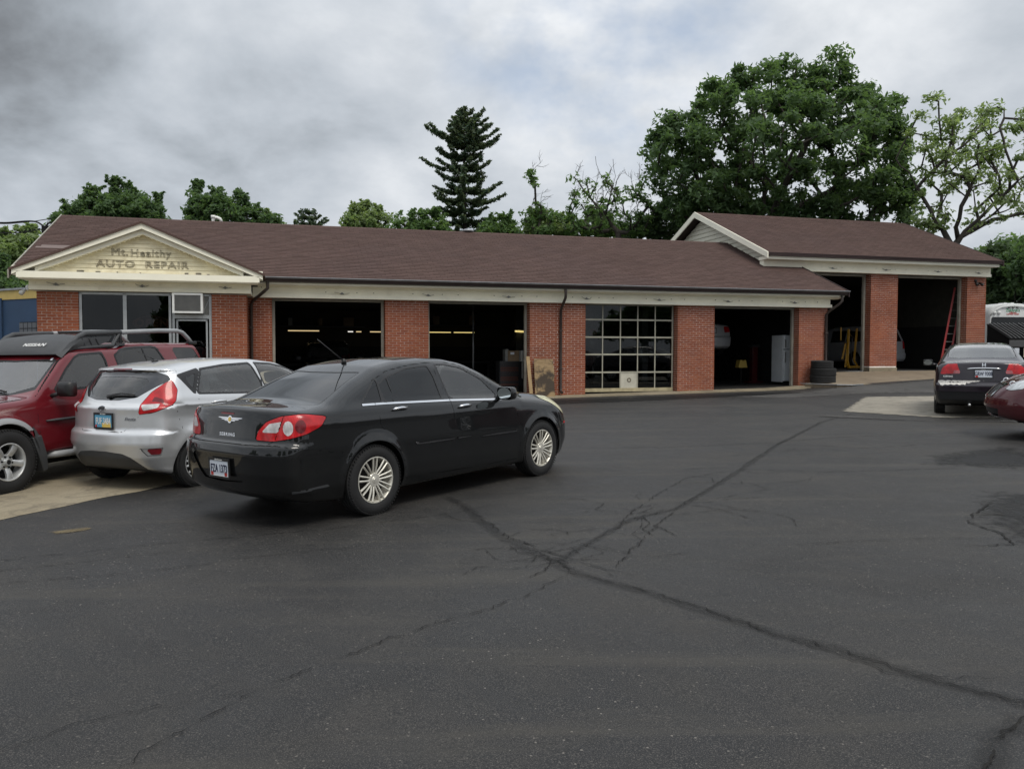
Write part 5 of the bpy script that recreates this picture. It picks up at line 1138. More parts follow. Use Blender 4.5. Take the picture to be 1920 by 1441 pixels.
simple('metal_grey', (.20, .20, .19), .5, .3, var=.2, vscale=8); simple('pvc_white', (.75, .75, .72), .4); simple('cardboard', (.20, .14, .085), .9, var=.2)
simple('yellow_paint', (.45, .24, .01), .5, var=.25, vscale=9); simple('red_ladder', (.30, .018, .015), .45, var=.15); simple('red_paint', (.05, .004, .005), .4); simple('blue_paint', (.02, .05, .12), .4)
simple('fridge_white', (.50, .53, .55), .35, var=.08, vscale=3); simple('yellow_plastic', (.45, .32, .07), .5)
def lampmat(name, col, e):
    m, t, b = newmat(name); setp(b, col=(.8, .8, .8), ecol=col, emis=e); return m
lampmat('tube_light', (1, .74, .38), .75); lampmat('tube_yellow', (1, .78, .28), .8); lampmat('neon_dim', (.8, .12, .06), .08)  # neon_dim puts a faint red glow into the OPEN sign's tubes
def board_mat():
    m, t, b = newmat('plywood'); setp(b, rough=.75); tc = N_(t, 'ShaderNodeTexCoord'); O = tc.outputs['Object']
    mp = N_(t, 'ShaderNodeMapping'); mp.inputs['Scale'].default_value = (3, 3, 14); LK(t, O, mp.inputs[0])
    c = ramp(t, noise(t, mp.outputs[0], 2, 5, .6).outputs[0], [(.3, (.20, .13, .06)), (.7, (.33, .23, .12))])
    so = N_(t, 'ShaderNodeSeparateXYZ'); LK(t, O, so.inputs[0]); st = M(t, 'ADD', noise(t, O, 2.2, 6, .6, .6).outputs[0], M(t, 'MULTIPLY', M(t, 'ABSOLUTE', M(t, 'SUBTRACT', so.outputs[2], .42)), -.30)); c = mixc(t, ramp(t, st, [(.36, 0.), (.46, .93)]), c, (.026, .017, .011))
    LK(t, c, b.inputs['Base Color'])
board_mat()
def bb(g, u0, u1, v0, v1, z0, z1, mi=0, r=None, m=None): g.box(u0, u1, -v1, -v0, z0, z1, mi, r, m)
CAMB = None
def pieces(name, boxes, mat, parent, root_m, nmax=300, bev=0., stuffname=None):
    """boxes (u0,u1,v0,v1,z0,z1,r): the nearest nmax as objects that share a unit mesh, the rest as one mesh"""
    inv = root_m.inverted() @ Vector((0, 0, 1.6)); cx_ = np.array([(b[0] + b[1]) / 2 - inv[0] for b in boxes]); cy_ = np.array([-(b[2] + b[3]) / 2 - inv[1] for b in boxes])
    order = np.argsort(np.hypot(cx_, cy_)); ms = []
    for k in range(6):
        g = G(); g.cbox((0, 0, 0), (1, 1, 1), r=k / 5.); me = g.mesh(name); me.materials.append(MATS[mat]); ms.append(me)
    for i in order[:nmax]:
        b = boxes[i]; o = link(name, ms[int(b[6] * 5.99)], parent, ((b[0] + b[1]) / 2, -(b[2] + b[3]) / 2, (b[4] + b[5]) / 2)); o.scale = (b[1] - b[0], b[3] - b[2], b[5] - b[4])
    if len(order) > nmax:
        g = G()
        for i in order[nmax:]: b = boxes[i]; bb(g, *b[:6], 0, int(b[6] * 5.99) / 5.)
        g.build(stuffname or name, mat, parent, kind='stuff')
CH, BL = .0667, .2128
def brickwork(u0, u1, vf, z0, z1, d=.09):
    out = []; k = 0; z = z1 - .012
    while z - .056 > z0:
        u = u0 - (BL / 2 if k % 2 else 0) - .0
        while u < u1 - .04:
            a, b = max(u, u0), min(u + BL - .011, u1)
            if u1 - b < .05: b = u1
            if b - a > .02: p = rng.uniform(-.0015, .0025); out.append((a, b, vf - d, vf + p, z - .056, z, rng.rand()))
            u += BL
        z -= CH; k += 1
    return out
def brickside(u, sgn, v0, v1, z0, z1, d=.09):
    """face across the wall; sgn=-1 faces lower u"""
    out = []; k = 0; z = z1 - .012
    while z - .056 > z0:
        vv = v1 - .101; first = True
        while vv > v0 + .02:
            l = BL / 2 if (first and k % 2) else BL; first = False
            a = max(vv - l + .011, v0); p = rng.uniform(-.001, .002)
            if vv - a > .03: out.append((u - p, u + d, a, vv, z - .056, z, rng.rand()) if sgn < 0 else (u - d, u + p, a, vv, z - .056, z, rng.rand()))
            vv -= l
        z -= CH; k += 1
    return out
def shingle_rows(u0, u1, v0, z0, v1, z1, e=.14, tabw=.305, clip=None):
    """rows of tabs on a slope from eave (v0,z0) to ridge (v1,z1); returns list of 8-vertex slabs"""
    L = math.hypot(v1 - v0, z1 - z0); n = int(L / e); dv, dz = (v1 - v0) / L, (z1 - z0) / L; nv, nz = -dz * (1 if dv > 0 else -1), abs(dv)
    out = []
    for i in range(n + 1):
        s0 = i * e; s1 = min(s0 + e + .02, L); off = (.5 if i % 2 else 0) * tabw + rng.uniform(-.02, .02); rr = rng.rand()
        u = u0 - off
        while u < u1:
            a, b = max(u, u0), min(u + tabw - .008, u1); u += tabw
            if b - a < .03: continue
            t0, t1 = .010 + rng.uniform(0, .004), .001
            V = []
            for uu in (a, b):
                for (s, t) in ((s0, -.002), (s0, t0), (s1, t1), (s1, -.002)):
                    V.append((uu, -(v0 + dv * s + (-dz if dv < 0 else dz) * -t * 1.0), z0 + dz * s + abs(dv) * t))
            out.append((V, .75 * rng.rand() + .25 * rr, (a + b) / 2))
    return out
SF = [(0, 1, 2, 3), (7, 6, 5, 4), (0, 4, 5, 1), (1, 5, 6, 2), (2, 6, 7, 3), (3, 7, 4, 0)]
def roof_slope(parent, rows, mat, nind=300, skip=None):
    rows = [q for q in rows if not (skip and skip(q[0]))]
    rows.sort(key=lambda q: q[0][0][0] ** 2 * 0 + abs(q[0][0][0] + 6.5) * .6 + q[0][0][2] * 1.2 + (q[0][0][1]))
    for V, r, _ in rows[:nind]:
        g = G(); c = np.mean(V, 0); g.add(np.array(V) - c, SF, 0, int(r * 5.99) / 5.); o = g.build('shingle', mat, parent, recalc=False); o.location = c
    g = G()
    for V, r, _ in rows[nind:]: g.add(V, SF, 0, int(r * 5.99) / 5.)
    g.build('shingle', mat, parent, recalc=False, kind='stuff')
def downspout(parent, u, v, ztop, vtop, zbot, mat='gutter_brown', du=0.):
    g = G(); g.tube([(u + du, -vtop, ztop), (u + du, -vtop, ztop - .18), (u + du * .8, -(vtop - .03), ztop - .26), (u + du * .1, -(v + .08), ztop - .50), (u, -v, ztop - .60), (u, -v, zbot + .10), (u, -(v + .03), zbot + .03), (u, -(v + .12), zbot)], .042, 8)
    for z in (ztop - 1.2, ztop - 2.3):
        if z > zbot + .2: g.box(u - .055, u + .055, -v - .05, -v + .06, z, z + .03)
    return g.build('downspout', mat, parent, smooth=True, autosmooth=50)
def light_bracket(parent, u, v, z):
    g = G(); g.lathe([(0, 0), (.032, .0), (.032, .012), (.02, .03), (0, .035)], 10, 'y', (u, -v - .03, z)); pts = [(u - .03, -v - .02, z), (u - .10, -v - .04, z + .015), (u - .15 - .05 * rng.rand(), -v - .03, z + .02 + .03 * rng.rand())]
    g.tube(pts, .006, 5); g.tube([(2 * u - p[0], p[1], p[2] - .01 - .02 * rng.rand()) for p in pts], .006, 5); g.cbox((u, -v - .03, z - .005), (.11, .03, .022))
    g.build('lamp_bracket', 'metal_grey', parent, smooth=False)
    g = G()
    for d in (-.42, .40, .85): g.lathe([(0, .01), (.012, .005), (.013, 0)], 6, 'y', (u + d, -v - .005, z + .03))
    g.build('screw_hole', 'gap_black', parent)
def stains(parent, u0, u1, v, z1, n):
    g = G()
    for i in range(n):
        u = u0 + (u1 - u0) * (i + .5) / n + rng.uniform(-.04, .04); L = rng.uniform(.2, .55); pts = [(u + rng.uniform(-.08, .08), z1 - .03), (u, z1 - .10), (u + .01, z1 - .12 - L * .5), (u + rng.uniform(-.01, .02), z1 - .12 - L)]
        g.tube([(p[0], -v - .0035, p[1]) for p in pts], [.007, .011, .007, .003], 5, flat=.3)
    g.build('lime_streaks', 'lime', parent, kind='stuff')
simple('lime', (.50, .42, .36), .9)

def shop():
    root = thing('repair_shop', 'long low brick repair shop with open service bays and a cream office gable', 'building', (0, 23.69, 0), A_); rm = Matrix.Translation((0, 23.69, 0)) @ Matrix.Rotation(A_, 4, 'Z')
    T = 2.955
    piers = [(-3.62, -2.42), (.53, 2.24), (5.23, 6.48), (9.48, 10.53)]
    g = G(); bricks = []
    def pier(u0, u1, vf, z0, z1, back=.30, left=True, right=True):
        bb(g, u0 + .007, u1 - .007, vf - back, vf - .008, z0, z1, 0)
        bricks.extend(brickwork(u0, u1, vf, z0, z1))
        if left: bricks.extend(brickside(u0, -1, vf - back, vf, z0, z1))
        if right: bricks.extend(brickside(u1, 1, vf - back, vf, z0, z1))
    def gz(u): return float(ground(*uv(u, .1))) - .02
    pier(-11.87, -10.99, 1.14, gz(-11), T, 1.9, right=False); g.build('wall', 'mortar', root); g = G(); pier(-8.02, -7.20, 1.14, gz(-8), T, .28, left=False, right=False)
    bb(g, -7.42, -7.207, 0, 1.05, gz(-7), T); bricks.extend(brickside(-7.20, 1, 0, 1.14, gz(-7), T))
    bb(g, -7.20, -6.607, -.30, -.008, gz(-7), T); bricks.extend(brickwork(-7.20, -6.60, 0, gz(-7), T)); bricks.extend(brickside(-6.60, 1, -.3, 0, gz(-7), T))
    n0 = len(bricks)
    wl = g.build('wall', 'mortar', root); pieces('brick', bricks, 'brick', wl, rm, 300)
    # bay piers, paler mortar
    for i, (a, b) in enumerate(piers):
        g = G(); bricks = []; z0 = gz(a)
        pier(a, b, 0, z0, T, .30, right=i < 3)
        if i == 3: bb(g, 10.3, b - .007, -8.9, -.3, z0, T); bricks += brickside(b, 1, -8.9, 0, z0, T)
        p = g.build('pier', 'mortar' if i == 0 else 'mortar_pale', root); pieces('brick', bricks, 'brick', p, rm, 0)
    g = G(); bricks = []; bb(g, -10.99, -8.02, .9, 1.11, gz(-9), .62); bricks = brickwork(-10.99, -8.02, 1.12, gz(-9), .62); p = g.build('stall_riser', 'mortar', root); pieces('brick', bricks, 'brick', p, rm, 0)
    g = G(); bb(g, -11.8, 10.5, -9.0, -8.8, 0, 3.3); bb(g, -11.85, -11.6, -8.8, -.7, 0, 3.3); bb(g, -11.6, -11.0, -.9, -.7, 0, 3.3)
    g.build('rear_wall', 'mortar', root)
    # interior shell
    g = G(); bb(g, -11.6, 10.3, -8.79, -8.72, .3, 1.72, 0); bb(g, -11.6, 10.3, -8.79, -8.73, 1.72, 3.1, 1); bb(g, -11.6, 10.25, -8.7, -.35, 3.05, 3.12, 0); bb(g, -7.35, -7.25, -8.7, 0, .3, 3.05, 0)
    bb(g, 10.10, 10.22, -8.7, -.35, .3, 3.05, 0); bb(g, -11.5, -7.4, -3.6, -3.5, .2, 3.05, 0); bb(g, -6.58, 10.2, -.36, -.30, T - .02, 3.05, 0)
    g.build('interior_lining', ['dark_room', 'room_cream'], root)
    # entablature: lower board, shaded upper board, crown
    g = G(); bb(g, -7.08, 10.57, -.10, .165, 2.96, 3.055); g.build('lower_fascia_board', 'cream_paint', root)
    g = G(); bb(g, -7.08, 10.57, -.10, .075, 3.055, 3.235); g.build('upper_fascia_board', 'cream_paint', root)
    g = G(); g.prism([(-.12, 3.235), (-.36, 3.285), (-.40, 3.29), (-.40, 3.335), (.1, 3.335), (.1, 3.235)], -6.95, 10.84, 'yz'); g.build('crown_moulding', 'rake_paint', root)
    g = G(); g.prism([(-.405, 3.335), (-.50, 3.345), (-.52, 3.40), (-.56, 3.42), (-.56, 3.465), (-.405, 3.465)], -6.80, 10.93, 'yz'); g.build('gutter', 'gutter_brown', root)
    g = G(); bb(g, -6.8, 10.94, .565, .572, 3.455, 3.475)
    for u in np.arange(-6, 10.9, .92): bb(g, u, u + .02, .40, .57, 3.468, 3.48)
    g.build('gutter_strap', 'galvanised', root)
    for u in (-4.79, -2.45, -.14, 2.22, 4.55, 6.86, 9.22): light_bracket(root, u, .10, 3.10)
    downspout(root, 1.46, .05, 3.34, .46, .36); downspout(root, 10.45, .05, 3.34, .44, .62, du=.28)
    downspout(root, -7.12, .06, 3.36, .45, .2, du=.42)
    stains(root, -3.5, -2.5, 0, T, 4); stains(root, -7.95, -7.3, 1.14, T, 4); stains(root, -11.75, -11.05, 1.14, T, 4)
    # main roof
    slope = (3.12 - 0) ; g = G()
    ev, ez, rv, rz, w0, w1 = .52, 3.455, -4.72, 5.575, -12.6, 10.9
    g.prism([(-ev, ez - .02), (-rv, rz - .02), (-(2 * rv - ev) , ez - .02), (-(2 * rv - ev), ez - .10), (-rv, rz - .14), (-ev, ez - .08)], w0, w1, 'yz')
    rf = g.build('roof', 'roof_edge', root)
    def skip(V):
        u = (V[0][0] + V[4][0]) / 2; v = -V[0][1]; z = V[0][2]
        return abs(u + 9.51) < (4.58 - z) / .42 - .1
    rows = shingle_rows(w0, w1, ev, ez, rv, rz); roof_slope(rf, rows, 'shingle', 300, skip)
    g = G(); 
    for k in range(int((w1 - w0) / .3)): g.prism([(-(rv + .14), rz - .045), (-rv, rz + .015), (-(rv - .14), rz - .045), (-(rv - .14), rz - .06), (-rv, rz + .0), (-(rv + .14), rz - .06)], w0 + k * .3, w0 + k * .3 + .29, 'yz', r=rng.rand())
    g.build('ridge_cap', 'shingle', rf, kind='stuff')
    g = G()
    for (a, b, s) in ((-12.35, -11.75, 3.3), (-12.35, -11.2, 3.16)):
        pass
    for i, (a, b) in enumerate(((-12.5, -11.6), (-12.4, -11.3))):
        v = -1.35 - .14 * i; z = ez + (ev - v) * .4046 + .012; g.prism([(-v, z), (-(v - .13), z + .055), (-(v - .13), z + .063), (-v, z + .010)], a, b, 'yz')
    g.build('pale_patch', 'patch_shingle', rf)
    for u, nm in ((w0 - .03, 0), (w1 + .0, 1)):
        g = G(); g.prism([(-ev - .02, ez - .17), (-ev - .02, ez + .02), (-rv, rz + .03), (-(2 * rv - ev), ez), (-(2 * rv - ev), ez - .19), (-rv, rz - .17)], u, u + .03, 'yz'); g.build('rake_board', 'roof_edge' if nm else 'jamb_paint', root)
    g = G(); g.prism([(.0, 3.3), (4.72, 5.40), (8.9, 3.4), (8.9, 3.0), (.0, 3.0)], 10.3, 10.5, 'yz'); g.prism([(.0, 3.3), (4.72, 5.40), (8.9, 3.4), (8.9, 3.0), (.0, 3.0)], -11.8, -11.6, 'yz'); g.build('gable_wall', 'cream_paint', root)
    # office gable
    ux, ap = -9.51, 4.575; gl_, gr_ = -12.24, -6.80; ze = 3.45
    for a, b in ((gl_ - .05, ux), (gr_ + .05, ux)):
        g = G(); V = [(a, -1.70, ze - .02), (b, -1.70, ap + .02), (b, 2.2, ap + .02), (a, -.45, ze - .02)]; V += [(x, y, z - .05) for x, y, z in V]
        g.add(V, [(0, 1, 2, 3), (7, 6, 5, 4), (0, 4, 5, 1), (1, 5, 6, 2), (2, 6, 7, 3), (3, 7, 4, 0)]); gr = g.build('office_roof', 'shingle', root)
        # rake: outer crown, inner frieze, both sloping
        sl = (ap - ze) / (ux - a + (.05 if a < b else -.05))
        def band(z0, z1, vv0, vv1, nm, mat):
            q = G(); e0 = gl_ if a < b else gr_; P = [(e0, ze - z0), (ux, ap - z0), (ux, ap - z1), (e0, ze - z1)]
            q.prism(P, -vv1, -vv0, 'xz'); return q.build(nm, mat, root)
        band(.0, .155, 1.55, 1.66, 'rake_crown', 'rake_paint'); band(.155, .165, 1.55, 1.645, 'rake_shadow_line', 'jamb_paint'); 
        q = G(); e0 = gl_ + .45 if a < b else gr_ - .45; k = .42 * .45
        q.prism([(e0, ze + k - .165), (ux, ap - .165), (ux, ap - .27), (e0, ze + k - .27)], -1.55, -1.40, 'xz'); q.build('rake_frieze', 'rake_paint', root)
        q = G()
        for t in np.arange(.06, .97, .045):   # vented soffit ribs
            uu = e0 + (ux - e0) * t; zz = (ze + k) + (ap - ze - k) * t - .275; q.box(uu - .012, uu + .012, -1.50, -1.40, zz - .012, zz + .002)
        q.build('soffit_rib', 'cream_paint', root, kind='stuff')
    g = G(); g.prism([(gl_ + .1, 3.38), (ux, ap - .2), (gr_ - .1, 3.38)], -1.385, -1.2, 'xz'); g.build('tympanum', 'cream_paint', root)
    z = 3.40; boards = []
    while z < 4.32:
        h = (4.36 - z) / .42; h1 = max(.02, (4.36 - z - .098) / .42)
        g = G(); V = [(ux - h, -1.405, z), (ux + h, -1.405, z), (ux + h1, -1.388, z + .098), (ux - h1, -1.388, z + .098), (ux - h, -1.38, z), (ux + h, -1.38, z), (ux + h1, -1.38, z + .098), (ux - h1, -1.38, z + .098)]
        g.add(V, [(0, 1, 2, 3), (0, 4, 5, 1), (1, 5, 6, 2), (2, 6, 7, 3), (3, 7, 4, 0)], r=rng.rand()); g.build('siding_board', 'siding_paint', root); z += .10
    g = G(); bb(g, -12.15, -6.88, 1.05, 1.66, 3.225, 3.375); bb(g, -12.12, -6.91, 1.05, 1.62, 3.20, 3.225); g.build('cornice', 'rake_paint', root)
    g = G(); bb(g, gl_ - .0, gl_ + .14, 1.40, 1.62, 3.28, 3.50); bb(g, gr_ - .14, gr_, 1.40, 1.62, 3.28, 3.50); g.build('cornice_return', 'rake_paint', root)
    g = G(); bb(g, -12.0, -7.09, .9, 1.29, 2.975, 3.065); bb(g, -7.34, -7.09, .0, 1.0, 2.975, 3.065); g.build('lower_fascia_board', 'cream_paint', root)
    g = G(); bb(g, -12.0, -7.09, .9, 1.25, 3.065, 3.20); bb(g, -7.34, -7.13, .0, 1.0, 3.065, 3.42); bb(g, -12.0, -11.8, -8.5, 1.0, 2.98, 3.35); g.build('upper_fascia_board', 'cream_paint', root)
    for u in (-11.43, -9.57, -7.69): light_bracket(root, u, 1.25, 3.11)
    # ghost of the old sign
    for txt, c, size, xs, sp in (('Mt.', (-10.03, 3.88), .235, 1.12, 1.1), ('Healthy', (-9.35, 3.87), .235, 1.12, 1.1), ('AUTO', (-10.12, 3.60), .225, 1.26, 1.12), ('REPAIR', (-9.0, 3.60), .225, 1.26, 1.12)):
        V, F = text_geo(txt, size, .006, outline=.0021, xs=xs, space=sp); V = V[:, [0, 2, 1]]; V[:, 1] = -V[:, 1] - 1.408; V[:, 0] += c[0]; V[:, 2] += c[1]
        g = G(); g.add(V, F); g.build('sign_lettering', 'letter_rust', root, recalc=False)
    g = G()
    for u, w in ((-10.95, .12), (-10.85, .05), (-10.55, .10), (-10.1, .03), (-9.6, .03), (-8.6, .08), (-8.35, .12), (-8.1, .06)): g.box(u, u + w, -1.43, -1.405, 3.395, 3.41 + rng.rand() * .03)
    g.build('nest_debris', 'letter_rust', root)
    # office window wall
    ft = 'aluminium'
    def bar(nm, u0, u1, z0, z1, v0=1.02, v1=1.10): g = G(); bb(g, u0, u1, v0, v1, z0, z1); return g.build(nm, ft, root)
    wz = .62
    for u0, u1 in ((-10.985, -10.925), (-10.03, -9.95), (-9.01, -8.955), (-8.93, -8.875), (-8.085, -8.025)): bar('window_mullion', u0, u1, wz, 2.94)
    bar('window_head', -10.985, -8.025, 2.90, 2.955); bar('window_sill', -10.985, -8.025, wz - .04, wz + .03, 1.0, 1.13); bar('transom', -8.875, -8.085, 2.35, 2.44)
    bar('sash_frame', -8.84, -8.80, wz, 2.33, 1.03, 1.12); bar('sash_frame', -8.16, -8.12, wz, 2.33, 1.03, 1.12); bar('sash_frame', -8.84, -8.12, 2.29, 2.33, 1.03, 1.12)
    for u0, u1, z1 in ((-10.925, -10.03, 2.90), (-9.95, -9.01, 2.90), (-8.80, -8.16, 2.29)):
        g = G(); bb(g, u0, u1, 1.05, 1.056, wz + .03, z1); g.build('window_pane', 'glass_building', root)
    g = G(); bb(g, -8.875, -8.085, 1.03, 1.05, 2.44, 2.90); g.build('filler_panel', 'metal_grey', root)
    g = G(); m = Matrix.Translation((-8.155, -1.06, 2.67)) @ Matrix.Rotation(R(24), 4, 'Y'); g.cbox((0, 0, 0), (.012, .01, .44), m=m); g.build('filler_brace', ft, root)
    # glazed sectional door
    gd = link('garage_door', None, root); u0, u1 = 2.26, 5.20; zs = [.40, .93, 1.465, 1.98, 2.50, 2.95]; us = [2.30, 2.88, 3.455, 4.02, 4.595, 5.17]; v = -.24
    for i, z in enumerate(zs):
        g = G(); h = .034 if i else .075; bb(g, u0, u1, v - .04, v + (.012 if i % 2 else .018), z - (.02 if i else .05), z + h * .75, 0); g.build('door_rail', 'door_bar' if i else 'door_stained', gd)
    for i, u in enumerate(us): g = G(); bb(g, u - .015, u + .015, v - .035, v + .008, zs[0], zs[-1]); g.build('door_stile', 'door_bar', gd)
    for i in range(5):
        for j in range(5):
            g = G(); 
            if (i, j) == (2, 0): bb(g, us[i] + .02, us[i + 1] - .02, v - .02, v + .004, zs[0], zs[1]); g.lathe([(0, .012), (.03, .012), (.035, 0)], 14, 'y', (us[2] + .29, -v - .012, zs[0] + .30), 0); q = g.build('door_panel', 'door_cream', gd); g = G(); g.lathe([(.04, .006), (.065, .006), (.065, -.01), (.04, -.01)], 16, 'y', (us[2] + .29, -v - .006, zs[0] + .30), close=True); g.build('vent_ring', 'letter_rust', gd)
            else: bb(g, us[i] + .02, us[i + 1] - .02, v - .014, v - .009, zs[j] + .02, zs[j + 1]); g.build('door_pane', 'glass_door', gd)
    # jambs and tracks of the openings
    for a, b in ((-6.60, -3.62), (-2.42, .53), (2.24, 5.23), (6.48, 9.48)):
        for uu in (a + .005, b - .075): g = G(); bb(g, uu, uu + .07, -.36, -.27, .3, 2.95); g.build('door_jamb', 'jamb_paint', root)
        g = G(); bb(g, a, b, -.34, -.26, 2.90, 2.955); g.build('door_header', 'jamb_paint', root)
    # vents on the roof
    g = G(); g.tube([(-8.36, 4.86, 5.3), (-8.36, 4.86, 5.72), (-8.33, 4.86, 5.755)], .055, 10); g.tube([(-8.36, 4.86, 5.70), (-8.25, 4.86, 5.73), (-8.16, 4.86, 5.69), (-8.12, 4.86, 5.60)], .05, 10); g.lathe([(.0, .09), (.07, .09), (.07, .0), (.055, .0)], 12, 'z', (-8.36, 4.86, 5.70)); g.build('vent_pipe', 'pvc_white', root, smooth=True)
    g = G(); g.lathe([(0, .10), (.10, .09), (.20, .05), (.22, .02), (.2, .0), (.12, 0), (.12, -.2)], 20, 'z', (-.21, 4.80, 5.60)); g.build('roof_vent', 'galvanised', root, smooth=True)
    return root
simple('letter_rust', (.15, .13, .095), .8, var=.4, vscale=20); simple('door_bar', (.36, .345, .28), .5, var=.2, vscale=3); simple('patch_shingle', (.17, .13, .12), .95, bump=.4); simple('door_cream', (.50, .48, .40), .5, var=.15, vscale=3); simple('door_stained', (.42, .36, .22), .6, var=.3, vscale=5)
glassmat('glass_door', (.42, .45, .46), f=.7)
SHOP = shop()

def annex():
    root = thing('garage_annex', 'taller brick garage set back at the right end, with two high open bays', 'building', (0, 23.69, 0), A_); rm = Matrix.Translation((0, 23.69, 0)) @ Matrix.Rotation(A_, 4, 'Z')
    vf, T, F0 = -2.05, 4.31, .86
    bricks = []; g = G(); ws = []
    for a, b in ((10.56, 10.75), (13.84, 14.99), (18.06, 18.92)):
        bb(g, a + .007, b - .007, vf - .3, vf - .008, F0 + .12, T)
        if b > 18: bb(g, 18.63, b - .007, vf - 8.8, vf - .3, F0 + .12, T)
        w = g.build('wall', 'mortar_pale', root); g = G(); ws.append(w); bricks += brickwork(a, b, vf, F0 + .12, T) + brickside(a, -1, vf - .3, vf, F0 + .12, T)
        if b > 18: bricks += brickside(b, 1, vf - 8.8, vf, F0 + .12, T)
    pieces('brick', bricks, 'brick', ws[1], rm, 300)
    g = G()
    for a, b in ((10.56, 10.75), (13.83, 15.0), (18.05, 18.93)): bb(g, a, b, vf - .3, vf + .02, F0 - .6, F0 + .13)
    g.build('pier_base', 'concrete', root)
    g = G(); bb(g, 10.56, 18.9, -10.9, -10.7, .5, 4.5); bb(g, 10.0, 10.2, -10.7, -2.3, 3.7, 4.5); g.build('rear_wall', 'mortar', root)
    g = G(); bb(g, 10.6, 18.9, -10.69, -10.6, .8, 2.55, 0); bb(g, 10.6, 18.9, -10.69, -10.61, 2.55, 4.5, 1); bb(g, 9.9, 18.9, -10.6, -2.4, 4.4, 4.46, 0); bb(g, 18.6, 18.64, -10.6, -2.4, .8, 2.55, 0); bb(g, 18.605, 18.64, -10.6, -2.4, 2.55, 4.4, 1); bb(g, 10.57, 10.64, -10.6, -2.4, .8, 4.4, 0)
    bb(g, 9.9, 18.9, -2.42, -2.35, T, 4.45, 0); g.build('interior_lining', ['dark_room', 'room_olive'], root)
    g = G(); bb(g, 9.4, 18.78 + .20, vf - .1, vf + .17, 4.32, 4.42); g.build('lower_fascia_board', 'cream_paint', root); g = G(); bb(g, 9.4, 18.98, vf - .1, vf + .13, 4.42, 4.66); g.build('upper_fascia_board', 'cream_paint', root)
    g = G(); bb(g, 9.36, 19.05, vf - .1, vf + .45, 4.66, 4.76); g.build('crown_moulding', 'rake_paint', root); g = G(); bb(g, 9.34, 19.12, vf + .2, vf + .55, 4.765, 4.87); g.build('eave_edge', 'roof_edge', root)
    for u in (12.12, 14.35, 16.59, 18.41): light_bracket(root, u, vf + .13, 4.45)
    ev, ez, rv, rz, w0, w1 = -1.50, 4.87, -6.55, 6.97, 9.30, 19.1
    g = G(); g.prism([(-ev, ez - .02), (-rv, rz - .02), (-(2 * rv - ev), ez - .02), (-(2 * rv - ev), ez - .10), (-rv, rz - .14), (-ev, ez - .08)], w0, w1, 'yz'); rf = g.build('roof', 'roof_edge', root)
    roof_slope(rf, shingle_rows(w0, w1, ev, ez, rv, rz), 'shingle', 300)
    g = G(); 
    for k in range(int((w1 - w0) / .3)): g.prism([(-(rv + .14), rz - .045), (-rv, rz + .015), (-(rv - .14), rz - .045), (-(rv - .14), rz - .06), (-rv, rz + .0), (-(rv + .14), rz - .06)], w0 + k * .3, w0 + k * .3 + .29, 'yz', r=rng.rand())
    g.build('ridge_cap', 'shingle', rf, kind='stuff')
    for u in (w0 - .04, w1): g = G(); g.prism([(-ev - .02, ez - .19), (-ev - .02, ez + .01), (-rv, rz + .02), (-(2 * rv - ev), ez), (-(2 * rv - ev), ez - .20), (-rv, rz - .20)], u, u + .04, 'yz'); g.build('rake_board', 'rake_paint' if u < 12 else 'roof_edge', root)
    g = G(); g.prism([(2.0, 4.8), (6.55, 6.72), (11.1, 4.8), (11.1, 3.2), (2.0, 3.2)], 9.68, 9.75, 'yz'); g.build('gable_wall', 'cream_paint', root)
    z = 3.7
    while z < 6.7:
        h = (6.75 - z) / .42; h1 = max(.03, (6.75 - z - .16) / .42); h, h1 = min(h, 4.5), min(h1, 4.5)
        g = G(); V = [(9.64, 6.55 - h, z), (9.64, 6.55 + h, z), (9.67, 6.55 + h1, z + .16), (9.67, 6.55 - h1, z + .16), (9.69, 6.55 - h, z), (9.69, 6.55 + h, z), (9.69, 6.55 + h1, z + .16), (9.69, 6.55 - h1, z + .16)]
        g.add(V, [(0, 1, 2, 3), (0, 4, 5, 1), (1, 5, 6, 2), (2, 6, 7, 3), (3, 7, 4, 0)], r=rng.rand()); g.build('siding_board', 'gable_paint', root); z += .165
    for a, b in ((10.75, 13.84), (14.99, 18.06)):
        for uu in (a + .005, b - .085): g = G(); bb(g, uu, uu + .08, -2.42, -2.32, F0, 4.30); g.build('door_jamb', 'jamb_paint', root)
        g = G(); bb(g, a, b, -2.42, -2.32, 4.24, 4.31); g.build('door_header', 'jamb_paint', root)
    return root
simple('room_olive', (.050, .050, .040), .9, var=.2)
ANNEX = annex()
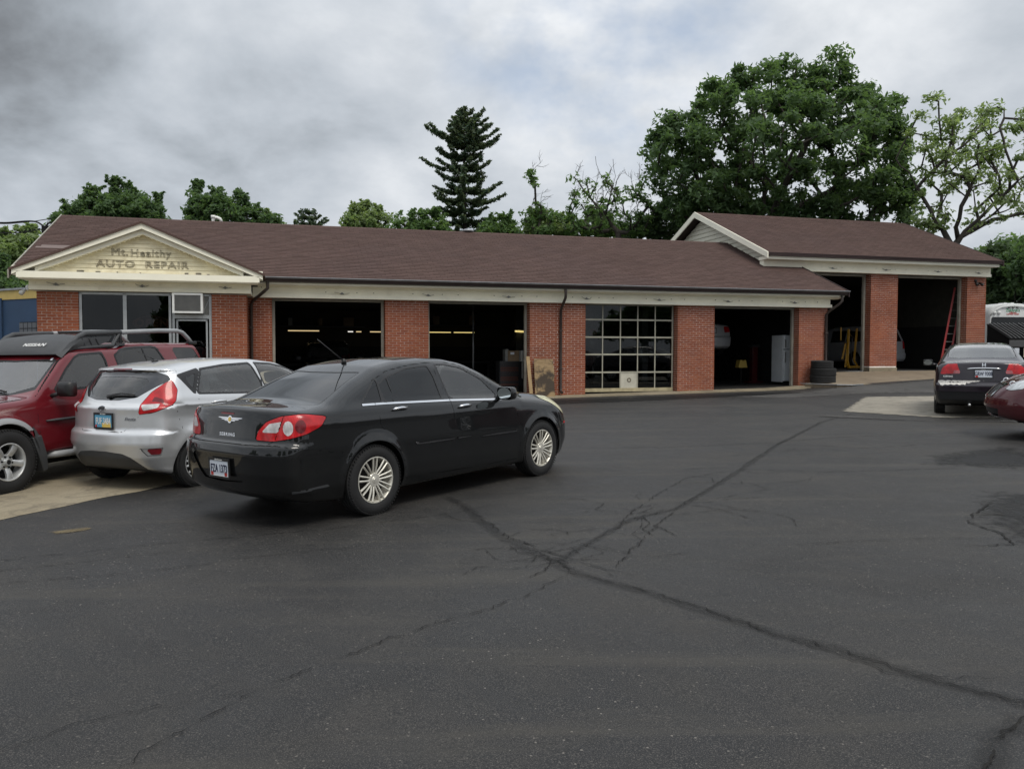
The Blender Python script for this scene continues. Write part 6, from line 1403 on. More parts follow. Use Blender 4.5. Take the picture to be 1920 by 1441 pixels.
def floors():
    # shop floor and the narrow apron in front of the bays
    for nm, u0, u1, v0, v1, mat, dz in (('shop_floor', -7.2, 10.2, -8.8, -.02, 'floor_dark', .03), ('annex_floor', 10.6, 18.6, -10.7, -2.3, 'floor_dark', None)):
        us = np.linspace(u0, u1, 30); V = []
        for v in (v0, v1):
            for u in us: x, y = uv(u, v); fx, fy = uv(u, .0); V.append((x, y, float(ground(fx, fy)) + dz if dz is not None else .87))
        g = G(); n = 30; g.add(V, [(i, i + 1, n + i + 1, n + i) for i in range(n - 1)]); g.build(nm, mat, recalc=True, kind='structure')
    g = G(); n = 0; us = np.arange(-7.0, 10.6, 1.52); ap = link('apron', None, None, kind='structure')
    for a, b in zip(us[:-1], us[1:]):
        V = []
        for (u, v) in ((a + .008, -.02), (b - .008, -.02), (b - .008, .74), (a + .008, .74)): x, y = uv(u, v); V.append((x, y, float(ground(x, y)) + (.035 if v < 0 else .014)))
        V += [(x, y, z - .1) for x, y, z in V]; g = G(); g.add(V, [(0, 1, 2, 3), (0, 4, 5, 1), (1, 5, 6, 2), (2, 6, 7, 3), (3, 7, 4, 0)]); g.build('apron_slab', 'concrete', ap)
    # raised concrete forecourt of the annex
    P = [(9.15, 25.75), (9.75, 24.75), (10.15, 24.6), (11.6, 25.7), (14.4, 27.9), (18.5, 30.0), (23, 31), (22.5, 33.0), (18.5, 31.4), (10.6, 28.6), (10.25, 27.2), (10.2, 26.65)]
    def top(x, y):
        v = (np.array([x, y]) - np.array([0, 23.69])) @ DV; return .57 + .30 * np.clip((1.2 - v) / 3.3, 0, 1) ** 1.2 if x > 9.9 else .57
    V = [(x, y, float(top(x, y))) for x, y in P]
    g = G(); k = len(P); V2 = V + [(x, y, z - .35) for x, y, z in V]
    bm = bmesh.new(); vs = [bm.verts.new(v) for v in V]; f = bm.faces.new(vs); bmesh.ops.triangulate(bm, faces=[f]); bmesh.ops.subdivide_edges(bm, edges=bm.edges[:], cuts=4, use_grid_fill=True)
    for v in bm.verts: v.co.z = float(top(v.co.x, v.co.y))
    F = [[v.index for v in f.verts] for f in bm.faces]; bm.verts.index_update(); F = [[v.index for v in f.verts] for f in bm.faces]; g.add([tuple(v.co) for v in bm.verts], F); bm.free()
    g.add(V2, [(i, (i + 1) % k, k + (i + 1) % k, k + i) for i in range(k)]); g.build('annex_forecourt', 'concrete_tan', kind='structure')
    g = G(); g.tube([(9.0, 25.72, .57), (9.75, 24.73, .57), (10.15, 24.58, .57), (10.6, 24.9, .575)], .018, 6); g.build('slab_edge_strip', 'galvanised', kind='structure')
slab_mat('concrete_tan', (.21, .165, .115), (.27, .22, .16), (.13, .10, .075), .8)
floors()
# ---------------------------------------------------------------- things in and around the bays
def shop_m(u, v, z=0, rz=0): x, y = uv(u, v); return Matrix.Translation((x, y, z)) @ Matrix.Rotation(A_ + rz, 4, 'Z')
def floor_z(u): return float(ground(*uv(u, 0))) + .03
def at_uv(name, label, cat, u, v, z=None, rz=0, group=None):
    t = link(name, None, label=label, category=cat, group=group); t.matrix_world = shop_m(u, v, floor_z(u) if z is None else z, rz); return t
def gmesh(root, nm, mat, boxes, bv=0, **k):
    g = G()
    for b in boxes: g.box(*b)
    o = g.build(nm, mat, root, **k)
    if bv: bevel(o, bv)
    return o
def plain_car(sp, name, label, cat, P, top_extra=None, h=.04, rear=None, lamps=None, group=None, lampmat_='lens_red', platebox=None):
    B = Body(sp, h); root = thing(name, label, cat, group=group); arches(B, sp)
    B.region('rglass', rear[0], rear[1], **rear[2]); B.region('lamp', 'wrapr', lamps, xr=(-1.6, -.2))
    B.region('gap', 'wrapr', [(0, sp['rear_line']), (1.3, sp['rear_line'] - .03)], line=True, w=.007, xr=(-1.6, -.3))
    for w in sp['side_windows']: B.region('win', 'side', w)
    for s_, e_ in sp['side_seams']: B.region('gap', 'side', [s_, e_], line=True, w=.005, zr=(.3, sp['belt'][1][1]))
    B.region('wglass', 'top', sp['ws'], zr=(1.0, 2.2), nrm=(2, .2, 1.1), xr=(1.2, 3.4))
    emit(B, 'body', 'body', P, root); emit(B, 'gap', 'panel_gaps', 'gap_black', root, -.004, kind='stuff'); emit(B, 'rglass', 'rear_window', 'glass_smoke', root, -.003)
    emit(B, 'lamp', 'tail_light', lampmat_, root, .004, True); emit(B, 'win', 'window', 'glass_smoke', root, -.003, True); emit(B, 'wglass', 'windshield', 'glass_clear', root, -.003)
    liners(root, sp, .74); add_wheels(root, sp, 'cap', .20, .20, .75)
    return B, root
def bay_things():
    # lifted silver sedan and its lift
    LS = dict(CIVIC_); LS.update(rear_line=.70, side_windows=[[(.30, 1.27), (.6, 1.36), (1.0, 1.38), (1.06, .99), (.22, 1.04)], [(1.13, 1.38), (1.4, 1.36), (1.8, 1.2), (2.08, .96), (1.14, .985)]], side_seams=[((1.1, .3), (1.1, 1.0)), ((2.15, .3), (2.15, .95))], ws=[(1.72, -.1), (1.66, .5), (2.2, .66), (2.3, .3), (2.32, -.1)])
    rg = ('top', [(-.26, -.1), (-.26, .4), (-.18, .605), (.48, .545), (.51, -.1)], dict(zr=(1.0, 1.6), nrm=(2, .15, 1.1), xr=(-.8, .9)))
    B, car = plain_car(LS, 'raised_car', 'silver sedan raised on a lift in the rightmost open bay of the low shop', 'car', 'paint_garage_silver', rear=rg, lamps=[(.60, .80), (.60, 1.02), (.95, 1.0), (1.0, .82)])
    yaw = math.atan2(-DV[1], -DV[0]); x, y = uv(8.12, -3.95); car.matrix_world = Matrix.Translation((x, y, 1.42)) @ Matrix.Rotation(yaw, 4, 'Z')
    plate(B, 'rear', (0, .86), car, 'plate_white', ' ')
    c2 = car.copy(); S.collection.objects.link(c2); c2['label'] = 'dark car raised high behind the closed glazed door'
    for ch in list(car.children):
        d = ch.copy(); S.collection.objects.link(d); d.parent = c2
        if d.name.startswith('body'): d.data = d.data.copy(); d.data.materials[0] = MATS['paint_dark']
        for gch in ch.children: e = gch.copy(); S.collection.objects.link(e); e.parent = d
    x, y = uv(3.2, -4.2); c2.matrix_world = Matrix.Translation((x, y, 1.30)) @ Matrix.Rotation(yaw, 4, 'Z')
    def lift(u, v, span, label, mat, zl):
        t = at_uv('car_lift', label, 'car lift', u, v, group='two-post car lifts in the bays')
        for s in (-1, 1):
            gmesh(t, 'post', mat, [(s * span - .13, s * span + .13, -.12, .12, 0, 2.9)], .015); gmesh(t, 'base_plate', 'steel_dark', [(s * span - .25, s * span + .25, -.3, .3, 0, .03)])
            gmesh(t, 'carriage', 'steel_dark', [(s * (span - .16) - .08, s * (span - .16) + .08, -.10, .10, zl, zl + .5)])
            for q in (-.8, .8):
                g = G(); g.tube([(s * (span - .18), 0, zl + .08), (s * .55, q, zl + .10)], .045, 6); g.tube([(s * .55, q, zl + .08), (s * .55, q, zl + .2)], .06, 8); g.build('arm', 'steel_dark', t)
        gmesh(t, 'overhead_beam', mat, [(-span, span, -.08, .08, 2.62, 2.70)])
        return t
    lift(7.75, -5.0, 1.32, 'two-post lift with pale grey columns holding up the silver sedan', 'metal_grey', 1.15); lift(3.2, -5.3, 1.45, 'two-post lift behind the glazed door holding up the dark car', 'steel_dark', 1.0)
    # refrigerator
    t = at_uv('refrigerator', 'white two-door refrigerator just inside the rightmost bay of the low shop', 'refrigerator', 9.80, -1.15)
    gmesh(t, 'cabinet', 'fridge_white', [(-.31, .31, -.28, .36, .06, 1.60)], .012); gmesh(t, 'freezer_door', 'fridge_white', [(-.31, .31, -.35, -.29, 1.15, 1.60)], .015); gmesh(t, 'fridge_door', 'fridge_white', [(-.31, .31, -.35, -.29, .10, 1.12)], .015)
    gmesh(t, 'handle', 'metal_grey', [(-.28, -.255, -.385, -.35, 1.2, 1.45)]); gmesh(t, 'handle', 'metal_grey', [(-.28, -.255, -.385, -.35, .7, 1.05)]); gmesh(t, 'badge', 'gap_black', [(.17, .22, -.353, -.35, 1.52, 1.54)]); gmesh(t, 'toe_grille', 'gap_black', [(-.30, .30, -.30, -.2, 0, .09)])
    # yellow tub on a stand, red stand
    t = at_uv('drain_tub', 'yellow plastic oil funnel on a stand in front of the lift', 'funnel', 8.95, -2.5)
    g = G(); g.prism([(-.17, .58), (.17, .58), (.11, .84), (.04, .84), (.03, .80), (-.03, .80), (-.04, .84), (-.11, .84)], -.12, .12); g.build('funnel', 'yellow_plastic', t); g = G(); g.tube([(0, 0, .58), (0, 0, .05)], .03, 8); g.lathe([(0, .03), (.22, .03), (.22, 0)], 14, 'z'); g.build('stand', 'gap_black', t)
    t = at_uv('jack_stand', 'tall narrow red shop stand left of the refrigerator', 'stand', 9.5, -2.6)
    gmesh(t, 'column', 'red_paint', [(-.10, .10, -.10, .10, .05, 1.25)], .01); gmesh(t, 'foot', 'red_paint', [(-.25, .25, -.22, .22, 0, .06)], .01); gmesh(t, 'head', 'steel_dark', [(-.16, .16, -.14, .14, 1.25, 1.32)])
    # workbenches, lights, shelf goods at the back of bays 1 and 2
    for i, (u0, u1, lb) in enumerate(((-6.6, -3.3, 'long steel workbench along the back wall of the leftmost bay'), (-2.6, 1.4, 'long steel workbench along the back wall of the second open bay'))):
        t = at_uv('workbench', lb, 'workbench', (u0 + u1) / 2, -8.3); w = (u1 - u0) / 2
        gmesh(t, 'worktop', 'steel_dark', [(-w, w, -.35, .4, .85, .92)]); 
        for s in (-1, 0, 1): gmesh(t, 'leg', 'steel_dark', [(s * (w - .06) - .04, s * (w - .06) + .04, -.3, .35, 0, .85)])
        gmesh(t, 'back_shelf', 'steel_dark', [(-w, w, .05, .4, 2.27, 2.31)])
        for j in range(3):
            q = -w + .6 + j * (w - .6); hgt = rng.uniform(.15, .38); wd = rng.uniform(.06, .2); zf = floor_z((u0 + u1) / 2)
            o = gmesh(None, 'carton', 'cardboard' if j % 3 else 'metal_grey', [(-wd, wd, -.1, .1, 0, hgt)]); o.matrix_world = shop_m((u0 + u1) / 2 + q, -8.52, zf + 2.31, rng.uniform(-.2, .2))
            o['label'] = ('leftmost', 'middle', 'rightmost')[j] + ' small dim carton on the high shelf in ' + ('the leftmost bay' if i == 0 else 'the second bay'); o['category'] = 'carton'; o['group'] = 'cartons on the shelf of ' + ('the leftmost bay' if i == 0 else 'the second bay')
    names = ('leftmost long', 'short white', 'short middle', 'right-hand', 'rightmost')
    for (u0, u1, z, v, lb, mt) in ((-6.11, -4.97, 2.30, -8.2, 'long fluorescent strip glowing at the left of the leftmost bay', 'tube_light'), (-3.98, -3.75, 2.28, -8.2, 'short pale strip light near the middle of the leftmost bay', 'tube_white'), (-3.68, -3.45, 2.28, -8.2, 'short warm strip light right of the pale one in the leftmost bay', 'tube_light'), (-3.17, -2.68, 2.28, -8.2, 'strip light at the right edge of the leftmost bay', 'tube_light'),
                           (-1.0, -.08, 2.28, -8.2, 'strip light starting at the left edge of the second bay', 'tube_yellow'), (0, .84, 2.28, -8.2, 'strip light in the middle of the second bay', 'tube_yellow')):
        t = at_uv('strip_light', lb, 'light', (u0 + u1) / 2, v, z=z, group='fluorescent strip lights over the workbenches'); w = (u1 - u0) / 2
        gmesh(t, 'housing', 'steel_dark', [(-w, w, -.06, .06, .0, .05)]); g = G(); g.tube([(-w + .02, -.02, -.022), (w - .02, -.02, -.022)], .017, 8); g.build('tube', mt, t)
    t = at_uv('strip_light', 'angled yellow strip light high at the right of the second bay', 'light', 1.74, -5.0, z=2.24, rz=R(55)); gmesh(t, 'housing', 'steel_dark', [(-.5, .5, -.07, .07, .04, .09)]); g = G(); g.tube([(-.48, .03, .0), (.48, .03, .0)], .03, 8); g.tube([(-.48, -.04, .0), (.48, -.04, .0)], .03, 8); g.build('tube', 'tube_yellow', t)
    # tool chest and cartons at the right of bay 2
    t = at_uv('tool_chest', 'dark tool chest with shallow drawers at the right of the second bay', 'tool chest', .30, -1.5)
    gmesh(t, 'carcass', 'steel_dark', [(-.32, .28, -.22, .25, .08, 1.0)])
    for j in range(12): gmesh(t, 'drawer', 'drawer_red' if j in (2, 4, 5, 8, 9) else 'metal_dark2', [(-.30, .26, -.245, -.22, .12 + j * .072, .175 + j * .072)])
    for k, (u, v, z0, w, hgt, mt, lb) in enumerate(((.42, -1.45, 1.0, .17, .32, 'cardboard', 'brown cardboard box with a white label on the tool chest'), (.22, -1.5, 1.0, .05, .36, 'metal_grey', 'pale grey panel standing at the left end on the tool chest'))):
        o = gmesh(None, 'carton', mt, [(-w, w, -.15, .15, 0, hgt)]); o.matrix_world = shop_m(u, v, floor_z(.3) + z0); o['label'] = lb; o['category'] = 'carton' if k == 0 else 'panel'
        if k == 0: gmesh(o, 'label', 'plate_white', [(-.10, .02, -.153, -.15, .20, .27)])
    t = at_uv('electric_box', 'pale grey electrical box fixed beside the jamb of the second bay', 'electrical box', .47, -.55, z=floor_z(.5) + 1.0); gmesh(t, 'case', 'metal_grey', [(-.06, .03, -.05, .12, 0, .32)]); gmesh(t, 'conduit', 'metal_grey', [(-.01, .02, 0, .03, -.5, 0)])
    g = G(); g.tube([(0, 0, 0), (0, 0, 2.75)], .03, 8); o = g.build('air_pipe', 'galvanised', smooth=True); o.matrix_world = shop_m(-.44, -3, floor_z(0)); o['label'] = 'thin grey vertical pipe in the middle of the second bay'; o['category'] = 'pipe'
    # leaning boards
    t = at_uv('plywood_board', 'oil-stained plywood sheet leaning on the brick pier beside the second bay', 'board', .62, .02, z=float(ground(*uv(.8, .3))) + .035)
    g = G(); m = Matrix.Translation((.24, -.34, 0)) @ Matrix.Rotation(R(-14), 4, 'X'); m = m @ Matrix.Rotation(R(2.2), 4, 'Y'); V = []
    for y in (0, .02):
        for x, z in ((-.27, 0), (.33, .0), (.31, .5), (.335, .62), (.30, 1.10), (.0, 1.105), (-.05, 1.09), (-.27, 1.10)): V.append(tuple(m @ Vector((x, y, z))))
    g.add(V, [tuple(range(8)), tuple(range(15, 7, -1))] + [(i, 8 + i, 8 + (i + 1) % 8, (i + 1) % 8) for i in range(8)]); g.build('sheet', 'plywood', t)
    o = at_uv('timber_board', 'narrow pale board leaning behind the oil-stained plywood sheet', 'board', .62, .02, z=float(ground(*uv(.8, .3))) + .035); g = G(); m = Matrix.Translation((-.11, -.24, 0)) @ Matrix.Rotation(R(-9), 4, 'X') @ Matrix.Rotation(R(-3), 4, 'Y'); g.box(-.05, .05, 0, .04, 0, 1.16, m=m); g.build('board', 'pale_wood', o)
    # three stacked tyres
    a = wheel_meshes('cap', .39, .235, .21)[0]
    px_, py_ = 9.80, 26.02
    for k, lb in enumerate(('bottom tyre of the stack at the corner of the low shop', 'middle tyre of the stack at the corner of the low shop', 'topmost, slightly smaller tyre of the corner stack')):
        o = link('tyre', a, None, (px_ + (.0, .01, -.03)[k], py_, .575 + .118 + k * .232), (R(90), 0, k * .7), label=lb, category='tyre', group='tyres stacked at the shop corner')
        if k == 2: o.scale = (.86, 1, .86)
    # engine hoist, van, ladder in the annex
    t = at_uv('engine_hoist', 'yellow folded engine hoist just inside the left annex bay', 'engine hoist', 14.1, -3.5, z=.87)
    for nm, pts in (('leg', [(-.22, -.3, .08), (-.05, .0, .35), (-.02, 0, 1.52)]), ('leg', [(.22, -.3, .08), (.24, .0, .35), (.34, 0, 1.55)]), ('mast', [(-.14, 0, .1), (.02, .05, 1.15), (.05, .05, 1.35)]), ('boom', [(-.2, .1, .4), (-.06, .1, 1.0)])):
        g = G(); g.tube(pts, .045, 4); g.build(nm, 'yellow_paint', t)
    gmesh(t, 'base', 'yellow_paint', [(-.26, .26, -.36, -.26, .08, .16)]); g = G(); g.tube([(.10, 0, .3), (.14, 0, 1.2)], .03, 8); g.build('hydraulic_ram', 'steel_dark', t, smooth=True); g = G(); g.tube([(.02, -.04, 1.34), (.16, -.04, 1.2)], .022, 6); g.build('pump_handle', 'chrome', t)
    for s in (-.22, .22): g = G(); g.lathe([(0, -.02), (.05, -.02), (.05, .02), (0, .02)], 12, 'x', (s, -.31, .05)); g.build('caster', 'rubber', t)
    MV = dict(x=(-1.0, 3.8), hw=.95, z1=1.95, z0=.12, wheels=(0, 2.9), wz=.33, arch=.37, flare=.01, R=.33, top=[(-1.3, 1.60), (-.85, 1.70), (0, 1.75), (1.6, 1.74), (2.1, 1.62), (2.9, 1.15), (3.4, 1.0), (3.9, .75)], plan=[(-1.2, .88), (0, .93), (3, .93), (3.9, .8)], belt=[(-1.2, 1.0), (2.5, .98), (3.9, .8)],
              offs=[(-1, .12), (-.75, .05), (-.5, 0), (-.1, .015), (.04, .05), (.7, .22), (.9, .3)], rear=[(0, -.75), (.3, -.92), (.4, -1.0), (.6, -1.0), (.66, -.95), (1.05, -.93), (1.6, -.68), (1.8, -.55)], front=[(0, 3.5), (.5, 3.8), (.8, 3.7), (1.1, 3.4)], bot=[(-1.2, .28), (3.9, .22)], k=[(-1.2, .10), (3.9, .14)], crown=.05, rcurve=.16, kr=.1, fcurve=.4, kf=.15,
              rear_line=.68, side_windows=[[(-.6, 1.1), (-.4, 1.5), (.6, 1.55), (.6, 1.08)], [(.7, 1.08), (.7, 1.55), (1.6, 1.55), (1.6, 1.06)]], side_seams=[((.65, .3), (.65, 1.0)), ((1.7, .3), (1.7, 1.0))], ws=[(1.9, -.1), (1.85, .6), (2.8, .8), (2.95, -.1)])
    B, van = plain_car(MV, 'parked_minivan', 'silver minivan inside the right annex bay, half hidden by the brick pier', 'minivan', 'paint_garage_silver', rear=('rear', [(-.1, 1.10), (.66, 1.10), (.55, 1.55), (-.1, 1.60)], dict(xr=(-1.2, -.3), zr=(1.0, 1.7))), lamps=[(.80, .80), (.82, 1.12), (.98, 1.10), (1.02, .80)])
    x, y = uv(17.25, -6.0); van.matrix_world = Matrix.Translation((x, y, .87)) @ Matrix.Rotation(yaw, 4, 'Z'); plate(B, 'rear', (-.02, .87), van, 'plate_white', ' ', w=.45, h=.2)
    t = at_uv('ladder', 'red fibreglass extension ladder leaning inside the right annex bay', 'ladder', 17.62, -2.65, z=.87)
    for s in (-1, 1): g = G(); g.tube([(-.05 + s * .20, -.1, 0), (.75 + s * .17, .12, 3.1)], .045, 4); g.build('rail', 'red_ladder', t)
    for k in range(10): f = (k + .6) / 10.5; g = G(); g.tube([(-.05 + .80 * f - .19, -.1 + .22 * f, 3.1 * f), (-.05 + .80 * f + .19, -.1 + .22 * f, 3.1 * f)], .016, 6); g.build('rung', 'metal_grey', t)
    t = at_uv('wall_notice', 'dim yellow framed notice on the wall deep in the left annex bay', 'notice', 14.9, -5.0, z=2.0); gmesh(t, 'panel', 'yellow_paint', [(-.03, .03, 0, .02, 0, .5)])
    # flood lights
    for nm, u, v, z, lb, mt in (('flood_light', 18.42, -2.02, 4.18, 'small black floodlight under the fascia of the right annex pier', 'black_plastic'), ('flood_light', -12.15, .75, 3.07, 'small white floodlight at the left corner of the office gable', 'pvc_white')):
        t = at_uv(nm, lb, 'floodlight', u, v, z=z); g = G(); g.lathe([(0, .05), (.06, .05), (.05, .0), (0, .0)], 10, 'y', (0, .0, 0)); g.tube([(0, .03, 0), (0, -.02, -.05), (.02, -.08, -.08)], .02, 6); g.build('bracket', mt, t, smooth=True)
        for s in ((-.05,) if nm and u < 0 else (-.07, .08)): g = G(); g.tube([(s, -.05, -.08), (s * 1.5, -.15, -.14), (s * 1.8, -.19, -.16)], [.03, .05, .06], 10); g.build('lamp_head', mt, t, smooth=True)
    # window air conditioner
    t = at_uv('air_conditioner', 'white window air conditioner above the office side window', 'air conditioner', -8.53, 1.12, z=2.47)
    gmesh(t, 'case', 'ac_white', [(-.36, .33, -.30, .25, .02, .46)], .01); g = G()
    for b in ((-.36, -.31, -.335, -.30, .0, .48), (.28, .33, -.335, -.30, .0, .48), (-.31, .28, -.335, -.30, .0, .045), (-.31, .28, -.335, -.30, .435, .48)): g.box(*b)
    g.build('front_frame', 'ac_white', t)
    gmesh(t, 'coil', 'ac_grille', [(-.31, .28, -.312, -.305, .045, .435)]); g = G()
    for k in range(22): g.box(-.31, .28, -.325, -.314, .05 + k * .0175, .056 + k * .0175)
    g.build('fin', 'metal_grey', t, kind='stuff')
    # OPEN sign in the window
    V, F = text_geo('OPEN', .26, .0, outline=.007, xs=1.05, space=1.15); V = V[:, [0, 2, 1]]; g = G(); g.add(V, F); a_ = np.linspace(0, 2 * np.pi, 40); t = at_uv('open_sign', 'faintly glowing red neon OPEN sign inside the office window', 'sign', -9.42, .95, z=2.23); g.build('neon_letters', 'neon_dim', t, recalc=False)
    g = G(); g.tube([(.42 * math.cos(q), 0, .17 * math.sin(q)) for q in a_], .007, 5, caps=False); g.build('neon_border', 'neon_dim', t)
simple('metal_dark2', (.035, .035, .037), .4, .4); simple('drawer_red', (.06, .022, .016), .4); simple('pale_wood', (.36, .25, .13), .8, var=.2, vscale=6); simple('ac_white', (.66, .67, .66), .45, var=.06); simple('ac_grille', (.16, .165, .17), .6)
lampmat('tube_white', (1, .95, .88), 1.0)
bay_things()
def neighbours():
    # blue block building with a yellow band at the far left
    t = thing('blue_building', 'blue painted block building with a yellow band at the left edge', 'building', (-14.7, 26.2, float(ground(-14.7, 26.2))), math.atan2(-1.0, 1.75))
    gmesh(t, 'wall', 'blue_wall', [(-14, 0, 0, 9, 0, 3.20)]); gmesh(t, 'yellow_band', 'yellow_band', [(-14.02, .02, -.02, 9.02, 3.20, 3.50)]); gmesh(t, 'coping', 'galvanised', [(-14.06, .06, -.06, 9.06, 3.50, 3.56)])
    g = G(); g.tube([(-2.55, -.06, 3.25), (-2.55, -.06, 1.9)], .05, 8); g.build('downspout', 'blue_wall', t)
    w = gmesh(t, 'window', 'gap_black', [(-1.55, -.1, -.012, .02, 1.45, 2.45)])
    for i in range(6):
        for j in range(5):
            g = G(); g.box(-1.53 + i * .24, -1.32 + i * .24, -.03, -.012, 1.47 + j * .196, 1.64 + j * .196); o = g.build('glass_block', 'glass_block', w)
    # old board fence in front of it
    t = thing('board_fence', 'weathered grey board fence in front of the blue building', 'fence', (-16.6, 23.6, float(ground(-16.6, 23.6))), -.2)
    for i in range(34): gmesh(t, 'board', 'grey_wood', [(-2 + i * .15, -2 + i * .15 + .14, 0, .02, 0, 1.62 + rng.uniform(-.03, .03))])
    for z in (.4, 1.35): gmesh(t, 'rail', 'grey_wood', [(-2, 3.1, .02, .06, z, z + .09)])
    # school bus facing the camera behind the annex
    t = thing('minibus', 'white school minibus with green and red lettering above the windshield, right edge', 'bus', (23.1, 38.2, float(ground(23.1, 38.2))), R(184))
    secs = []; n = 25
    for y, sw, sh, dz in ((-.0, .93, .90, 0), (.06, .97, .97, 0), (.18, 1, 1, 0), (6.5, 1, 1, 0)):
        s = []
        for k in range(n):
            a = math.pi * k / (n - 1); ca, sa = math.cos(a), math.sin(a); s.append((1.18 * sw * abs(ca) ** .55 * math.copysign(1, ca), y, 2.38 + .62 * sh * abs(sa) ** .8))
        s += [(-1.18 * sw, y, .55), (1.18 * sw, y, .55)]; secs.append(s)
    V = [p for s in secs for p in s]; m_ = n + 2
    g = G(); g.add([(x, -y, z) for x, y, z in V], [(i * m_ + j, i * m_ + (j + 1) % m_, (i + 1) * m_ + (j + 1) % m_, (i + 1) * m_ + j) for i in range(3) for j in range(m_)] + [tuple(range(m_)), tuple(3 * m_ + j for j in range(m_))]); g.v[-1][:, 1] *= 1
    t.rotation_euler = (0, 0, R(6)); bo = None
    g.v[-1] = g.v[-1] * np.array([1, -1, 1]); bo = g.build('body', 'bus_white', t, smooth=True, autosmooth=35)
    g = G(); g.prism([(-1.0, 2.36), (1.0, 2.36), (1.05, 2.30), (1.08, 1.45), (-1.08, 1.45), (-1.05, 2.30)], -.03, .01); g.build('windshield', 'glass_tinted_opaque', t)
    g = G(); g.tube([(-1.1, -.02, 2.42), (-1.0, -.05, 2.62), (-.6, -.05, 2.82), (0, -.05, 2.88), (.6, -.05, 2.82), (1.0, -.05, 2.62), (1.1, -.02, 2.42)], .03, 8); g.build('cap_rim', 'bus_white', t, smooth=True)
    for x in (-.92, -.70, .70, .92): g = G(); g.lathe([(0, -.07), (.07, -.05), (.095, 0), (.1, .02)], 16, 'y', (x, -.02, 2.56)); g.build('warning_lamp', 'bus_white', t, smooth=True)
    for x in (-.2, 0, .2): g = G(); g.lathe([(0, -.05), (.04, -.03), (.05, .02)], 10, 'y', (x, -.03, 2.80)); g.build('marker_lamp', 'metal_grey', t, smooth=True)
    for x in (-.22, .12): gmesh(t, 'roof_hatch', 'bus_white', [(x, x + .16, .3, .7, 2.98, 3.04)], .01)
    for txt, z, sz, mt in (("Zakiyya's", 2.67, .20, 'green_print'), ("Children's", 2.565, .09, 'red_print'), ("Learning Center", 2.50, .10, 'red_print')):
        V, F = text_geo(txt, sz, .002, xs=.95, bold=.002); V = V[:, [0, 2, 1]]; V[:, 1] = -V[:, 1] - .012; V[:, 2] += z; g = G(); g.add(V, F); g.build('lettering', mt, t, recalc=False)
    gmesh(t, 'hood', 'bus_white', [(-.95, .95, -1.1, -.03, .6, 1.42)], .08); gmesh(t, 'bumper', 'black_plastic', [(-1.1, 1.1, -1.25, -1.1, .45, .75)], .02)
    for x in (-1.0, 1.0):
        for y in (-.5, 4.5): g = G(); g.lathe([(.2, -.12), (.42, -.12), (.45, -.08), (.45, .08), (.42, .12), (.2, .12)], 24, 'x', (x, y, .43)); g.build('wheel', 'rubber', t, smooth=True, autosmooth=40)
    # dumpster
    t = thing('dumpster', 'black ribbed-lid dumpster with paper signs beside the annex', 'dumpster', (18.95, 31.5, float(ground(18.95, 31.5)) + .0), math.atan2(-.25, 1.8))
    zf, zb = 1.25, 1.85
    g = G(); g.prism([(0, .15), (2.0, .15), (2.0, zb), (.05, zf)], 0, 2.1, 'yz'); g.build('bin', 'dumpster_black', t)
    for k in range(2):
        x0 = k * 1.06; g = G(); g.prism([(-.06, zf + .0), (-.05, zf + .05), (.9, zf + .34), (2.0, zb + .06), (2.0, zb + .02), (.0, zf + .01)], x0 - .02, x0 + 1.03, 'yz'); lid = g.build('lid', 'dumpster_black', t)
        for j in range(7):
            q = x0 + .08 + j * .145; g = G(); g.tube([(q, -.03, zf + .05), (q, .25, zf + .16), (q, .9, zf + .36), (q, 1.95, zb + .08)], .026, 5); g.build('rib', 'rib_grey', lid)
    gmesh(t, 'front_lip', 'rib_grey', [(-.02, 2.1, -.07, -.01, zf - .28, zf - .02)], .01)
    gmesh(t, 'paper_sign', 'plate_white', [(.15, .32, -.085, -.075, zf - .62, zf - .32)]); s = gmesh(t, 'paper_sign', 'sign_cream', [(.48, .98, -.085, -.075, zf - .66, zf - .32)]); g = G(); g.box(.55, .91, -.09, -.086, zf - .50, zf - .38); g.build('sign_print', 'pale_wood', s)
    for x in (.1, 2.0): gmesh(t, 'leg', 'dumpster_black', [(x - .06, x + .06, .1, 1.9, 0, .16)])
    # overhead service cables
    for k, pts in enumerate(([at(-260, 395, 30), at(0, 421, 27.2), at(50, 416, 26.6), at(70, 417, 26.2), at(92, 434, 25.6)], [at(-260, 392, 30), at(0, 422.5, 27.2), at(60, 417, 26.5), at(98, 411, 25.8)], [at(-260, 430, 30), at(0, 439, 27.2), at(45, 438, 26.6), at(88, 429, 25.9), at(93, 428, 25.6)])):
        P = np.array(pts); tt = np.linspace(0, len(P) - 1, 40); Q = np.stack([np.interp(tt, range(len(P)), P[:, i]) for i in range(3)], 1)
        for _ in range(6): Q[1:-1] = (Q[:-2] + Q[1:-1] + Q[2:]) / 3
        g = G(); g.tube(Q, .028 if k == 0 else .014, 5)
        o = g.build('service_cable', 'gap_black', smooth=True); o['label'] = ('thick twisted service cable reaching the left roof end', 'thin upper wire running to the left end of the roof', 'lowest sagging cable left of the roof end')[k]; o['category'] = 'cable'
        if k == 2:
            g = G()
            for j in range(4, 38, 2): g.cbox(Q[j] + [0, 0, .02], (.05, .03, .05))
            g.build('cable_clip', 'gap_black', o)
    c = at(84, 432, 25.7); t = thing('cable_bracket', 'dark cable bracket at the left end of the roof', 'bracket', c); g = G(); g.cbox((0, 0, 0), (.14, .14, .22)); g.tube([(0, 0, .05), (.1, 0, .2), (.25, 0, .2)], .03, 6); g.build('bracket', 'gap_black', t)
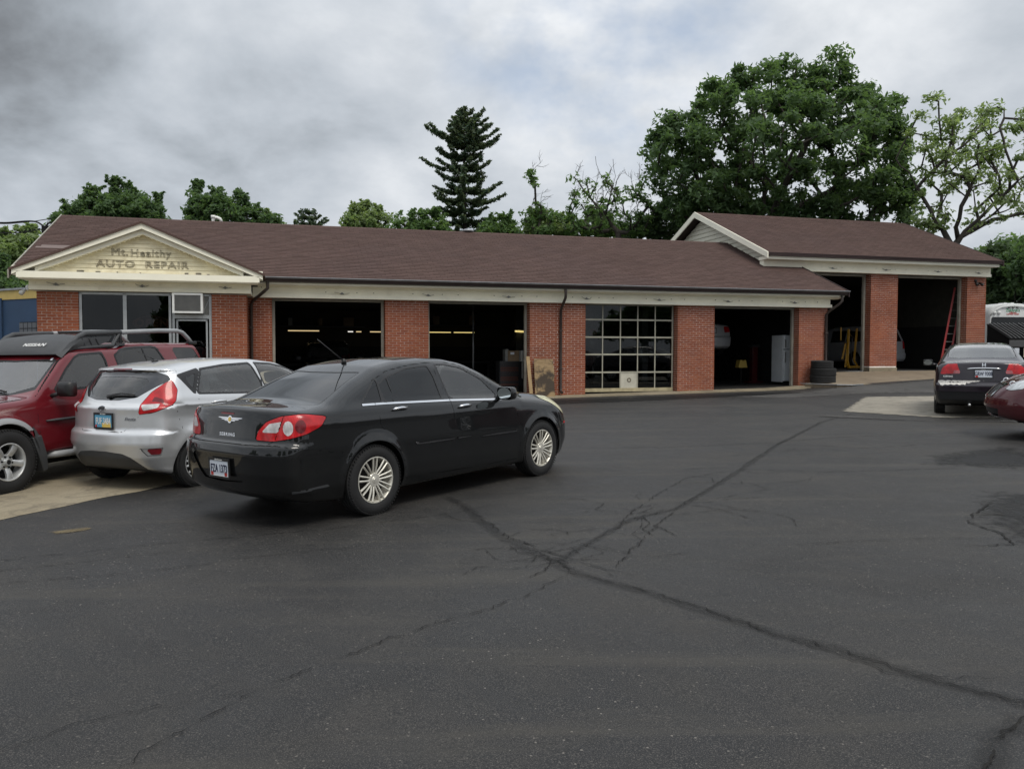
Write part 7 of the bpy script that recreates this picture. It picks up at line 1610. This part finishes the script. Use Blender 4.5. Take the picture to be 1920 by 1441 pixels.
simple('blue_wall', (.022, .055, .115), .7, bump=.3, bscale=8, var=.12, vscale=1.5); simple('yellow_band', (.52, .38, .12), .7, var=.08); simple('glass_block', (.03, .035, .045), .15); simple('grey_wood', (.10, .085, .07), .9, var=.3)
simple('bus_white', (.66, .67, .66), .35, var=.05); simple('glass_tinted_opaque', (.008, .009, .010), .25); simple('green_print', (.03, .25, .12), .5); simple('dumpster_black', (.004, .004, .0045), .85, bump=.1, spec=.15); simple('rib_grey', (.07, .07, .072), .45); simple('sign_cream', (.6, .56, .42), .7)
neighbours()
# ---------------------------------------------------------------- trees
def leafmat(name, cols, trans=.35):
    m, t, b = newmat(name); at_ = N_(t, 'ShaderNodeAttribute', attribute_name='rnd'); c = ramp(t, at_.outputs['Fac'], [(i / (len(cols) - 1), x) for i, x in enumerate(cols)])
    LK(t, c, b.inputs['Base Color']); setp(b, rough=.55, spec=.25)
    tr = N_(t, 'ShaderNodeBsdfTranslucent'); LK(t, mixc(t, 1.0, c, (1.5, 1.55, .85), 'MULTIPLY'), tr.inputs[0])
    mx = N_(t, 'ShaderNodeMixShader'); mx.inputs[0].default_value = trans; o = t.nodes['Material Output']; LK(t, b.outputs[0], mx.inputs[1]); LK(t, tr.outputs[0], mx.inputs[2]); LK(t, mx.outputs[0], o.inputs[0])
leafmat('leaf_maple', [(.068, .115, .058), (.090, .148, .070), (.115, .180, .084), (.080, .132, .072)], .5)
leafmat('leaf_dark', [(.050, .084, .042), (.068, .108, .052), (.085, .130, .060)], .45)
leafmat('leaf_light', [(.15, .21, .09), (.19, .26, .12), (.23, .29, .15), (.16, .22, .10)], .5)
leafmat('leaf_mid', [(.086, .15, .062), (.115, .19, .076), (.145, .22, .088)], .5)
leafmat('needle', [(.055, .095, .066), (.072, .115, .076), (.098, .122, .066), (.076, .108, .066)], .35)
simple('bark', (.045, .038, .032), .9, bump=.6, bscale=12, var=.3, vscale=3)
simple('bark_pale', (.10, .09, .075), .9, bump=.5, bscale=12, var=.3, vscale=3)
def leaves(centres, radii, n, size, squash=.7, long=1.35, droop=0.3):
    m = len(centres); C = np.repeat(centres, n, 0); r = np.repeat(radii, n)
    d = rng.randn(m * n, 3); d /= np.linalg.norm(d, axis=1, keepdims=True); d *= (rng.rand(m * n, 1) ** .45); d[:, 2] *= squash
    P = C + d * r[:, None]; N = rng.randn(m * n, 3) * .55 + d * .5 + np.array([0, 0, .7]); N /= np.linalg.norm(N, axis=1, keepdims=True)
    U = np.cross(N, rng.randn(m * n, 3)); U /= np.maximum(np.linalg.norm(U, axis=1, keepdims=True), 1e-6); W_ = np.cross(N, U); s = size * (.6 + .8 * rng.rand(m * n, 1))
    V = np.stack([P - U * s * long, P - W_ * s * .55 - N * s * .1, P + U * s * long * .9 - N * s * droop, P + W_ * s * .55 - N * s * .1], 1).reshape(-1, 3)
    k = np.arange(m * n) * 4; F = np.stack([k, k + 1, k + 2, k + 3], 1); rn = np.repeat(rng.rand(m), n) * .5 + rng.rand(m * n) * .5
    return V, F, rn
def leaf_object(name, V, F, rn, mat, parent, **kw):
    me = bpy.data.meshes.new(name); me.vertices.add(len(V)); me.vertices.foreach_set('co', V.ravel()); me.loops.add(F.size); me.loops.foreach_set('vertex_index', F.ravel().astype(np.int32))
    me.polygons.add(len(F)); me.polygons.foreach_set('loop_start', (np.arange(len(F)) * F.shape[1]).astype(np.int32)); me.update(calc_edges=True)
    a = me.attributes.new('rnd', 'FLOAT', 'FACE'); a.data.foreach_set('value', rn); me.materials.append(MATS[mat]); me.validate(); return link(name, me, parent, **kw)
def skeleton(base, fork, A, step=.7, up=.25, wig=.08, limbs=()):
    """grow nodes from trunk to each attractor, nearest first"""
    nodes = [np.array(base, float)]; par = [-1]; L = np.linalg.norm(np.array(fork) - base); k = max(2, int(L / step))
    for i in range(1, k + 1): nodes.append(np.array(base) + (np.array(fork) - base) * i / k + rng.randn(3) * .04); par.append(len(nodes) - 2)
    for lb in limbs:
        lb = np.array(lb, float); j = int(np.argmin(np.linalg.norm(np.array(nodes) - lb[0], axis=1)))
        for a, b in zip(lb[:-1], lb[1:]):
            n = max(1, int(np.linalg.norm(b - a) / .4))
            for q in range(1, n + 1): nodes.append(a + (b - a) * q / n + rng.randn(3) * .03); par.append(j); j = len(nodes) - 1
    order = np.argsort(np.linalg.norm(A - fork, axis=1)); ends = []
    for i in order:
        Nn = np.array(nodes); d = A[i] - Nn; dist = np.linalg.norm(d, axis=1); cost = dist + np.maximum(0, .5 * (Nn[:, 2] - A[i, 2]) + .4) * .8; cost[:max(1, k - 1)] += 50
        j = int(np.argmin(cost)); p = nodes[j]; n = max(1, int(dist[j] / step)); last = j; bend = np.array([0, 0, -up * dist[j] * .5])
        for q in range(1, n + 1):
            t = q / n; nodes.append(p + (A[i] - p) * t + bend * math.sin(math.pi * t) * .5 + (rng.randn(3) * wig if q < n else 0)); par.append(last); last = len(nodes) - 1
        ends.append(last)
    w = np.zeros(len(nodes)); 
    for e in ends: w[e] += 1
    for i in range(len(nodes) - 1, 0, -1): w[par[i]] += w[i]
    return np.array(nodes), par, w, ends
def branches(nodes, par, w, rmax, rmin=.012, pw=.5, minw=0):
    r = rmin + (rmax - rmin) * (w / w.max()) ** pw; V = []; F = []; c = 0; n = 5; a = np.arange(n) * 2 * np.pi / n; k = 0
    for i in range(1, len(nodes)):
        p, q = nodes[par[i]], nodes[i]; d = q - p; L = np.linalg.norm(d)
        if L < 1e-4: continue
        d = d / L; u = np.cross(d, [.3, .5, .81]); u /= np.linalg.norm(u); v = np.cross(d, u); r0 = min(r[par[i]], r[i] * 1.35); r1 = r[i]
        for P, rr in ((p - d * r0 * .3, r0), (q, r1)): V.append(P + rr * (np.cos(a)[:, None] * u + np.sin(a)[:, None] * v))
        for j in range(n): F.append((c + j, c + (j + 1) % n, c + n + (j + 1) % n, c + n + j))
        c += 2 * n
    return np.concatenate(V), F
def in_poly(p, poly): return sd_poly(p, poly) < 0
def tree(label, name, px, Y, trunk, nat, ncl, size, rad, mat='leaf_maple', bark='bark', rmax=.28, depth=.75, fork=None, twigs=0, group=None, squash=.7, zbot=None, cat='tree', up=.25, edge=.5, pw=.5, limbs=(), shoots=0):
    """px: silhouette seen from the lot at distance Y; the crown is as deep as it is wide"""
    O = np.array(at(*trunk, Y)); O[2] = float(ground(O[0], O[1])); poly = np.array([(at(x, y, Y)[0] - O[0], at(x, y, Y)[2] - O[2]) for x, y in px])
    lo, hi = poly.min(0), poly.max(0); A = []
    while len(A) < nat:
        p = lo + rng.rand(nat * 2, 2) * (hi - lo); s = sd_poly(p, poly)
        s = s + rad * .6 * rng.rand(len(s)) ** 1.0 - .0 * s
        for q, dd in zip(p[s < 0], np.maximum(-s[s < 0], .02)):
            yy = min(dd * 1.3 + .3, (hi[0] - lo[0]) / 2 * depth); y = rng.uniform(-1, 1) * yy; A.append((q[0], y, q[1]))
            if len(A) >= nat: break
    A = np.array(A); root = thing(name, label, cat, tuple(O), 0, group); th = at(*(fork or trunk), Y)
    fz = min(max(th[2] - O[2], .8), hi[1] * .5); nd, par, w, ends = skeleton(np.array([0, 0, -.2]), np.array([th[0] - O[0] if fork else 0, 0, fz]), A, up=up, limbs=[[(at(x, y, Y)[0] - O[0], d, at(x, y, Y)[2] - O[2]) for x, y, d in lb] for lb in limbs])
    V, F = branches(nd, par, w, rmax, pw=pw); g = G(); g.add(V, F); g.build('trunk', bark, root, smooth=True, recalc=False)
    if shoots:
        B_ = []
        for _ in range(shoots):
            q = A[rng.randint(len(A))].copy(); near = A[np.abs(A[:, 0] - q[0]) < .6]; q = near[np.argmax(near[:, 2])].copy(); h = rng.uniform(.05, .45); ln = rng.randn(2) * .22
            for j in range(5): B_.append(q + np.array([rng.randn() * .05 + ln[0] * j / 4, ln[1] * j / 4, rad * .45 + h * j / 4]))
        B_ = np.array(B_); V, F, rn = leaves(B_, np.tile([.30, .25, .19, .13, .07], shoots), 15, size * .8, .9); leaf_object('shoots', V, F, rn, mat, root, kind='stuff')
    V, F, rn = leaves(A, np.full(len(A), rad) * (.55 + .75 * rng.rand(len(A))), ncl, size, squash); leaf_object('foliage', V, F, rn, mat, root, kind='stuff')
    if twigs:
        g = G(); 
        for e in rng.choice(ends, twigs): twig(g, nd[e], .9)
        g.build('twigs', bark, root, recalc=False, kind='stuff')
    return root
def twig(g, p, L, d=None, lvl=0):
    d = np.array([rng.randn() * .35, rng.randn() * .35, 1.]) if d is None else d; d = d / np.linalg.norm(d); n = 4; pts = [np.array(p)]
    for i in range(n): d = d + rng.randn(3) * .16; d /= np.linalg.norm(d); pts.append(pts[-1] + d * L / n)
    g.tube(pts, np.linspace(.018, .006, n + 1) * (1 if lvl == 0 else .6), 3, caps=False)
    if lvl < 2:
        for i in (1, 2, 3):
            e = d + rng.randn(3) * .6; twig(g, pts[i], L * .6, e, lvl + 1)
def conifer(label, px, Y, Zt, outline, n_per=9, name='spruce_tree', seed=3, size=.10, dens=1.0, mat='needle', group=None):
    """outline: (pixel height, half width in px left, right); whorls of boughs"""
    O = np.array(at(px, 450, Y)); O[2] = float(ground(O[0], O[1])); top = at(px, Zt, Y)[2] - O[2]; root = thing(name, label, 'tree', tuple(O), 0, group)
    hz = [at(px, o[0], Y)[2] - O[2] for o in outline][::-1]; wl = [o[1] * Y / 1548 for o in outline][::-1]; wr = [o[2] * Y / 1548 for o in outline][::-1]
    g = G(); g.tube([(0, 0, -.2), (.03, 0, top * .5), (0, 0, top)], [.24, .13, .02], 8); tips = []; rad = []
    z = max(1.0, hz[0]); k = 0
    while z < top - .1:
        f = (z / top); Lmax_l, Lmax_r = np.interp(z, hz, wl), np.interp(z, hz, wr); n = n_per if f < .9 else 6
        for j in range(n):
            a = 2 * math.pi * (j + rng.rand() * .6) / n + k; ca, sa = math.cos(a), math.sin(a); L = (Lmax_r if ca > 0 else Lmax_l) * abs(ca) + (Lmax_l + Lmax_r) / 2 * (1 - abs(ca)); L *= rng.uniform(.85, 1.35) * (1 if rng.rand() > .14 else .55)
            if L < .1: continue
            steep = -.10 + .45 * max(0, f - .6) / .4; m = 6; pts = []
            for i in range(m + 1): t = i / m; pts.append(np.array([ca * L * t, sa * L * t, z + L * (steep * t - .16 * math.sin(math.pi * t * .8) + .20 * t * t)]))
            g.tube(pts, np.linspace(.035, .008, m + 1) * (1.2 - f * .6), 4, caps=False)
            q = int(max(4, L / .085))
            for i in range(q):
                t = .22 + .78 * (i + .5) / q; p = np.array([np.interp(t * m, range(m + 1), [w_[d] for w_ in pts]) for d in range(3)]); side = np.array([-sa, ca, 0]) * rng.randn() * .17 * L * (1.1 - t) ; tips.append(p + side + [0, 0, -.03]); rad.append(.10 + .10 * (1 - t))
        z += .60 if f < .86 else .36; k += 1.3
    g.build('trunk', 'bark', root, smooth=True, recalc=False); T = np.array(tips); n = int(11 * dens)
    V, F, rn = leaves(T, np.array(rad) * 1.35, n, size, .45, 1.3, .0); leaf_object('foliage', V, F, rn, mat, root, kind='stuff'); return root
def build_trees():
    big = [(1197, 285), (1212, 240), (1240, 213), (1268, 205), (1290, 160), (1330, 140), (1385, 120), (1410, 92), (1440, 102), (1480, 118), (1508, 100), (1530, 125), (1560, 95), (1590, 100), (1592, 140), (1615, 145), (1672, 152), (1690, 190), (1692, 240), (1704, 300), (1718, 360), (1710, 425), (1300, 425), (1236, 405), (1222, 350), (1203, 320)]
    tree('tall dense green maple towering behind the annex roof', 'maple_tree', big, 42, (1430, 430), 600, 92, .115, .60, 'leaf_maple', rmax=.40, fork=(1430, 430), up=.1, limbs=[[(1428, 430, 0), (1400, 350, .6), (1355, 300, 1.2), (1320, 260, 1.5)], [(1432, 430, 0), (1470, 340, -.5), (1510, 250, -1.2), (1560, 200, -1.5)], [(1430, 430, 0), (1440, 300, .5), (1430, 200, 1.0)], [(1440, 420, 0), (1530, 370, .8), (1620, 330, 1.6)], [(1420, 420, 0), (1320, 390, -.8), (1250, 340, -1.2)]])
    tree('open pale-leaved tree with dark forking limbs behind the annex at the right', 'locust_tree', [(1688, 300), (1702, 230), (1728, 178), (1780, 165), (1812, 210), (1850, 190), (1900, 185), (1960, 210), (2010, 300), (1990, 400), (1880, 430), (1800, 440), (1720, 430), (1700, 380)], 37, (1787, 470), 165, 46, .085, .42, 'leaf_light', rmax=.19, fork=(1787, 462), up=-.1, pw=.5, depth=.6, limbs=[[(1787, 455, 0), (1770, 430, .1), (1750, 391, .4), (1731, 345, .6), (1698, 287, 1.0)], [(1731, 345, .6), (1773, 295, .2), (1835, 245, -.3)], [(1698, 287, 1.0), (1722, 240, .9), (1735, 205, .8)], [(1789, 445, 0), (1835, 403, -.4), (1885, 345, -.9), (1925, 312, -1.2), (1980, 280, -1.4)], [(1789, 455, 0), (1816, 441, .5), (1850, 418, 1.0), (1900, 391, 1.6), (1950, 372, 2.0)], [(1885, 345, -.9), (1866, 291, -.8), (1862, 245, -.6), (1870, 210, -.5)], [(1787, 445, 0), (1783, 390, -.8), (1800, 330, -1.5)]])
    tree('scrubby half-dead tree with bare twigs between the spruce and the maple', 'ash_tree', [(1062, 330), (1082, 318), (1110, 350), (1140, 320), (1168, 345), (1215, 325), (1228, 400), (1210, 440), (1062, 440)], 44, (1165, 460), 70, 30, .10, .40, 'leaf_mid', rmax=.17, fork=(1165, 452), twigs=30, up=-.1, limbs=[[(1165, 449, 0), (1135, 400, .2), (1107, 370, .4), (1085, 335, .6)], [(1165, 449, 0), (1195, 415, -.2), (1210, 390, -.4)], [(1135, 400, .2), (1142, 370, -.3), (1122, 325, -.5), (1112, 298, -.5)], [(1142, 370, -.3), (1152, 330, -.2), (1148, 300, -.2)]])
    g_tree = tree('thin crooked tree with a bare stem left of the scrubby one', 'ash_tree', [(985, 318), (1002, 310), (1010, 345), (1008, 372), (1030, 385), (1052, 405), (1050, 440), (978, 440), (976, 400), (998, 375)], 44, (1020, 450), 36, 32, .10, .36, 'leaf_mid', rmax=.12, fork=(1012, 445), twigs=5)
    tree('rounded leafy tree behind the left end of the shop roof', 'maple_tree', [(92, 425), (110, 395), (135, 378), (175, 362), (222, 352), (262, 362), (290, 372), (308, 388), (312, 440), (92, 440)], 48, (200, 430), 170, 80, .11, .52, 'leaf_maple', rmax=.25, shoots=40)
    tree('leafy tree behind the roof by the white vent pipe', 'maple_tree', [(342, 425), (348, 380), (368, 358), (392, 368), (425, 366), (458, 370), (478, 392), (522, 412), (520, 440), (342, 440)], 48, (420, 430), 130, 80, .11, .50, 'leaf_maple', rmax=.25, shoots=34)
    bushes = [('pale bushy tree at the far left above the blue building', [(-60, 460), (0, 440), (30, 436), (62, 440), (84, 455), (80, 560), (-60, 570)], 33, (20, 540), 110, 'leaf_light', .5),
              ('dark bushy tree at the far left below the pale one', [(-80, 520), (0, 505), (40, 515), (60, 545), (60, 600), (-80, 600)], 30.5, (-10, 580), 70, 'leaf_maple', .5),
              ('upright light green shrub tops left of the tall spruce', [(635, 440), (642, 412), (660, 392), (700, 386), (730, 400), (735, 440)], 47, (680, 440), 60, 'leaf_light', .45),
              ('low leafy tree top beside the spruce on its left', [(728, 440), (740, 412), (790, 408), (815, 402), (840, 420), (840, 445)], 46, (790, 440), 50, 'leaf_mid', .5),
              ('low leafy tree top beside the spruce on its right', [(900, 445), (905, 415), (935, 415), (985, 430), (985, 448)], 46, (940, 440), 40, 'leaf_mid', .5),
              ('small light green tree under the bare-stemmed one', [(972, 445), (985, 420), (1015, 400), (1060, 415), (1068, 448)], 45, (1020, 440), 60, 'leaf_light', .42),
              ('dark low tree under the left side of the tall maple', [(1170, 450), (1185, 415), (1230, 400), (1280, 395), (1340, 395), (1345, 460)], 45, (1260, 440), 120, 'leaf_dark', .55),
              ('low tree tops filling the gap left of the scrubby tree', [(1050, 450), (1062, 420), (1120, 408), (1190, 425), (1190, 450)], 47, (1120, 440), 70, 'leaf_mid', .5),
              ('low tree top right of the small spruce', [(490, 425), (500, 405), (525, 410), (525, 430)], 50, (508, 425), 16, 'leaf_light', .4)]
    for lb, px, Y, tr, n, mt, rd in bushes: tree(lb, 'leafy_tree', px, Y, tr, n, 60, .10, rd * .9, mt, rmax=.15, shoots=14 + n // 5, group='low tree tops showing over the roofs')
    wall = [('dense dark tree directly right of the annex', [(1835, 500), (1845, 470), (1880, 450), (1915, 450), (1925, 700), (1835, 700)], 46, (1880, 650), 230, 'leaf_dark', .7), ('dense tree at the right edge above the minibus', [(1890, 470), (1915, 438), (1960, 420), (2040, 430), (2080, 560), (2060, 700), (1890, 700)], 44, (1970, 650), 260, 'leaf_maple', .7), ('lighter tree right of the annex gable end behind the locust', [(1822, 480), (1850, 462), (1890, 440), (1930, 445), (1930, 500), (1822, 510)], 49, (1870, 640), 60, 'leaf_mid', .6)]
    for lb, px, Y, tr, n, mt, rd in wall: tree(lb, 'leafy_tree', px, Y, tr, n, 85, .12, rd, mt, rmax=.3, group='trees behind the minibus')
    conifer('tall layered dark spruce standing behind the middle of the roof', 870, 48, 205, [(205, 2, 2), (225, 28, 36), (240, 22, 45), (262, 55, 60), (275, 45, 55), (300, 48, 28), (318, 68, 45), (335, 48, 40), (360, 68, 60), (375, 40, 75), (400, 52, 40), (420, 56, 46), (450, 60, 50)], 10, size=.085, dens=1.25)
    conifer('small dark spruce top poking over the roof left of centre', 580, 52, 392, [(392, 2, 2), (400, 14, 14), (412, 24, 26), (430, 30, 32), (450, 34, 34)], 9, size=.08)
    # the street side behind the viewer: trees that the windows and paint reflect
    src = [o for o in bpy.data.objects if o.name.startswith('maple_tree')][1]
    for i, (x, y, s) in enumerate(((-34, -18, 1.3), (-22, -20, 1.5), (-10, -17, 1.2), (2, -20, 1.4), (13, -17, 1.2), (24, -16, 1.4), (33, -8, 1.3), (37, 4, 1.4), (-38, -6, 1.3))):
        c = src.copy(); S.collection.objects.link(c); c.location = (x, y, float(ground(x, y)) - 6.5 * s); c.scale = (s, s, s); c.rotation_euler.z = i * 1.1
        c['label'] = 'leafy street tree behind the viewer'; c['group'] = 'street trees behind the viewer'
        for ch in src.children: d = ch.copy(); S.collection.objects.link(d); d.parent = c
build_trees()
sheet('grass', [(-60, 31), (-16, 27), (-9, 33), (10, 38), (22, 42), (60, 44), (60, 80), (-60, 80)], .02, 'grass_ground', .2, 1.0)
black_sedan(); silver_hatchback(); maroon_suv(); plum_sedan(); cherry_sedan()
ds = maroon_suv(dark=True); x, y = uv(-4.85, -6.4); ds.matrix_world = Matrix.Translation((x, y, .14)) @ Matrix.Rotation(math.atan2(DV[1], DV[0]), 4, 'Z')
